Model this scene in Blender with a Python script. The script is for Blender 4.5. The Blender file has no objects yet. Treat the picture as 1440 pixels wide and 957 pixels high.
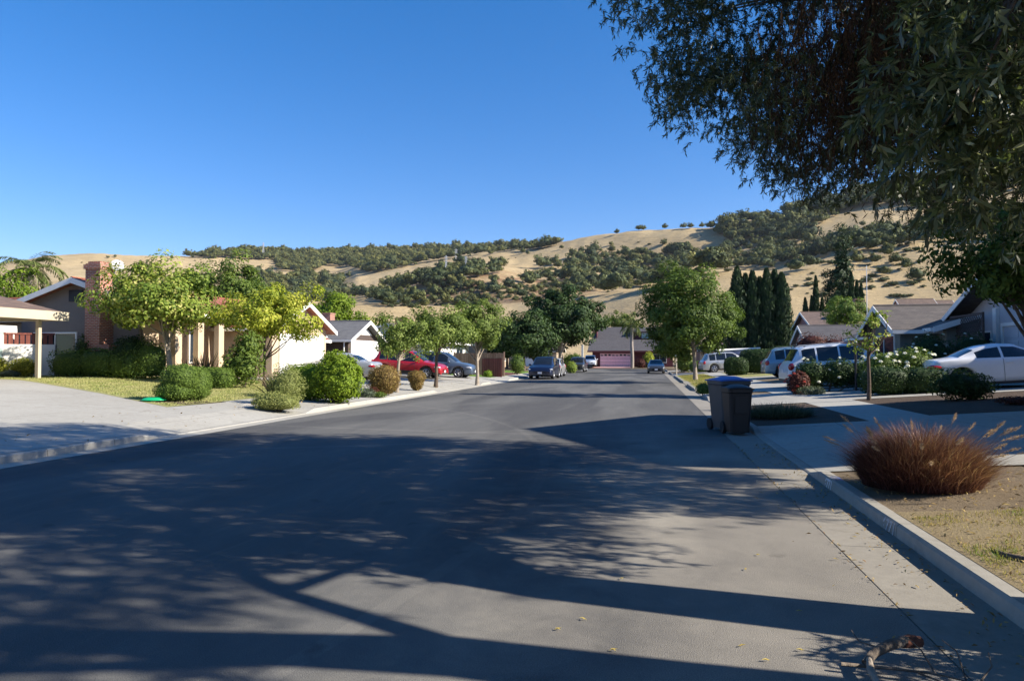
import bpy, math, random
import numpy as np
from mathutils import Vector, Matrix, noise as mnoise

S = bpy.context.scene
COL = S.collection
R = math.radians

# ------------------------------------------------------------------ camera, sky, sun, exposure
CAM_H = 1.65
FPX = 980.0                       # focal length in pixels of a 1440 px wide picture
YAW = math.atan2(191.0, FPX)      # the camera looks a little left of the street's axis (+Y)
cd = bpy.data.cameras.new('camera')
cam = bpy.data.objects.new('camera', cd)
COL.objects.link(cam)
cam.location = (0, 0, CAM_H)
cam.rotation_euler = (R(90) + math.atan(24.5 / FPX), 0, YAW)
cd.sensor_width = 36.0
cd.lens = 36.0 * FPX / 1440.0
cd.clip_start = 0.05
cd.clip_end = 9000.0
S.camera = cam

SUN_EL = R(32.0)
SUN_AZ = R(-4.0)                  # measured from +X towards +Y
to_sun = Vector((math.cos(SUN_EL) * math.cos(SUN_AZ), math.cos(SUN_EL) * math.sin(SUN_AZ), math.sin(SUN_EL)))
w = bpy.data.worlds.new('World')
S.world = w
w.use_nodes = True
wn = w.node_tree
sky = wn.nodes.new('ShaderNodeTexSky')
sky.sky_type = 'NISHITA'
sky.sun_disc = False
sky.sun_elevation = SUN_EL
sky.sun_rotation = R(90) - SUN_AZ
sky.altitude = 100.0
sky.air_density = 1.0
sky.dust_density = 0.25
sky.ozone_density = 3.0
bg = wn.nodes['Background']
bg.inputs['Strength'].default_value = 0.097
hs = wn.nodes.new('ShaderNodeHueSaturation')
hs.inputs['Saturation'].default_value = 1.38
gm = wn.nodes.new('ShaderNodeGamma'); gm.inputs[1].default_value = 0.9
tn = wn.nodes.new('ShaderNodeMix'); tn.data_type = 'RGBA'; tn.blend_type = 'MULTIPLY'; tn.inputs[0].default_value = 1.0
tn.inputs[7].default_value = (0.97, 0.90, 1.10, 1.0)
wn.links.new(sky.outputs[0], hs.inputs['Color'])
wn.links.new(hs.outputs[0], gm.inputs[0])
wn.links.new(gm.outputs[0], tn.inputs[6])
wn.links.new(tn.outputs[2], bg.inputs['Color'])
sl = bpy.data.lights.new('sun', 'SUN')
sl.energy = 5.0
sl.angle = R(0.53)
sl.color = (1.0, 0.92, 0.79)
sun = bpy.data.objects.new('sun', sl)
COL.objects.link(sun)
sun.rotation_euler = (-to_sun).to_track_quat('-Z', 'Y').to_euler()
S.view_settings.view_transform = 'Standard'
S.view_settings.look = 'None'
S.view_settings.exposure = 1.07
S.view_settings.gamma = 1.0
S.view_settings.use_curve_mapping = False
S.cycles.max_bounces = 6
S.cycles.transparent_max_bounces = 8

# ------------------------------------------------------------------ helpers: objects
def tag(o, label=None, cat=None, group=None, kind=None):
    if label: o['label'] = label
    if cat: o['category'] = cat
    if group: o['group'] = group
    if kind: o['kind'] = kind
    return o

def empty(name, loc, rz=0.0, label=None, cat=None, group=None):
    o = bpy.data.objects.new(name, None)
    COL.objects.link(o)
    o.empty_display_size = 0.3
    o.location = loc
    o.rotation_euler = (0, 0, rz)
    return tag(o, label, cat, group)

def link_mesh(name, me, parent=None, loc=None):
    o = bpy.data.objects.new(name, me)
    COL.objects.link(o)
    if parent is not None: o.parent = parent
    if loc is not None: o.location = loc
    return o

class MB:
    """Collects vertices and faces for one mesh."""
    def __init__(self):
        self.v = []; self.f = []; self.m = []; self.mi = 0
    def vert(self, p):
        self.v.append(tuple(p)); return len(self.v) - 1
    def face(self, pts):
        i = len(self.v)
        self.v.extend(tuple(p) for p in pts)
        self.f.append(tuple(range(i, i + len(pts)))); self.m.append(self.mi)
    def box(self, x0, y0, z0, x1, y1, z1):
        i = len(self.v)
        self.v += [(x0,y0,z0),(x1,y0,z0),(x1,y1,z0),(x0,y1,z0),(x0,y0,z1),(x1,y0,z1),(x1,y1,z1),(x0,y1,z1)]
        for q in ((0,3,2,1),(4,5,6,7),(0,1,5,4),(1,2,6,5),(2,3,7,6),(3,0,4,7)):
            self.f.append(tuple(i + k for k in q)); self.m.append(self.mi)
        return self
    def prism(self, poly, vec):
        n = len(poly); i = len(self.v); vec = Vector(vec)
        self.v += [tuple(p) for p in poly] + [tuple(Vector(p) + vec) for p in poly]
        self.f.append(tuple(i + k for k in range(n - 1, -1, -1))); self.m.append(self.mi)
        self.f.append(tuple(i + n + k for k in range(n))); self.m.append(self.mi)
        for k in range(n):
            a = k; b = (k + 1) % n
            self.f.append((i + a, i + b, i + n + b, i + n + a)); self.m.append(self.mi)
        return self
    def slab(self, quad, t):
        """a quad given thickness t downward"""
        return self.prism(quad, (0, 0, -t))
    def tube(self, pts, rad, n=8, cap=True):
        pts = [Vector(p) for p in pts]
        if not hasattr(rad, '__len__'): rad = [rad] * len(pts)
        i0 = len(self.v)
        up = Vector((0.3, 0.2, 1)).normalized()
        for k, p in enumerate(pts):
            d = (pts[min(k + 1, len(pts) - 1)] - pts[max(k - 1, 0)])
            if d.length < 1e-9: d = Vector((0, 0, 1))
            d.normalize()
            a = d.cross(up)
            if a.length < 0.05: a = d.cross(Vector((1, 0, 0)))
            a.normalize(); b = d.cross(a).normalized()
            for j in range(n):
                t = 2 * math.pi * j / n
                self.v.append(tuple(p + (a * math.cos(t) + b * math.sin(t)) * rad[k]))
        for k in range(len(pts) - 1):
            for j in range(n):
                a = i0 + k * n + j; b = i0 + k * n + (j + 1) % n
                self.f.append((a, b, b + n, a + n)); self.m.append(self.mi)
        if cap:
            self.f.append(tuple(i0 + j for j in range(n))); self.m.append(self.mi)
            e = i0 + (len(pts) - 1) * n
            self.f.append(tuple(e + j for j in range(n - 1, -1, -1))); self.m.append(self.mi)
        return self
    def cyl(self, c, ax, r, n=20, r2=None):
        c = Vector(c); ax = Vector(ax)
        return self.tube([c, c + ax], [r, r if r2 is None else r2], n)
    def ellip(self, c, r, nu=14, nv=8, jit=0.0, rng=None):
        i0 = len(self.v)
        for a in range(nv + 1):
            ph = math.pi * a / nv - math.pi / 2
            for b in range(nu):
                th = 2 * math.pi * b / nu
                s = 1 + (rng.uniform(-jit, jit) if rng else 0)
                self.v.append((c[0] + r[0] * s * math.cos(ph) * math.cos(th), c[1] + r[1] * s * math.cos(ph) * math.sin(th), c[2] + r[2] * s * math.sin(ph)))
        for a in range(nv):
            for b in range(nu):
                p = i0 + a * nu + b; q = i0 + a * nu + (b + 1) % nu
                self.f.append((p, q, q + nu, p + nu)); self.m.append(self.mi)
        return self
    def build(self, name, mats, parent=None, smooth=False, loc=None, bevel=0.0):
        me = bpy.data.meshes.new(name)
        me.from_pydata(self.v, [], self.f)
        mats = mats if isinstance(mats, (list, tuple)) else [mats]
        for m in mats: me.materials.append(m)
        if len(mats) > 1: me.polygons.foreach_set('material_index', self.m)
        if smooth: me.polygons.foreach_set('use_smooth', [True] * len(self.f))
        me.update()
        o = link_mesh(name, me, parent, loc)
        if bevel:
            bv = o.modifiers.new('bevel', 'BEVEL'); bv.width = bevel; bv.segments = 2; bv.limit_method = 'ANGLE'
        return o

def np_mesh(name, verts, quads, mat, tint=None, parent=None, loc=None, smooth=False, k=4):
    """fast mesh of k-gons from numpy arrays, with an optional per-vertex float 'tint'"""
    me = bpy.data.meshes.new(name)
    verts = np.asarray(verts, dtype=np.float32); quads = np.asarray(quads, dtype=np.int32)
    nf = len(quads)
    me.vertices.add(len(verts)); me.vertices.foreach_set('co', verts.ravel())
    me.loops.add(nf * k); me.loops.foreach_set('vertex_index', quads.ravel())
    me.polygons.add(nf)
    me.polygons.foreach_set('loop_start', np.arange(0, nf * k, k, dtype=np.int32))
    if smooth: me.polygons.foreach_set('use_smooth', np.ones(nf, dtype=bool))
    if tint is not None:
        a = me.attributes.new('tint', 'FLOAT', 'POINT')
        a.data.foreach_set('value', np.asarray(tint, dtype=np.float32))
    me.materials.append(mat)
    me.update(calc_edges=True)
    return link_mesh(name, me, parent, loc)

# ------------------------------------------------------------------ helpers: materials
def lin(c):
    return (c[0], c[1], c[2], 1.0)

def new_mat(name):
    m = bpy.data.materials.new(name); m.use_nodes = True
    return m, m.node_tree, m.node_tree.nodes['Principled BSDF']

def N(nt, t, **kw):
    n = nt.nodes.new(t)
    for k, v in kw.items(): setattr(n, k, v)
    return n

def ramp(nt, fac, stops):
    r = N(nt, 'ShaderNodeValToRGB')
    e = r.color_ramp.elements
    while len(e) < len(stops): e.new(0.5)
    for i, (p, c) in enumerate(stops):
        e[i].position = p; e[i].color = lin(c)
    nt.links.new(fac, r.inputs[0])
    return r.outputs[0]

def noise(nt, vec, scale, detail=4.0, rough=0.55, dist=0.0):
    n = N(nt, 'ShaderNodeTexNoise')
    n.inputs['Scale'].default_value = scale; n.inputs['Detail'].default_value = detail
    n.inputs['Roughness'].default_value = rough; n.inputs['Distortion'].default_value = dist
    if vec is not None: nt.links.new(vec, n.inputs['Vector'])
    return n.outputs['Fac']

def mixc(nt, fac, a, b, mode='MIX'):
    n = N(nt, 'ShaderNodeMix', data_type='RGBA', blend_type=mode)
    if isinstance(fac, (int, float)): n.inputs[0].default_value = fac
    else: nt.links.new(fac, n.inputs[0])
    for i, c in ((6, a), (7, b)):
        if isinstance(c, (tuple, list)): n.inputs[i].default_value = lin(c)
        else: nt.links.new(c, n.inputs[i])
    return n.outputs[2]

def math_n(nt, op, a, b=None, c=None):
    n = N(nt, 'ShaderNodeMath', operation=op)
    for i, x in enumerate((a, b, c)):
        if x is None: continue
        if isinstance(x, (int, float)): n.inputs[i].default_value = x
        else: nt.links.new(x, n.inputs[i])
    return n.outputs[0]

def coords(nt, which='Object'):
    return N(nt, 'ShaderNodeTexCoord').outputs[which]

def add_bump(nt, bsdf, height, strength=0.3, dist=0.02):
    b = N(nt, 'ShaderNodeBump')
    b.inputs['Strength'].default_value = strength; b.inputs['Distance'].default_value = dist
    nt.links.new(height, b.inputs['Height'])
    nt.links.new(b.outputs[0], bsdf.inputs['Normal'])

def M(name, c1, c2=None, scale=4.0, rough=0.7, metal=0.0, bump=0.0, bscale=60.0, coat=0.0, spec=0.5):
    m, nt, b = new_mat(name)
    b.inputs['Roughness'].default_value = rough
    b.inputs['Metallic'].default_value = metal
    b.inputs['Specular IOR Level'].default_value = spec
    if coat: b.inputs['Coat Weight'].default_value = coat; b.inputs['Coat Roughness'].default_value = 0.04
    co = coords(nt)
    if c2 is None:
        c2 = tuple(x * 0.8 for x in c1)
    f = noise(nt, co, scale, 6.0, 0.6)
    nt.links.new(ramp(nt, f, [(0.3, c1), (0.7, c2)]), b.inputs['Base Color'])
    if bump:
        add_bump(nt, b, noise(nt, co, bscale, 3.0), bump, 0.02)
    return m

def leaf_mat(name, stops, trans=0.28, rough=0.6, spec=0.22):
    """foliage: the colour varies from leaf to leaf with the 'tint' attribute; light passes through the blades"""
    m, nt, b = new_mat(name)
    at = N(nt, 'ShaderNodeAttribute', attribute_name='tint')
    c = ramp(nt, at.outputs['Fac'], stops)
    nt.links.new(c, b.inputs['Base Color'])
    b.inputs['Roughness'].default_value = rough
    b.inputs['Specular IOR Level'].default_value = spec
    t = N(nt, 'ShaderNodeBsdfTranslucent')
    nt.links.new(mixc(nt, 0.5, c, mixc(nt, 1.0, c, (1.6, 1.7, 0.6), 'MULTIPLY')), t.inputs['Color'])
    mx = N(nt, 'ShaderNodeMixShader'); mx.inputs[0].default_value = trans
    nt.links.new(b.outputs[0], mx.inputs[1]); nt.links.new(t.outputs[0], mx.inputs[2])
    nt.links.new(mx.outputs[0], nt.nodes['Material Output'].inputs['Surface'])
    return m

def concrete_mat(name, c1, c2, jx=0.0, jy=1.5, stain=0.5, offx=0.0):
    m, nt, b = new_mat(name)
    co = coords(nt)
    big = noise(nt, co, 0.35, 5.0, 0.6)
    fine = noise(nt, co, 9.0, 6.0, 0.7)
    c = ramp(nt, big, [(0.3, c1), (0.72, c2)])
    c = mixc(nt, 0.35, c, ramp(nt, fine, [(0.35, tuple(x * 0.72 for x in c1)), (0.65, tuple(x * 1.1 for x in c1))]))
    sp = N(nt, 'ShaderNodeSeparateXYZ'); nt.links.new(co, sp.inputs[0])
    line = None
    for ax, j, off in (('X', jx, offx), ('Y', jy, 0.0)):
        if not j: continue
        fr = math_n(nt, 'FRACT', math_n(nt, 'DIVIDE', math_n(nt, 'ADD', sp.outputs[ax], 500.0 + off), j))
        l = math_n(nt, 'LESS_THAN', fr, 0.014 / j)
        line = l if line is None else math_n(nt, 'MAXIMUM', line, l)
    if line is not None:
        c = mixc(nt, math_n(nt, 'MULTIPLY', line, 0.75), c, tuple(x * 0.25 for x in c1))
    st = noise(nt, co, 1.7, 6.0, 0.75, 0.6)
    stm = ramp(nt, st, [(0.56, (0, 0, 0)), (0.72, (1, 1, 1))])
    c = mixc(nt, math_n(nt, 'MULTIPLY', stm, 0.35 * stain), c, (0.12, 0.10, 0.08))
    nt.links.new(c, b.inputs['Base Color'])
    b.inputs['Roughness'].default_value = 0.9
    b.inputs['Specular IOR Level'].default_value = 0.1
    add_bump(nt, b, noise(nt, co, 90.0, 3.0), 0.25, 0.01)
    return m

# colours of the place
MT = {}
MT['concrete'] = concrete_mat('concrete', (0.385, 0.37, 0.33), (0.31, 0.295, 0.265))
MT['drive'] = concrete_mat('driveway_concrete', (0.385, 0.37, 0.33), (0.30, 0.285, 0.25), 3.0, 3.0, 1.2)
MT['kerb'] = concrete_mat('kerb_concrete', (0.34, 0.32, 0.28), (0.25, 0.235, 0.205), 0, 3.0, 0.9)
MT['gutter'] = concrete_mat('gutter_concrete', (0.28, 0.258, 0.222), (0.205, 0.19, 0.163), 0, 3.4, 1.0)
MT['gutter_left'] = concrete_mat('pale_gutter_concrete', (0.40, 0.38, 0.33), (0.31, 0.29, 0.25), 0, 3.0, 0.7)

def asphalt_mat():
    m, nt, b = new_mat('asphalt')
    co = coords(nt)
    sp = N(nt, 'ShaderNodeSeparateXYZ'); nt.links.new(co, sp.inputs[0])
    stretch = N(nt, 'ShaderNodeMapping'); stretch.inputs['Scale'].default_value = (1.0, 0.22, 1.0)
    nt.links.new(co, stretch.inputs[0])
    n1 = noise(nt, stretch.outputs[0], 0.8, 6.0, 0.65)
    n2 = noise(nt, co, 1.3, 6.0, 0.7, 0.4)
    grain = noise(nt, co, 140.0, 2.0, 0.6)
    base = ramp(nt, n1, [(0.3, (0.092, 0.093, 0.094)), (0.7, (0.122, 0.122, 0.121))])
    worn = ramp(nt, n2, [(0.25, (0.235, 0.22, 0.195)), (0.75, (0.31, 0.288, 0.25))])
    # the kerb-side band near the first driveway is worn and dusty
    edge = N(nt, 'ShaderNodeMapRange'); edge.interpolation_type = 'SMOOTHSTEP'
    edge.inputs['From Min'].default_value = -2.4; edge.inputs['From Max'].default_value = 1.4
    nt.links.new(math_n(nt, 'ADD', sp.outputs['X'], math_n(nt, 'MULTIPLY', math_n(nt, 'SUBTRACT', n2, 0.5), 3.2)), edge.inputs['Value'])
    far = N(nt, 'ShaderNodeMapRange'); far.interpolation_type = 'SMOOTHSTEP'
    far.inputs['From Min'].default_value = 19.0; far.inputs['From Max'].default_value = 8.5
    nt.links.new(sp.outputs['Y'], far.inputs['Value'])
    c = mixc(nt, math_n(nt, 'MULTIPLY', edge.outputs[0], far.outputs[0]), base, worn)
    # faint tyre arcs and dust
    dust = ramp(nt, noise(nt, stretch.outputs[0], 3.0, 8.0, 0.8, 1.0), [(0.5, (0, 0, 0)), (0.75, (1, 1, 1))])
    c = mixc(nt, math_n(nt, 'MULTIPLY', dust, 0.25), c, (0.22, 0.205, 0.18))
    for cx, cy, rad, wd in ((-16.0, 34.0, 22.5, 0.10), (-16.0, 34.0, 24.1, 0.08), (-22.0, 8.0, 20.6, 0.07), (-1.2, 60.0, 45.0, 0.12)):
        dx = math_n(nt, 'SUBTRACT', sp.outputs['X'], cx); dy = math_n(nt, 'SUBTRACT', sp.outputs['Y'], cy)
        d = math_n(nt, 'SQRT', math_n(nt, 'ADD', math_n(nt, 'MULTIPLY', dx, dx), math_n(nt, 'MULTIPLY', dy, dy)))
        on = math_n(nt, 'LESS_THAN', math_n(nt, 'ABSOLUTE', math_n(nt, 'SUBTRACT', d, rad)), wd)
        c = mixc(nt, math_n(nt, 'MULTIPLY', on, math_n(nt, 'MULTIPLY', n1, 0.3)), c, (0.24, 0.23, 0.21))
    patch = ramp(nt, noise(nt, stretch.outputs[0], 0.33, 3.0, 0.5, 0.8), [(0.44, (0.78, 0.78, 0.79)), (0.56, (1.12, 1.11, 1.08))])
    c = mixc(nt, 1.0, c, patch, 'MULTIPLY')
    oil = ramp(nt, noise(nt, co, 2.3, 3.0, 0.5), [(0.66, (0, 0, 0)), (0.74, (1, 1, 1))])
    c = mixc(nt, math_n(nt, 'MULTIPLY', oil, 0.35), c, (0.035, 0.034, 0.033))
    c = mixc(nt, 0.55, c, mixc(nt, 1.0, c, ramp(nt, grain, [(0.3, (0.35, 0.35, 0.36)), (0.7, (1.75, 1.72, 1.68))]), 'MULTIPLY'))
    nt.links.new(c, b.inputs['Base Color'])
    b.inputs['Roughness'].default_value = 0.82
    b.inputs['Specular IOR Level'].default_value = 0.06
    add_bump(nt, b, grain, 0.45, 0.012)
    return m
MT['asphalt'] = asphalt_mat()

def grass_ground(name, stops, scale=1.2):
    m, nt, b = new_mat(name)
    co = coords(nt)
    a = noise(nt, co, scale, 8.0, 0.7, 0.5)
    f = noise(nt, co, 40.0, 4.0, 0.8)
    c = mixc(nt, 0.45, ramp(nt, a, stops), ramp(nt, f, [(0.3, tuple(x * 0.55 for x in stops[0][1])), (0.7, tuple(x * 1.15 for x in stops[-1][1]))]))
    nt.links.new(c, b.inputs['Base Color'])
    b.inputs['Roughness'].default_value = 0.95
    b.inputs['Specular IOR Level'].default_value = 0.1
    add_bump(nt, b, f, 0.6, 0.04)
    return m
MT['soil'] = grass_ground('dry_soil', [(0.3, (0.14, 0.105, 0.07)), (0.7, (0.24, 0.19, 0.13))])
MT['bark_mulch'] = grass_ground('bark_mulch', [(0.3, (0.06, 0.046, 0.036)), (0.7, (0.125, 0.092, 0.07))], 3.0)
MT['drylawn'] = grass_ground('dry_lawn_ground', [(0.3, (0.17, 0.125, 0.075)), (0.55, (0.27, 0.215, 0.125)), (0.8, (0.34, 0.275, 0.165))], 2.5)
MT['lawn'] = grass_ground('lawn_ground', [(0.25, (0.21, 0.23, 0.08)), (0.5, (0.29, 0.29, 0.115)), (0.75, (0.36, 0.33, 0.155))])
MT['gravel'] = grass_ground('pale_gravel', [(0.3, (0.36, 0.33, 0.28)), (0.7, (0.52, 0.48, 0.42))], 6.0)
MT['greenlawn'] = grass_ground('green_lawn_ground', [(0.3, (0.08, 0.16, 0.03)), (0.7, (0.14, 0.22, 0.05))])

def hill_mat():
    m, nt, b = new_mat('dry_hill_grass')
    co = coords(nt)
    a = noise(nt, co, 0.0045, 8.0, 0.62, 0.8)
    st = N(nt, 'ShaderNodeMapping'); st.inputs['Scale'].default_value = (1.0, 1.0, 5.0)
    nt.links.new(co, st.inputs[0])
    f = noise(nt, st.outputs[0], 0.035, 8.0, 0.72, 0.3)
    g = noise(nt, co, 0.4, 4.0, 0.75)
    c = ramp(nt, a, [(0.30, (0.26, 0.195, 0.105)), (0.43, (0.40, 0.305, 0.17)), (0.6, (0.50, 0.39, 0.225)), (0.75, (0.34, 0.255, 0.14))])
    c = mixc(nt, 0.4, c, ramp(nt, f, [(0.3, (0.19, 0.14, 0.075)), (0.5, (0.37, 0.28, 0.16)), (0.7, (0.52, 0.41, 0.245))]))
    c = mixc(nt, 0.25, c, ramp(nt, g, [(0.3, (0.18, 0.135, 0.07)), (0.7, (0.48, 0.375, 0.22))]))
    # scrubby, redder hollow in the middle of the view
    sc = N(nt, 'ShaderNodeAttribute', attribute_name='tint')
    sn = ramp(nt, noise(nt, co, 0.03, 8.0, 0.75, 0.6), [(0.38, (0, 0, 0)), (0.58, (1, 1, 1))])
    scrub = ramp(nt, noise(nt, co, 0.11, 6.0, 0.7), [(0.35, (0.085, 0.08, 0.04)), (0.5, (0.17, 0.10, 0.06)), (0.68, (0.29, 0.165, 0.095))])
    c = mixc(nt, math_n(nt, 'MULTIPLY', sc.outputs['Fac'], sn), c, scrub)
    nt.links.new(c, b.inputs['Base Color'])
    b.inputs['Roughness'].default_value = 0.95
    b.inputs['Specular IOR Level'].default_value = 0.05
    add_bump(nt, b, f, 0.8, 3.0)
    return m
MT['hill'] = hill_mat()

def tile_mat(name, cols, sx, sz, bump=0.5, rough=0.75, mortar=(0.05, 0.04, 0.035), msize=0.02, coord='Object', swap=False):
    """courses of tiles / shingles / bricks from a brick texture over local coordinates (along x, up z)"""
    m, nt, b = new_mat(name)
    co = coords(nt, coord)
    mp = N(nt, 'ShaderNodeMapping')
    sp = N(nt, 'ShaderNodeSeparateXYZ'); nt.links.new(co, sp.inputs[0])
    cb = N(nt, 'ShaderNodeCombineXYZ')
    nt.links.new(math_n(nt, 'ADD', sp.outputs['X'], sp.outputs['Y']), cb.inputs['X'])
    nt.links.new(sp.outputs['Z'], cb.inputs['Y'])
    br = N(nt, 'ShaderNodeTexBrick')
    br.inputs['Scale'].default_value = 1.0
    br.inputs['Brick Width'].default_value = sx; br.inputs['Row Height'].default_value = sz
    br.inputs['Mortar Size'].default_value = msize * sz * 4
    br.inputs['Color1'].default_value = lin(cols[0]); br.inputs['Color2'].default_value = lin(cols[1])
    br.inputs['Mortar'].default_value = lin(mortar)
    nt.links.new(cb.outputs[0], br.inputs['Vector'])
    c = mixc(nt, 0.35, br.outputs['Color'], mixc(nt, 1.0, br.outputs['Color'], ramp(nt, noise(nt, co, 3.0, 6.0, 0.7), [(0.3, (0.5, 0.5, 0.5)), (0.7, (1.5, 1.45, 1.4))]), 'MULTIPLY'))
    nt.links.new(c, b.inputs['Base Color'])
    b.inputs['Roughness'].default_value = rough
    inv = math_n(nt, 'SUBTRACT', 1.0, br.outputs['Fac'])
    add_bump(nt, b, inv, bump, 0.03)
    return m
MT['red_tile'] = tile_mat('red_tile', [(0.36, 0.12, 0.065), (0.27, 0.085, 0.05)], 0.28, 0.11, 0.9)
MT['grey_shingle'] = tile_mat('grey_shingle', [(0.155, 0.155, 0.155), (0.115, 0.115, 0.118)], 0.45, 0.07, 0.5)
MT['dark_shingle'] = tile_mat('dark_shingle', [(0.085, 0.08, 0.083), (0.065, 0.06, 0.064)], 0.45, 0.07, 0.5)
MT['brown_shingle'] = tile_mat('brown_shingle', [(0.17, 0.115, 0.085), (0.11, 0.075, 0.06)], 0.35, 0.07, 0.6)
MT['taupe_shingle'] = tile_mat('taupe_shingle', [(0.115, 0.098, 0.085), (0.08, 0.068, 0.06)], 0.4, 0.07, 0.5)
MT['brick'] = tile_mat('brick', [(0.42, 0.125, 0.07), (0.28, 0.08, 0.05)], 0.22, 0.075, 0.8, 0.85, (0.42, 0.33, 0.27), 0.045)

def boards_mat(name, c1, c2, width=0.15, axis='X'):
    m, nt, b = new_mat(name)
    co = coords(nt)
    sp = N(nt, 'ShaderNodeSeparateXYZ'); nt.links.new(co, sp.inputs[0])
    q = math_n(nt, 'DIVIDE', math_n(nt, 'ADD', sp.outputs[axis], 100.0), width)
    fr = math_n(nt, 'FRACT', q)
    line = math_n(nt, 'LESS_THAN', fr, 0.09)
    wn_ = N(nt, 'ShaderNodeTexWhiteNoise', noise_dimensions='1D'); nt.links.new(math_n(nt, 'FLOOR', q), wn_.inputs['W'])
    c = ramp(nt, wn_.outputs['Value'], [(0.0, c1), (1.0, c2)])
    st = N(nt, 'ShaderNodeMapping'); st.inputs['Scale'].default_value = (12.0, 12.0, 0.8)
    nt.links.new(co, st.inputs[0])
    c = mixc(nt, 0.4, c, mixc(nt, 1.0, c, ramp(nt, noise(nt, st.outputs[0], 2.0, 5.0, 0.7), [(0.3, (0.45, 0.45, 0.45)), (0.7, (1.5, 1.5, 1.5))]), 'MULTIPLY'))
    c = mixc(nt, math_n(nt, 'MULTIPLY', line, 0.8), c, tuple(x * 0.2 for x in c1))
    nt.links.new(c, b.inputs['Base Color'])
    b.inputs['Roughness'].default_value = 0.85
    add_bump(nt, b, math_n(nt, 'SUBTRACT', 1.0, line), 0.5, 0.02)
    return m
MT['fence_wood'] = boards_mat('fence_wood', (0.16, 0.095, 0.06), (0.26, 0.17, 0.12))
MT['red_wood'] = boards_mat('red_wood', (0.17, 0.05, 0.035), (0.23, 0.07, 0.05))
MT['maroon_siding'] = boards_mat('maroon_siding', (0.10, 0.022, 0.03), (0.12, 0.028, 0.036), 0.2, 'Z')
MT['pink_door'] = boards_mat('pink_door', (0.78, 0.52, 0.58), (0.80, 0.55, 0.61), 0.53, 'Z')
MT['white_paint'] = M('white_paint', (0.80, 0.79, 0.75), (0.74, 0.73, 0.69), 2.0, 0.6)
MT['white_stucco'] = M('white_stucco', (0.78, 0.76, 0.71), (0.70, 0.68, 0.63), 1.5, 0.9, bump=0.3)
MT['cream_trim'] = M('cream_trim', (0.50, 0.43, 0.32), (0.44, 0.38, 0.28), 2.0, 0.7)
MT['beige_stucco'] = M('beige_stucco', (0.55, 0.43, 0.30), (0.48, 0.37, 0.26), 1.5, 0.9, bump=0.4)
MT['tan_stucco'] = M('tan_stucco', (0.40, 0.31, 0.22), (0.34, 0.26, 0.18), 1.5, 0.9, bump=0.4)
MT['grey_taupe'] = M('grey_taupe', (0.20, 0.17, 0.15), (0.17, 0.145, 0.13), 1.5, 0.9, bump=0.3)
MT['grey_green'] = M('grey_green', (0.17, 0.18, 0.155), (0.14, 0.15, 0.13), 1.5, 0.85, bump=0.2)
MT['pale_grey'] = M('pale_grey', (0.47, 0.47, 0.50), (0.42, 0.42, 0.45), 1.5, 0.85, bump=0.2)
MT['pink_stucco'] = M('pink_stucco', (0.42, 0.22, 0.20), (0.36, 0.19, 0.17), 1.5, 0.9)
MT['dark_siding'] = boards_mat('dark_siding', (0.07, 0.05, 0.045), (0.085, 0.06, 0.05), 0.2, 'Z')
MT['glass'] = M('window_glass', (0.025, 0.035, 0.05), (0.02, 0.03, 0.04), 0.5, 0.08, spec=0.4)
MT['curtain_glass'] = M('curtained_glass', (0.42, 0.55, 0.50), (0.36, 0.48, 0.45), 1.0, 0.12, spec=0.6)
MT['dark_metal'] = M('dark_metal', (0.04, 0.04, 0.045), None, 3.0, 0.5, 0.6)
MT['galv'] = M('galvanised', (0.55, 0.56, 0.58), (0.45, 0.46, 0.48), 6.0, 0.45, 0.7)
MT['steel_tower'] = M('steel_tower', (0.55, 0.57, 0.6), None, 1.0, 0.6, 0.2)
MT['bark'] = M('bark', (0.13, 0.095, 0.07), (0.07, 0.05, 0.037), 9.0, 0.95, bump=0.9, bscale=25.0)
MT['pale_bark'] = M('pale_bark', (0.34, 0.29, 0.23), (0.22, 0.18, 0.14), 8.0, 0.9, bump=0.7, bscale=25.0)
MT['palm_bark'] = M('palm_bark', (0.36, 0.31, 0.26), (0.22, 0.18, 0.15), 10.0, 0.9, bump=0.8, bscale=14.0)
MT['dead_wood'] = M('dead_wood', (0.17, 0.14, 0.11), (0.075, 0.05, 0.035), 7.0, 0.9, bump=0.8, bscale=30.0)
MT['red_wood_core'] = M('split_wood', (0.19, 0.06, 0.03), (0.08, 0.03, 0.02), 12.0, 0.9, bump=0.9, bscale=40.0)
G = {}
G['olive'] = leaf_mat('leaf_olive', [(0.0, (0.022, 0.036, 0.012)), (0.6, (0.055, 0.085, 0.028)), (1.0, (0.15, 0.18, 0.075))], 0.22, 0.38, 0.7)
G['olive_near'] = leaf_mat('leaf_olive_near', [(0.0, (0.03, 0.042, 0.016)), (0.55, (0.085, 0.115, 0.045)), (0.85, (0.20, 0.22, 0.11)), (1.0, (0.42, 0.43, 0.28))], 0.4, 0.36, 0.7)  # palest stops put sunlit glints into the leaf colour
G['seed'] = leaf_mat('seed_brown', [(0.0, (0.035, 0.02, 0.013)), (1.0, (0.10, 0.055, 0.032))], 0.2, 0.8, 0.2)
G['lime'] = leaf_mat('leaf_yellow_green', [(0.0, (0.14, 0.19, 0.02)), (0.5, (0.30, 0.34, 0.03)), (1.0, (0.48, 0.47, 0.08))], 0.3)
G['maple'] = leaf_mat('leaf_mixed_yellow', [(0.0, (0.08, 0.135, 0.02)), (0.4, (0.175, 0.24, 0.035)), (0.8, (0.31, 0.36, 0.065)), (1.0, (0.46, 0.43, 0.15))], 0.28)
G['mid'] = leaf_mat('leaf_mid_green', [(0.0, (0.05, 0.09, 0.015)), (0.6, (0.12, 0.175, 0.03)), (1.0, (0.22, 0.28, 0.05))], 0.28)
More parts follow.
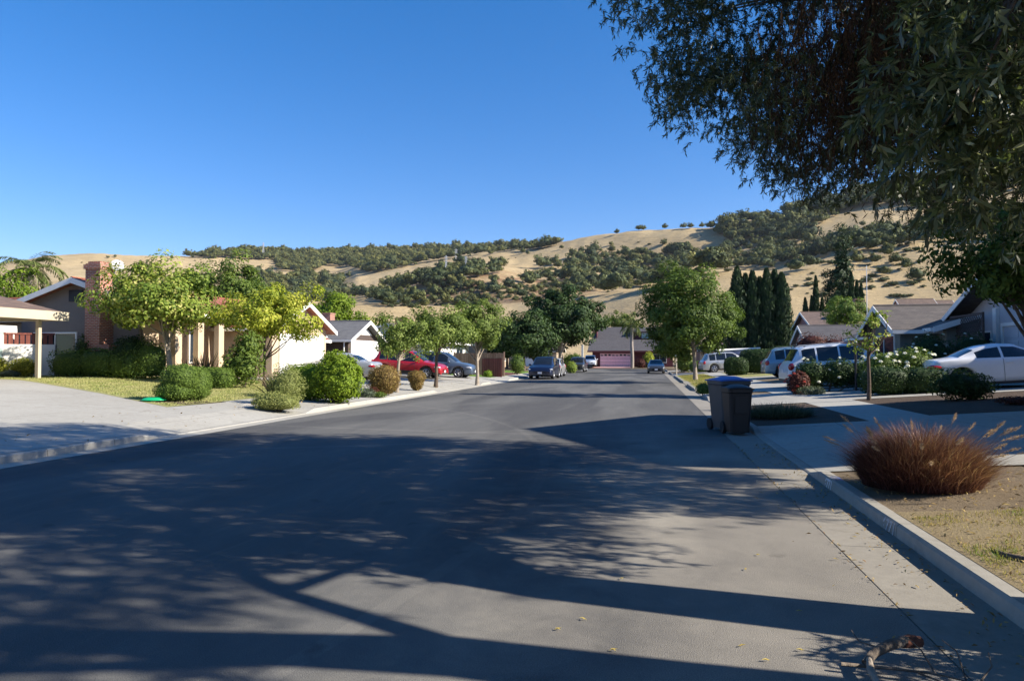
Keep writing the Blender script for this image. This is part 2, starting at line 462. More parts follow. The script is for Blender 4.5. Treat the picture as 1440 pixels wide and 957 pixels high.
G['street'] = leaf_mat('leaf_street_tree', [(0.0, (0.075, 0.115, 0.022)), (0.6, (0.15, 0.205, 0.042)), (1.0, (0.27, 0.33, 0.085))], 0.28)
G['dark'] = leaf_mat('leaf_dark_green', [(0.0, (0.018, 0.04, 0.012)), (0.6, (0.04, 0.075, 0.02)), (1.0, (0.085, 0.13, 0.035))], 0.2)
G['box'] = leaf_mat('leaf_clipped', [(0.0, (0.055, 0.095, 0.018)), (0.6, (0.12, 0.185, 0.03)), (1.0, (0.21, 0.29, 0.05))], 0.22)
G['bright'] = leaf_mat('leaf_bright_green', [(0.0, (0.09, 0.15, 0.012)), (0.6, (0.18, 0.26, 0.02)), (1.0, (0.30, 0.38, 0.04))], 0.3)
G['chartreuse'] = leaf_mat('leaf_pale_chartreuse', [(0.0, (0.15, 0.18, 0.05)), (0.6, (0.26, 0.28, 0.09)), (1.0, (0.40, 0.40, 0.16))], 0.25)
G['yellowbush'] = leaf_mat('leaf_golden', [(0.0, (0.16, 0.19, 0.02)), (1.0, (0.42, 0.40, 0.06))], 0.3)
G['copper'] = leaf_mat('leaf_copper', [(0.0, (0.13, 0.085, 0.03)), (0.5, (0.22, 0.14, 0.045)), (1.0, (0.32, 0.25, 0.07))], 0.22)
G['bronze'] = leaf_mat('leaf_bronze_red', [(0.0, (0.045, 0.015, 0.012)), (0.6, (0.11, 0.035, 0.025)), (1.0, (0.2, 0.08, 0.05))], 0.2)
G['cypress'] = leaf_mat('leaf_cypress', [(0.0, (0.012, 0.028, 0.012)), (0.7, (0.028, 0.055, 0.02)), (1.0, (0.055, 0.085, 0.03))], 0.12, 0.6)
G['oak'] = leaf_mat('leaf_oak', [(0.0, (0.030, 0.045, 0.021)), (0.5, (0.072, 0.092, 0.040)), (1.0, (0.155, 0.17, 0.075))], 0.12, 0.7, 0.2)
_nt = G['oak'].node_tree
_oi = _nt.nodes.new('ShaderNodeObjectInfo')
_pb = _nt.nodes['Principled BSDF']
_src = _pb.inputs['Base Color'].links[0].from_socket
_nt.links.new(mixc(_nt, 1.0, _src, ramp(_nt, _oi.outputs['Random'], [(0.0, (0.62, 0.66, 0.70)), (0.35, (0.95, 1.0, 0.95)), (0.7, (1.25, 1.2, 0.95)), (1.0, (1.6, 1.35, 0.95))]), 'MULTIPLY'), _pb.inputs['Base Color'])
G['flax'] = leaf_mat('leaf_flax', [(0.0, (0.05, 0.04, 0.025)), (0.6, (0.13, 0.10, 0.05)), (1.0, (0.25, 0.19, 0.10))], 0.2, 0.5)
G['lavender'] = leaf_mat('leaf_grey_green', [(0.0, (0.06, 0.08, 0.05)), (0.7, (0.12, 0.15, 0.10)), (1.0, (0.2, 0.22, 0.17))], 0.2, 0.6)
G['palm'] = leaf_mat('leaf_palm', [(0.0, (0.05, 0.085, 0.02)), (0.7, (0.12, 0.16, 0.045)), (1.0, (0.24, 0.25, 0.09))], 0.25, 0.45)
G['fountain'] = leaf_mat('leaf_fountain_grass', [(0.0, (0.05, 0.024, 0.022)), (0.35, (0.15, 0.06, 0.052)), (0.65, (0.28, 0.14, 0.10)), (1.0, (0.50, 0.36, 0.22))], 0.3, 0.5)
G['plume'] = leaf_mat('plume_tan', [(0.0, (0.28, 0.18, 0.13)), (1.0, (0.52, 0.38, 0.27))], 0.35, 0.7)
G['petal'] = leaf_mat('petal_white', [(0.0, (0.80, 0.78, 0.70)), (1.0, (0.85, 0.84, 0.80))], 0.25, 0.6)
G['petal_red'] = leaf_mat('petal_red', [(0.0, (0.45, 0.05, 0.04)), (1.0, (0.6, 0.12, 0.07))], 0.25, 0.6)
G['grass'] = leaf_mat('grass_blades', [(0.0, (0.40, 0.31, 0.14)), (0.45, (0.32, 0.27, 0.09)), (0.7, (0.17, 0.20, 0.045)), (1.0, (0.11, 0.21, 0.03))], 0.3, 0.6)
G['lawngrass'] = leaf_mat('lawn_blades', [(0.0, (0.44, 0.39, 0.19)), (0.5, (0.36, 0.36, 0.14)), (1.0, (0.23, 0.29, 0.08))], 0.3, 0.6)
G['deadleaf'] = leaf_mat('dry_leaf', [(0.0, (0.22, 0.13, 0.06)), (1.0, (0.50, 0.38, 0.16))], 0.2, 0.7)
G['yellowleaf'] = leaf_mat('yellow_leaf', [(0.0, (0.5, 0.38, 0.10)), (1.0, (0.62, 0.50, 0.16))], 0.2, 0.7)

# ------------------------------------------------------------------ ground heights
KERB_R, KERB_L, END_Y = 2.22, -9.86, 97.0
def gz(x, y):
    """height of the lots beside the street"""
    if y > END_Y and y < END_Y + 9: return 0.0
    if y >= END_Y + 9: return 0.13 + min(0.3, 0.03 * (y - END_Y - 9))
    if x > KERB_R: return 0.13 + min(0.62, 0.066 * max(0.0, x - KERB_R - 0.15))
    if x < KERB_L: return 0.13 + min(0.65, 0.047 * max(0.0, KERB_L - 0.15 - x))
    return 0.0

def photo_bearing(u):
    """bearing (from +Y, clockwise) of a column of a 1440 px wide view"""
    return math.atan((u - 720.0) / FPX) - YAW
def spot(u, y):
    """ground position at street distance y on the bearing of column u"""
    x = y * math.tan(photo_bearing(u))
    return (x, y, gz(x, y))

# ------------------------------------------------------------------ setting: ground, street, kerbs, walks
def sheet(name, xs, ys, zf, mat, kind='structure'):
    v = [(x, y, zf(x, y)) for y in ys for x in xs]
    nx = len(xs)
    f = [(j * nx + i, j * nx + i + 1, (j + 1) * nx + i + 1, (j + 1) * nx + i) for j in range(len(ys) - 1) for i in range(nx - 1)]
    me = bpy.data.meshes.new(name); me.from_pydata(v, [], f); me.materials.append(mat); me.update()
    return tag(link_mesh(name, me), kind=kind)

# driveway openings in the kerbs (street distance from, to)
CUTS_R = [(10.0, 16.3), (22.6, 28.2), (30.0, 36.0), (42.0, 47.0), (62.0, 69.0), (78, 84)]
CUTS_L = [(12.2, 19.6), (31.5, 41.5), (43.2, 50.0), (57.5, 63.5), (74, 80)]
def ground_z(x, y):
    for x0, x1, cuts in ((KERB_R, 4.72, CUTS_R), (-11.42, KERB_L, CUTS_L)):
        if x0 <= x <= x1 and any(a < y < b for a, b in cuts): return -0.12
    on_street = (KERB_L - 0.05 < x < KERB_R + 0.05 and y < END_Y + 9) or (END_Y < y < END_Y + 9)
    if on_street: return -0.12
    return gz(x, y) - 0.012
gx = sorted(set([-420, -300, -200, -140, -100, -70, -50, -40, -30, -26] + [round(-24 + 0.5 * i, 2) for i in range(28)] + [KERB_L - 0.06, KERB_L - 0.04]
                + [KERB_R + 0.04, KERB_R + 0.06, 4.71, 4.73, -11.41, -11.43] + [round(2.5 + 0.5 * i, 2) for i in range(28)] + [18, 22, 30, 45, 70, 120, 200, 300, 420]))
gy = sorted(set([c + d for cc in CUTS_R + CUTS_L for c in cc for d in (-0.01, 0.01)]) | set([-150, -80, -40, -20, -10, 0, 10, 20, 30, 40, 50, 60, 70, 80, 90, END_Y - 0.01, END_Y + 0.01, END_Y + 8.99, END_Y + 9.01, 112, 120, 140, 170, 200, 260, 340, 420]))
sheet('ground', gx, gy, ground_z, MT['soil'])

def flat(name, x0, x1, y0, y1, z, mat):
    return sheet(name, [x0, x1], [y0, y1], lambda x, y: z, mat)
ROAD = sheet('road', [-9.45, -6, -3, 0, 1.62], [-60, -20, 0, 10, 20, 40, 60, 80, END_Y], lambda x, y: 0.0, MT['asphalt'])
flat('cross_road', -160, 160, END_Y, END_Y + 9, -0.004, MT['asphalt'])
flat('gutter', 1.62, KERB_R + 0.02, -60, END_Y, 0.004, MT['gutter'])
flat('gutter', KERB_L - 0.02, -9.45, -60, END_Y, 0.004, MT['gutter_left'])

def kerb_height(y, cuts):
    h = 0.13
    for a, b in cuts:
        if a < y < b:
            t = min(1.0, min(y - a, b - y) / 0.6)
            h = min(h, 0.13 - 0.105 * t)
    return h
def kerb(name, x_face, side, cuts, mat):
    mb = MB()
    ys = sorted(set([-60.0] + [round(-10 + 0.5 * i, 2) for i in range(215)] + [c + d for cc in cuts for c in cc for d in (-0.6, -0.3, 0.0, 0.3, 0.6)]))
    ys = [y for y in ys if y <= END_Y]
    prof = lambda h: [(0.0, -0.1), (0.018, max(0.012, h - 0.025)), (0.045, h), (0.16, h + 0.002), (0.16, -0.1)]
    rows = []
    for y in ys:
        h = kerb_height(y, cuts)
        jx = 0.006 * mnoise.noise(Vector((y * 0.7, x_face, 0)))
        rows.append([mb.vert((x_face + side * (p + jx), y, q)) for p, q in prof(h)])
    for a, b in zip(rows[:-1], rows[1:]):
        for k in range(4):
            mb.f.append((a[k], a[k + 1], b[k + 1], b[k]) if side < 0 else (a[k], b[k], b[k + 1], a[k + 1])); mb.m.append(0)
    return tag(mb.build(name, mat), kind='structure')
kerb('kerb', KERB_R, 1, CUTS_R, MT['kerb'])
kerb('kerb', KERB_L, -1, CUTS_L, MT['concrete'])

def strip(name, x0, x1, y0, y1, mat, up=0.004, nx=6, ny=None, edge_cuts=None):
    """paving that follows the lots' slope"""
    xs = [x0 + (x1 - x0) * i / nx for i in range(nx + 1)]
    ny = ny or max(2, int((y1 - y0) / 1.0))
    ys = [y0 + (y1 - y0) * i / ny for i in range(ny + 1)]
    def zf(x, y):
        z = gz(x, y) + up
        return z
    return sheet(name, xs, ys, zf, mat)
def apron(name, x_in, x_out, y0, y1, mat, up):
    """driveway apron: low at the kerb, meeting the walk at the other edge"""
    def zf(x, y):
        t = abs(x - x_in) / abs(x_out - x_in)
        edge = min(1.0, max(0.0, min(y - y0, y1 - y) / 0.6))
        low = 0.028 * edge + 0.132 * (1 - edge)
        return low * (1 - t) + (gz(x_out, y) + up) * t + 0.002
    xs = [x_in + (x_out - x_in) * i / 5 for i in range(6)]
    ys = sorted(set([y0, y0 + 0.3, y0 + 0.6, y1 - 0.6, y1 - 0.3, y1] + [y0 + 0.5 + (y1 - y0 - 1.0) * i / 6 for i in range(7)]))
    if xs[0] > xs[-1]: xs = xs[::-1]
    return sheet(name, xs, ys, zf, mat)

# right side: planted strip beside the kerb, walk, then lots
KR = KERB_R + 0.16
strip('sidewalk', 4.7, 6.1, -40, END_Y, MT['concrete'], 0.006, 2, 130)
for a, b in CUTS_R:
    apron('driveway_apron', KR, 4.7, a, b, MT['drive'], 0.006)
for a, b in CUTS_R:
    strip('driveway', 6.1, 13.4, a + 0.3, b + 0.6, MT['drive'], 0.008, 8)
strip('planting_bed', KR, 4.7, 16.3, 22.0, MT['bark_mulch'], 0.004)
strip('lawn_ground', KR, 4.7, -12, 7.5, MT['drylawn'], 0.004)
strip('planting_bed', 6.1, 13.0, 28.9, 30.2, MT['bark_mulch'], 0.004)
strip('planting_bed', 6.1, 12.5, 16.9, 22.8, MT['bark_mulch'], 0.004)
strip('lawn_ground', KR, 4.7, 47, 61.5, MT['lawn'], 0.004)
strip('lawn_ground', 6.1, 12.0, 47.9, 61, MT['lawn'], 0.004)
strip('lawn_ground', KR, 4.7, 36.3, 41.6, MT['lawn'], 0.004)
# left side: walk against the kerb, then lawns and drives
KL = KERB_L - 0.16
def lz(up):
    return lambda x, y: gz(x, y) + up
strip('sidewalk', -11.4, KL, -40, 12.2, MT['concrete'], 0.006, 2, 60)
for (a, b), (c, _) in zip(CUTS_L, CUTS_L[1:] + [(END_Y, 0)]):
    apron('driveway_apron', KL, -11.4, a, b, MT['drive'], 0.006)
    strip('sidewalk', -11.4, KL, b, c, MT['concrete'], 0.006, 2)
# the first drive is wide: it sweeps from the street to the porch
dz = lambda x, y: gz(x, y) + 0.01
def poly_sheet(name, outline, mat, up, step=1.0, kind='structure'):
    """a sheet with a polygon outline, subdivided so it follows the lots"""
    import bmesh
    bm = bmesh.new()
    vs = [bm.verts.new((x, y, 0)) for x, y in outline]
    bm.faces.new(vs)
    bmesh.ops.triangulate(bm, faces=bm.faces[:])
    for _ in range(4):
        long_e = [e for e in bm.edges if e.calc_length() > step * 1.5]
        if not long_e: break
        bmesh.ops.subdivide_edges(bm, edges=long_e, cuts=1)
        bmesh.ops.triangulate(bm, faces=[f for f in bm.faces if len(f.verts) > 4])
    for v in bm.verts: v.co.z = gz(v.co.x, v.co.y) + up
    bmesh.ops.recalc_face_normals(bm, faces=bm.faces[:])
    me = bpy.data.meshes.new(name); bm.to_mesh(me); bm.free()
    if me.polygons and me.polygons[0].normal.z < 0: me.flip_normals()
    me.materials.append(mat)
    return tag(link_mesh(name, me), kind=kind)
EDGE = [(-13.1, 17.2), (-17.7, 19.9), (-22.1, 22.1), (-26.0, 23.9), (-30.5, 24.5)]
poly_sheet('driveway', [(-11.4, 4.5), (-11.4, 19.7), (-12.9, 19.7), (-13.1, 17.3)] + [(x, y + 0.1) for x, y in EDGE[1:]] + [(-38, 20), (-38, 4.5)], MT['drive'], 0.008)
poly_sheet('sidewalk', [(-11.4, 19.7), (-11.4, 31.4), (-13.1, 31.4), (-13.1, 19.7)], MT['concrete'], 0.007)
LAWN = EDGE + [(-31.0, 30.2), (-20.0, 31.0), (-13.1, 31.0)]
poly_sheet('lawn_ground', LAWN, MT['lawn'], 0.012)
poly_sheet('planting_bed', [(-11.4, 17.9), (-11.4, 27.3), (-13.2, 27.0), (-13.0, 22.3), (-12.5, 20.2)], MT['gravel'], 0.016)
poly_sheet('planting_bed', [(-13.2, 18.1), (-13.2, 19.3), (-14.6, 20.1), (-15.2, 19.4), (-14.3, 18.2)], MT['bark_mulch'], 0.022)
poly_sheet('driveway', [(-11.4, 31.5), (-11.4, 42.3), (-20.5, 42.0), (-20.5, 32.0)], MT['drive'], 0.008)
poly_sheet('driveway', [(-11.4, 42.6), (-11.4, 50.2), (-20.5, 51.5), (-20.5, 43.0)], MT['drive'], 0.012)
poly_sheet('lawn_ground', [(-11.4, 50.4), (-11.4, 57.0), (-20.0, 57.0), (-20.0, 51.6)], MT['greenlawn'], 0.006)
poly_sheet('driveway', [(-11.4, 57.4), (-11.4, 64), (-19, 64.5), (-19, 57.6)], M('brick_paving', (0.15, 0.05, 0.045), (0.10, 0.035, 0.03), 3.0, 0.85), 0.008)
poly_sheet('lawn_ground', [(-11.4, 64.3), (-11.4, 73), (-20.0, 73), (-20.0, 64.8)], MT['greenlawn'], 0.006)
# drive of the house at the street's end
sheet('driveway', [-9.0, -6, -2.5], [END_Y + 9.0, 107.6, 110.2], lambda x, y: gz(x, y) + 0.008, M('pink_concrete', (0.50, 0.30, 0.28), (0.42, 0.25, 0.23), 2.0, 0.85))

# ------------------------------------------------------------------ the hills
RIDGES = [   # distance, then (column, row) pairs of the crest as seen from the street
    (430, [(-900, 452), (300, 450), (430, 440), (500, 431), (560, 430), (640, 434), (740, 424), (823, 421), (902, 407), (994, 387), (1040, 379), (1077, 381), (1094, 380), (1157, 365), (1177, 359), (1290, 335), (1440, 322), (2400, 330)]),
    (690, [(-900, 432), (200, 430), (380, 428), (460, 425), (540, 420), (599, 400), (650, 392), (700, 388), (760, 398), (850, 388), (950, 374), (1050, 358), (1150, 345), (1250, 318), (1440, 292), (2400, 290)]),
    (1020, [(-900, 410), (200, 405), (330, 408), (430, 408), (476, 403), (501, 388), (560, 375), (611, 366), (654, 359), (726, 353), (760, 346), (800, 338), (850, 331), (900, 326), (980, 322), (1010, 322), (1060, 310), (1100, 300), (1150, 287), (1200, 275), (1280, 256), (1440, 225), (2400, 190)]),
    (1750, [(-900, 385), (-300, 378), (0, 372), (60, 362), (130, 359), (200, 361), (262, 362), (300, 359), (370, 356), (430, 357), (520, 352), (600, 351), (690, 346), (790, 344), (850, 342), (900, 340), (1000, 337), (1300, 305), (1440, 285), (2400, 270)]),
]
DIPS = [(560, 14.0, 0), (850, 16.0, 1), (1380, 10.0, 2)]
AZ = [R(-74 + 0.22 * i) for i in range(int(150 / 0.22))]
RR = np.concatenate([np.linspace(125, 260, 10, endpoint=False), np.linspace(260, 1100, 120, endpoint=False), np.linspace(1100, 1900, 50, endpoint=False), np.linspace(1900, 2600, 10)])
def hill_profile(az):
    rel = az + YAW
    c = max(0.12, math.cos(rel))
    u = 720 + FPX * math.tan(max(-1.25, min(1.25, rel)))
    rk = [120.0, 250.0]; zk = [-1.0, 2.0]
    crest = []
    for d, line in RIDGES:
        vv = np.interp(u, [p[0] for p in line], [p[1] for p in line])
        dd = d * (1 + 0.10 * math.sin(az * 9 + d * 0.01))
        crest.append((dd, CAM_H + (503 - vv) / FPX * dd * c))
    for i, (d, z) in enumerate(crest):
        rk.append(d); zk.append(z)
        if i < 3:
            d2, z2 = crest[i + 1]
            dip = DIPS[i][1]
            t = 0.42
            rk.append(d + (d2 - d) * t); zk.append(z + (z2 - z) * t - dip * (0.7 + 0.5 * math.sin(az * 14 + i * 2)))
    rk += [2200.0, 2700.0]; zk += [zk[-1] * 0.8, zk[-1] * 0.4]
    return rk, zk
def pchip(x, y, xi):
    x = np.array(x); y = np.array(y); h = np.diff(x); d = np.diff(y) / h
    m = np.zeros(len(x)); m[0] = d[0]; m[-1] = d[-1]
    for k in range(1, len(x) - 1):
        if d[k - 1] * d[k] > 0:
            w1 = 2 * h[k] + h[k - 1]; w2 = h[k] + 2 * h[k - 1]
            m[k] = (w1 + w2) / (w1 / d[k - 1] + w2 / d[k])
    i = np.clip(np.searchsorted(x, xi) - 1, 0, len(h) - 1)
    t = (xi - x[i]) / h[i]
    return (2*t**3-3*t**2+1)*y[i] + (t**3-2*t**2+t)*h[i]*m[i] + (-2*t**3+3*t**2)*y[i+1] + (t**3-t**2)*h[i]*m[i+1]
HZ = np.zeros((len(AZ), len(RR)))
for i, az in enumerate(AZ):
    rk, zk = hill_profile(az)
    z = pchip(rk, zk, RR)
    for j, r in enumerate(RR):
        x = r * math.sin(az); y = r * math.cos(az)
        amp = min(1.0, max(0.0, (r - 200) / 300))
        z[j] += amp * (3.0 * mnoise.noise(Vector((x * 0.008, y * 0.008, 0))) + 2.4 * mnoise.noise(Vector((x * 0.021, y * 0.021, 3))) + 1.2 * mnoise.noise(Vector((x * 0.06, y * 0.06, 5))))
    HZ[i] = z
va = np.array(AZ)[:, None]; vr = RR[None, :]
HV = np.stack([np.sin(va) * vr, np.cos(va) * vr, HZ], axis=-1).reshape(-1, 3)
nr = len(RR)
ii, jj = np.meshgrid(np.arange(len(AZ) - 1), np.arange(nr - 1), indexing='ij')
a0 = (ii * nr + jj).ravel()
HQ = np.stack([a0, a0 + 1, a0 + nr + 1, a0 + nr], axis=1)
# scrub cover in the hollow
scr = np.zeros((len(AZ), nr))
for i, az in enumerate(AZ):
    u = 720 + FPX * math.tan(max(-1.3, min(1.3, az + YAW)))
    su = max(0.0, min(1.0, (u - 480) / 90)) * max(0.0, min(1.0, (900 - u) / 110))
    scr[i] = su * np.clip((RR - 420) / 60, 0, 1) * np.clip((800 - RR) / 120, 0, 1)
hills = np_mesh('hills', HV, HQ, MT['hill'], scr.ravel(), smooth=True)
tag(hills, kind='structure')

def hill_hit(u, v):
    """where the sight line through a column and row of the view meets the hills"""
    az = photo_bearing(u)
    i = (az - AZ[0]) / (AZ[1] - AZ[0]); i0 = int(i); t = i - i0
    if i0 < 0 or i0 >= len(AZ) - 1: return None
    z = HZ[i0] * (1 - t) + HZ[i0 + 1] * t
    zc = RR * math.cos(az + YAW)
    vv = 503 - (z - CAM_H) * FPX / zc
    k = np.nonzero((vv <= v) & (RR > 240))[0]
    if len(k) == 0: return None
    k = k[0]
    if k == 0: return None
    s = 0.0 if vv[k - 1] == vv[k] else (vv[k - 1] - v) / (vv[k - 1] - vv[k])
    s = min(1, max(0, s))
    r = RR[k - 1] + (RR[k] - RR[k - 1]) * s
    return (r * math.sin(az), r * math.cos(az), z[k - 1] + (z[k] - z[k - 1]) * s, r)

# ------------------------------------------------------------------ plants
def unit(a):
    return a / np.maximum(np.linalg.norm(a, axis=-1, keepdims=True), 1e-9)

def leaf_quads(rng, P, Nm, L, W, fold=0.12, T=None):
    n = len(P)
    r = rng.normal(size=(n, 3))
    t = unit(np.cross(Nm, r)) if T is None else unit(T)
    b = unit(np.cross(Nm, t))
    L = (np.asarray(L) * np.ones(n))[:, None]; W = (np.asarray(W) * np.ones(n))[:, None]
    v = np.empty((n, 4, 3))
    v[:, 0] = P - t * L * 0.5
    v[:, 1] = P + b * W * 0.5 + Nm * L * fold
    v[:, 2] = P + t * L * 0.5
    v[:, 3] = P - b * W * 0.5 + Nm * L * fold
    return v.reshape(-1, 3), np.arange(4 * n).reshape(-1, 4)

def tints(rng, n, mu=0.5, sd=0.22, rep=4):
    return np.repeat(np.clip(rng.normal(mu, sd, n), 0, 1), rep)

def crown_points(rng, centre, radii, clumps, clump_r, leaves, top=1.0, shell=0.62, flat=0.0, up=0.45, cone=0.0, rough=0.22):
    """leaf positions, facing directions and tints: leaves sit on many small clumps spread through an uneven crown"""
    d = unit(rng.normal(size=(clumps, 3)))
    d[:, 2] = np.where(d[:, 2] < 0, d[:, 2] * (1 - flat), d[:, 2])
    rad = rng.uniform(shell, 1.0, clumps) ** 0.7 * (1 + rng.normal(0, rough * 0.5, clumps))
    inner = rng.random(clumps) < 0.28
    rad[inner] *= rng.uniform(0.3, 0.8, inner.sum())
    C = np.array(centre) + d * rad[:, None] * np.array(radii)
    if cone:
        zt = (C[:, 2] - (centre[2] - radii[2])) / (2 * radii[2])
        k = np.clip(1.15 - cone * zt, 0.12, 1.2)
        C[:, 0] = centre[0] + (C[:, 0] - centre[0]) * k
        C[:, 1] = centre[1] + (C[:, 1] - centre[1]) * k
    cr = clump_r * rng.uniform(0.6, 1.35, clumps)
    ct = rng.normal(0, 0.13, clumps)
    idx = rng.integers(0, clumps, leaves)
    q = unit(rng.normal(size=(leaves, 3)))
    rr = rng.uniform(0.25, 1.0, leaves) ** 0.5
    P = C[idx] + q * (cr[idx] * rr)[:, None] * np.array([1, 1, 0.8])
    out = unit((P - np.array(centre)) / np.array(radii))
    Nm = unit(q * 0.6 + out * 0.55 + np.array([0, 0, up * 0.7]) + rng.normal(0, 0.33, (leaves, 3)))
    return P, Nm, ct[idx], C

def crown_mesh(name, rng, P, Nm, ct, size, aspect, mat, parent, sd=0.2, mu=0.5, jitter=0.35):
    n = len(P)
    L = size * rng.uniform(1 - jitter, 1 + jitter, n)
    v, q = leaf_quads(rng, P, Nm, L, L * aspect)
    t = np.repeat(np.clip(rng.normal(mu, sd, n) + ct, 0, 1), 4)
    return np_mesh(name, v, q, mat, t, parent)

def limb(a, b, rng, sag=0.12, k=4):
    a = np.array(a, float); b = np.array(b, float)
    pts = []
    L = np.linalg.norm(b - a)
    o = rng.normal(0, sag * L * 0.5, 3)
    for i in range(k + 1):
        t = i / k
        pts.append(a + (b - a) * t + o * math.sin(math.pi * t) + np.array([0, 0, 0.12 * L * math.sin(math.pi * t) * 0.5]))
    return pts

def tree(name, label, cat, base, h, crown_z, radii, mat, leaf=0.14, aspect=0.55, leaves=9000, clumps=60, clump_r=0.55,
         trunk=0.09, bark='bark', seed=1, flat=0.35, cone=0.0, group=None, lean=(0, 0), limbs=9, fork=None, shell=0.62, mu=0.5, sd=0.2, rough=0.22, extra=None):
    """h: height of the top, crown_z: height of the crown's underside (above the base)"""
    rng = np.random.default_rng(seed)
    root = empty(name, base, 0, label, cat, group)
    cz = (h + crown_z) / 2
    rad = (radii[0], radii[1], (h - crown_z) / 2)
    c = (lean[0], lean[1], cz)
    P, Nm, ct, C = crown_points(rng, c, rad, clumps, clump_r, leaves, flat=flat, cone=cone, shell=shell, rough=rough)
    crown_mesh('crown', rng, P, Nm, ct, leaf, aspect, mat, root, sd, mu)
    mb = MB()
    fork = fork or crown_z * 0.75
    tp = [(0, 0, -0.25), (0, 0, 0.0), (0.02 + lean[0] * 0.1, 0.01, fork * 0.4), (lean[0] * 0.25, lean[1] * 0.25, fork), (lean[0] * 0.6, lean[1] * 0.6, fork + (cz - fork) * 0.6), (lean[0], lean[1], cz + rad[2] * 0.5)]
    mb.tube(tp, [trunk * 1.5, trunk * 1.35, trunk, trunk * 0.9, trunk * 0.55, trunk * 0.15], 9)
    order = np.argsort(rng.random(len(C)))[:limbs]
    for k in order:
        t = rng.uniform(0.0, 0.9)
        s = np.array(tp[3]) * (1 - t) + np.array(tp[4]) * t
        pts = limb(s, C[k], rng)
        mb.tube(pts, list(np.linspace(trunk * 0.5, trunk * 0.1, len(pts))), 6)
    if extra: extra(mb, rng, C)
    mb.build('trunk', MT[bark], root, smooth=True)
    return root

def bush_points(rng, n, centre, radii, power=2.0, depth=0.22, up=0.2, zmin=None):
    """points in the outer layer of a rounded (or, with a larger power, boxy) bush"""
    d = unit(rng.normal(size=(n, 3)))
    s = 1.0 / (np.sum(np.abs(d) ** power, axis=1) ** (1.0 / power))
    k = 1 - depth * rng.random(n) ** 1.3
    P = np.array(centre) + d * (s * k)[:, None] * np.array(radii)
    Nm = unit(d / np.array(radii) * min(radii) + np.array([0, 0, up]) + rng.normal(0, 0.42, (n, 3)))
    if zmin is not None:
        P[:, 2] = np.maximum(P[:, 2], zmin + rng.uniform(0, 0.08, n))
    return P, Nm

def core_mesh(centre, radii, power, nu=18, nv=10):
    v = []; q = []
    for a in range(nv + 1):
        ph = math.pi * a / nv - math.pi / 2
        for b in range(nu):
            th = 2 * math.pi * b / nu
            d = np.array([math.cos(ph) * math.cos(th), math.cos(ph) * math.sin(th), math.sin(ph)])
            s = 1 / (np.sum(np.abs(d) ** power) ** (1 / power))
            v.append(np.array(centre) + d * s * np.array(radii))
    for a in range(nv):
        for b in range(nu):
            q.append((a * nu + b, a * nu + (b + 1) % nu, (a + 1) * nu + (b + 1) % nu, (a + 1) * nu + b))
    return np.array(v), np.array(q)

def foliage_from(rng, lobes, n, leaf, aspect, mat, root, power=2.0, depth=0.22, sd=0.18, mu=0.5, core=0.8, up=0.2, name='foliage', wild=0.0):
    vs = []; qs = []; ts = []; off = 0
    vol = np.array([r[0] * r[1] + r[0] * r[2] + r[1] * r[2] for _, r in lobes]); share = vol / vol.sum()
    for (c, r), s in zip(lobes, share):
        k = int(n * s)
        P, Nm = bush_points(rng, k, c, r, power, depth, up, 0.0)
        # uneven surface: push leaves out and in with low noise
        if wild:
            d = P - np.array(c)
            nz = np.array([mnoise.noise(Vector(p * (2.2 / max(r)) * 1.4 + 7.1)) for p in P])
            P = np.array(c) + d * (1 + wild * nz)[:, None]
            P[:, 2] = np.maximum(P[:, 2], 0.02)
        L = leaf * rng.uniform(0.65, 1.35, k)
        v, q = leaf_quads(rng, P, Nm, L, L * aspect)
        vs.append(v); qs.append(q + off); off += len(v)
        ts.append(np.repeat(np.clip(rng.normal(mu, sd, k), 0, 1), 4))
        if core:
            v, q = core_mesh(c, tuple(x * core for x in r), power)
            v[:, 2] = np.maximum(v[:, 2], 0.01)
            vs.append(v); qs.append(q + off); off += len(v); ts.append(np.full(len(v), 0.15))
    return np_mesh(name, np.concatenate(vs), np.concatenate(qs), mat, np.concatenate(ts), root)

def bush(name, label, cat, base, lobes, mat, n=4000, leaf=0.07, aspect=0.55, seed=1, power=2.0, depth=0.22, sd=0.18, mu=0.5, core=0.8, group=None, wild=0.0, stem=0.05, rz=0.0, up=0.2):
    rng = np.random.default_rng(seed)
    root = empty(name, base, rz, label, cat, group)
    foliage_from(rng, lobes, n, leaf, aspect, mat, root, power, depth, sd, mu, core, up, wild=wild)
    if stem:
        mb = MB()
        for c, r in lobes:
            for k in range(3):
                a = rng.uniform(0, 6.28)
                mb.tube([(c[0] * 0.15 + 0.03 * math.cos(a), c[1] * 0.15 + 0.03 * math.sin(a), -0.1), (c[0] + 0.3 * r[0] * math.cos(a), c[1] + 0.3 * r[1] * math.sin(a), c[2])], [stem * 0.5, stem * 0.25], 6)
        mb.build('stem', MT['bark'], root, smooth=True)
    return root

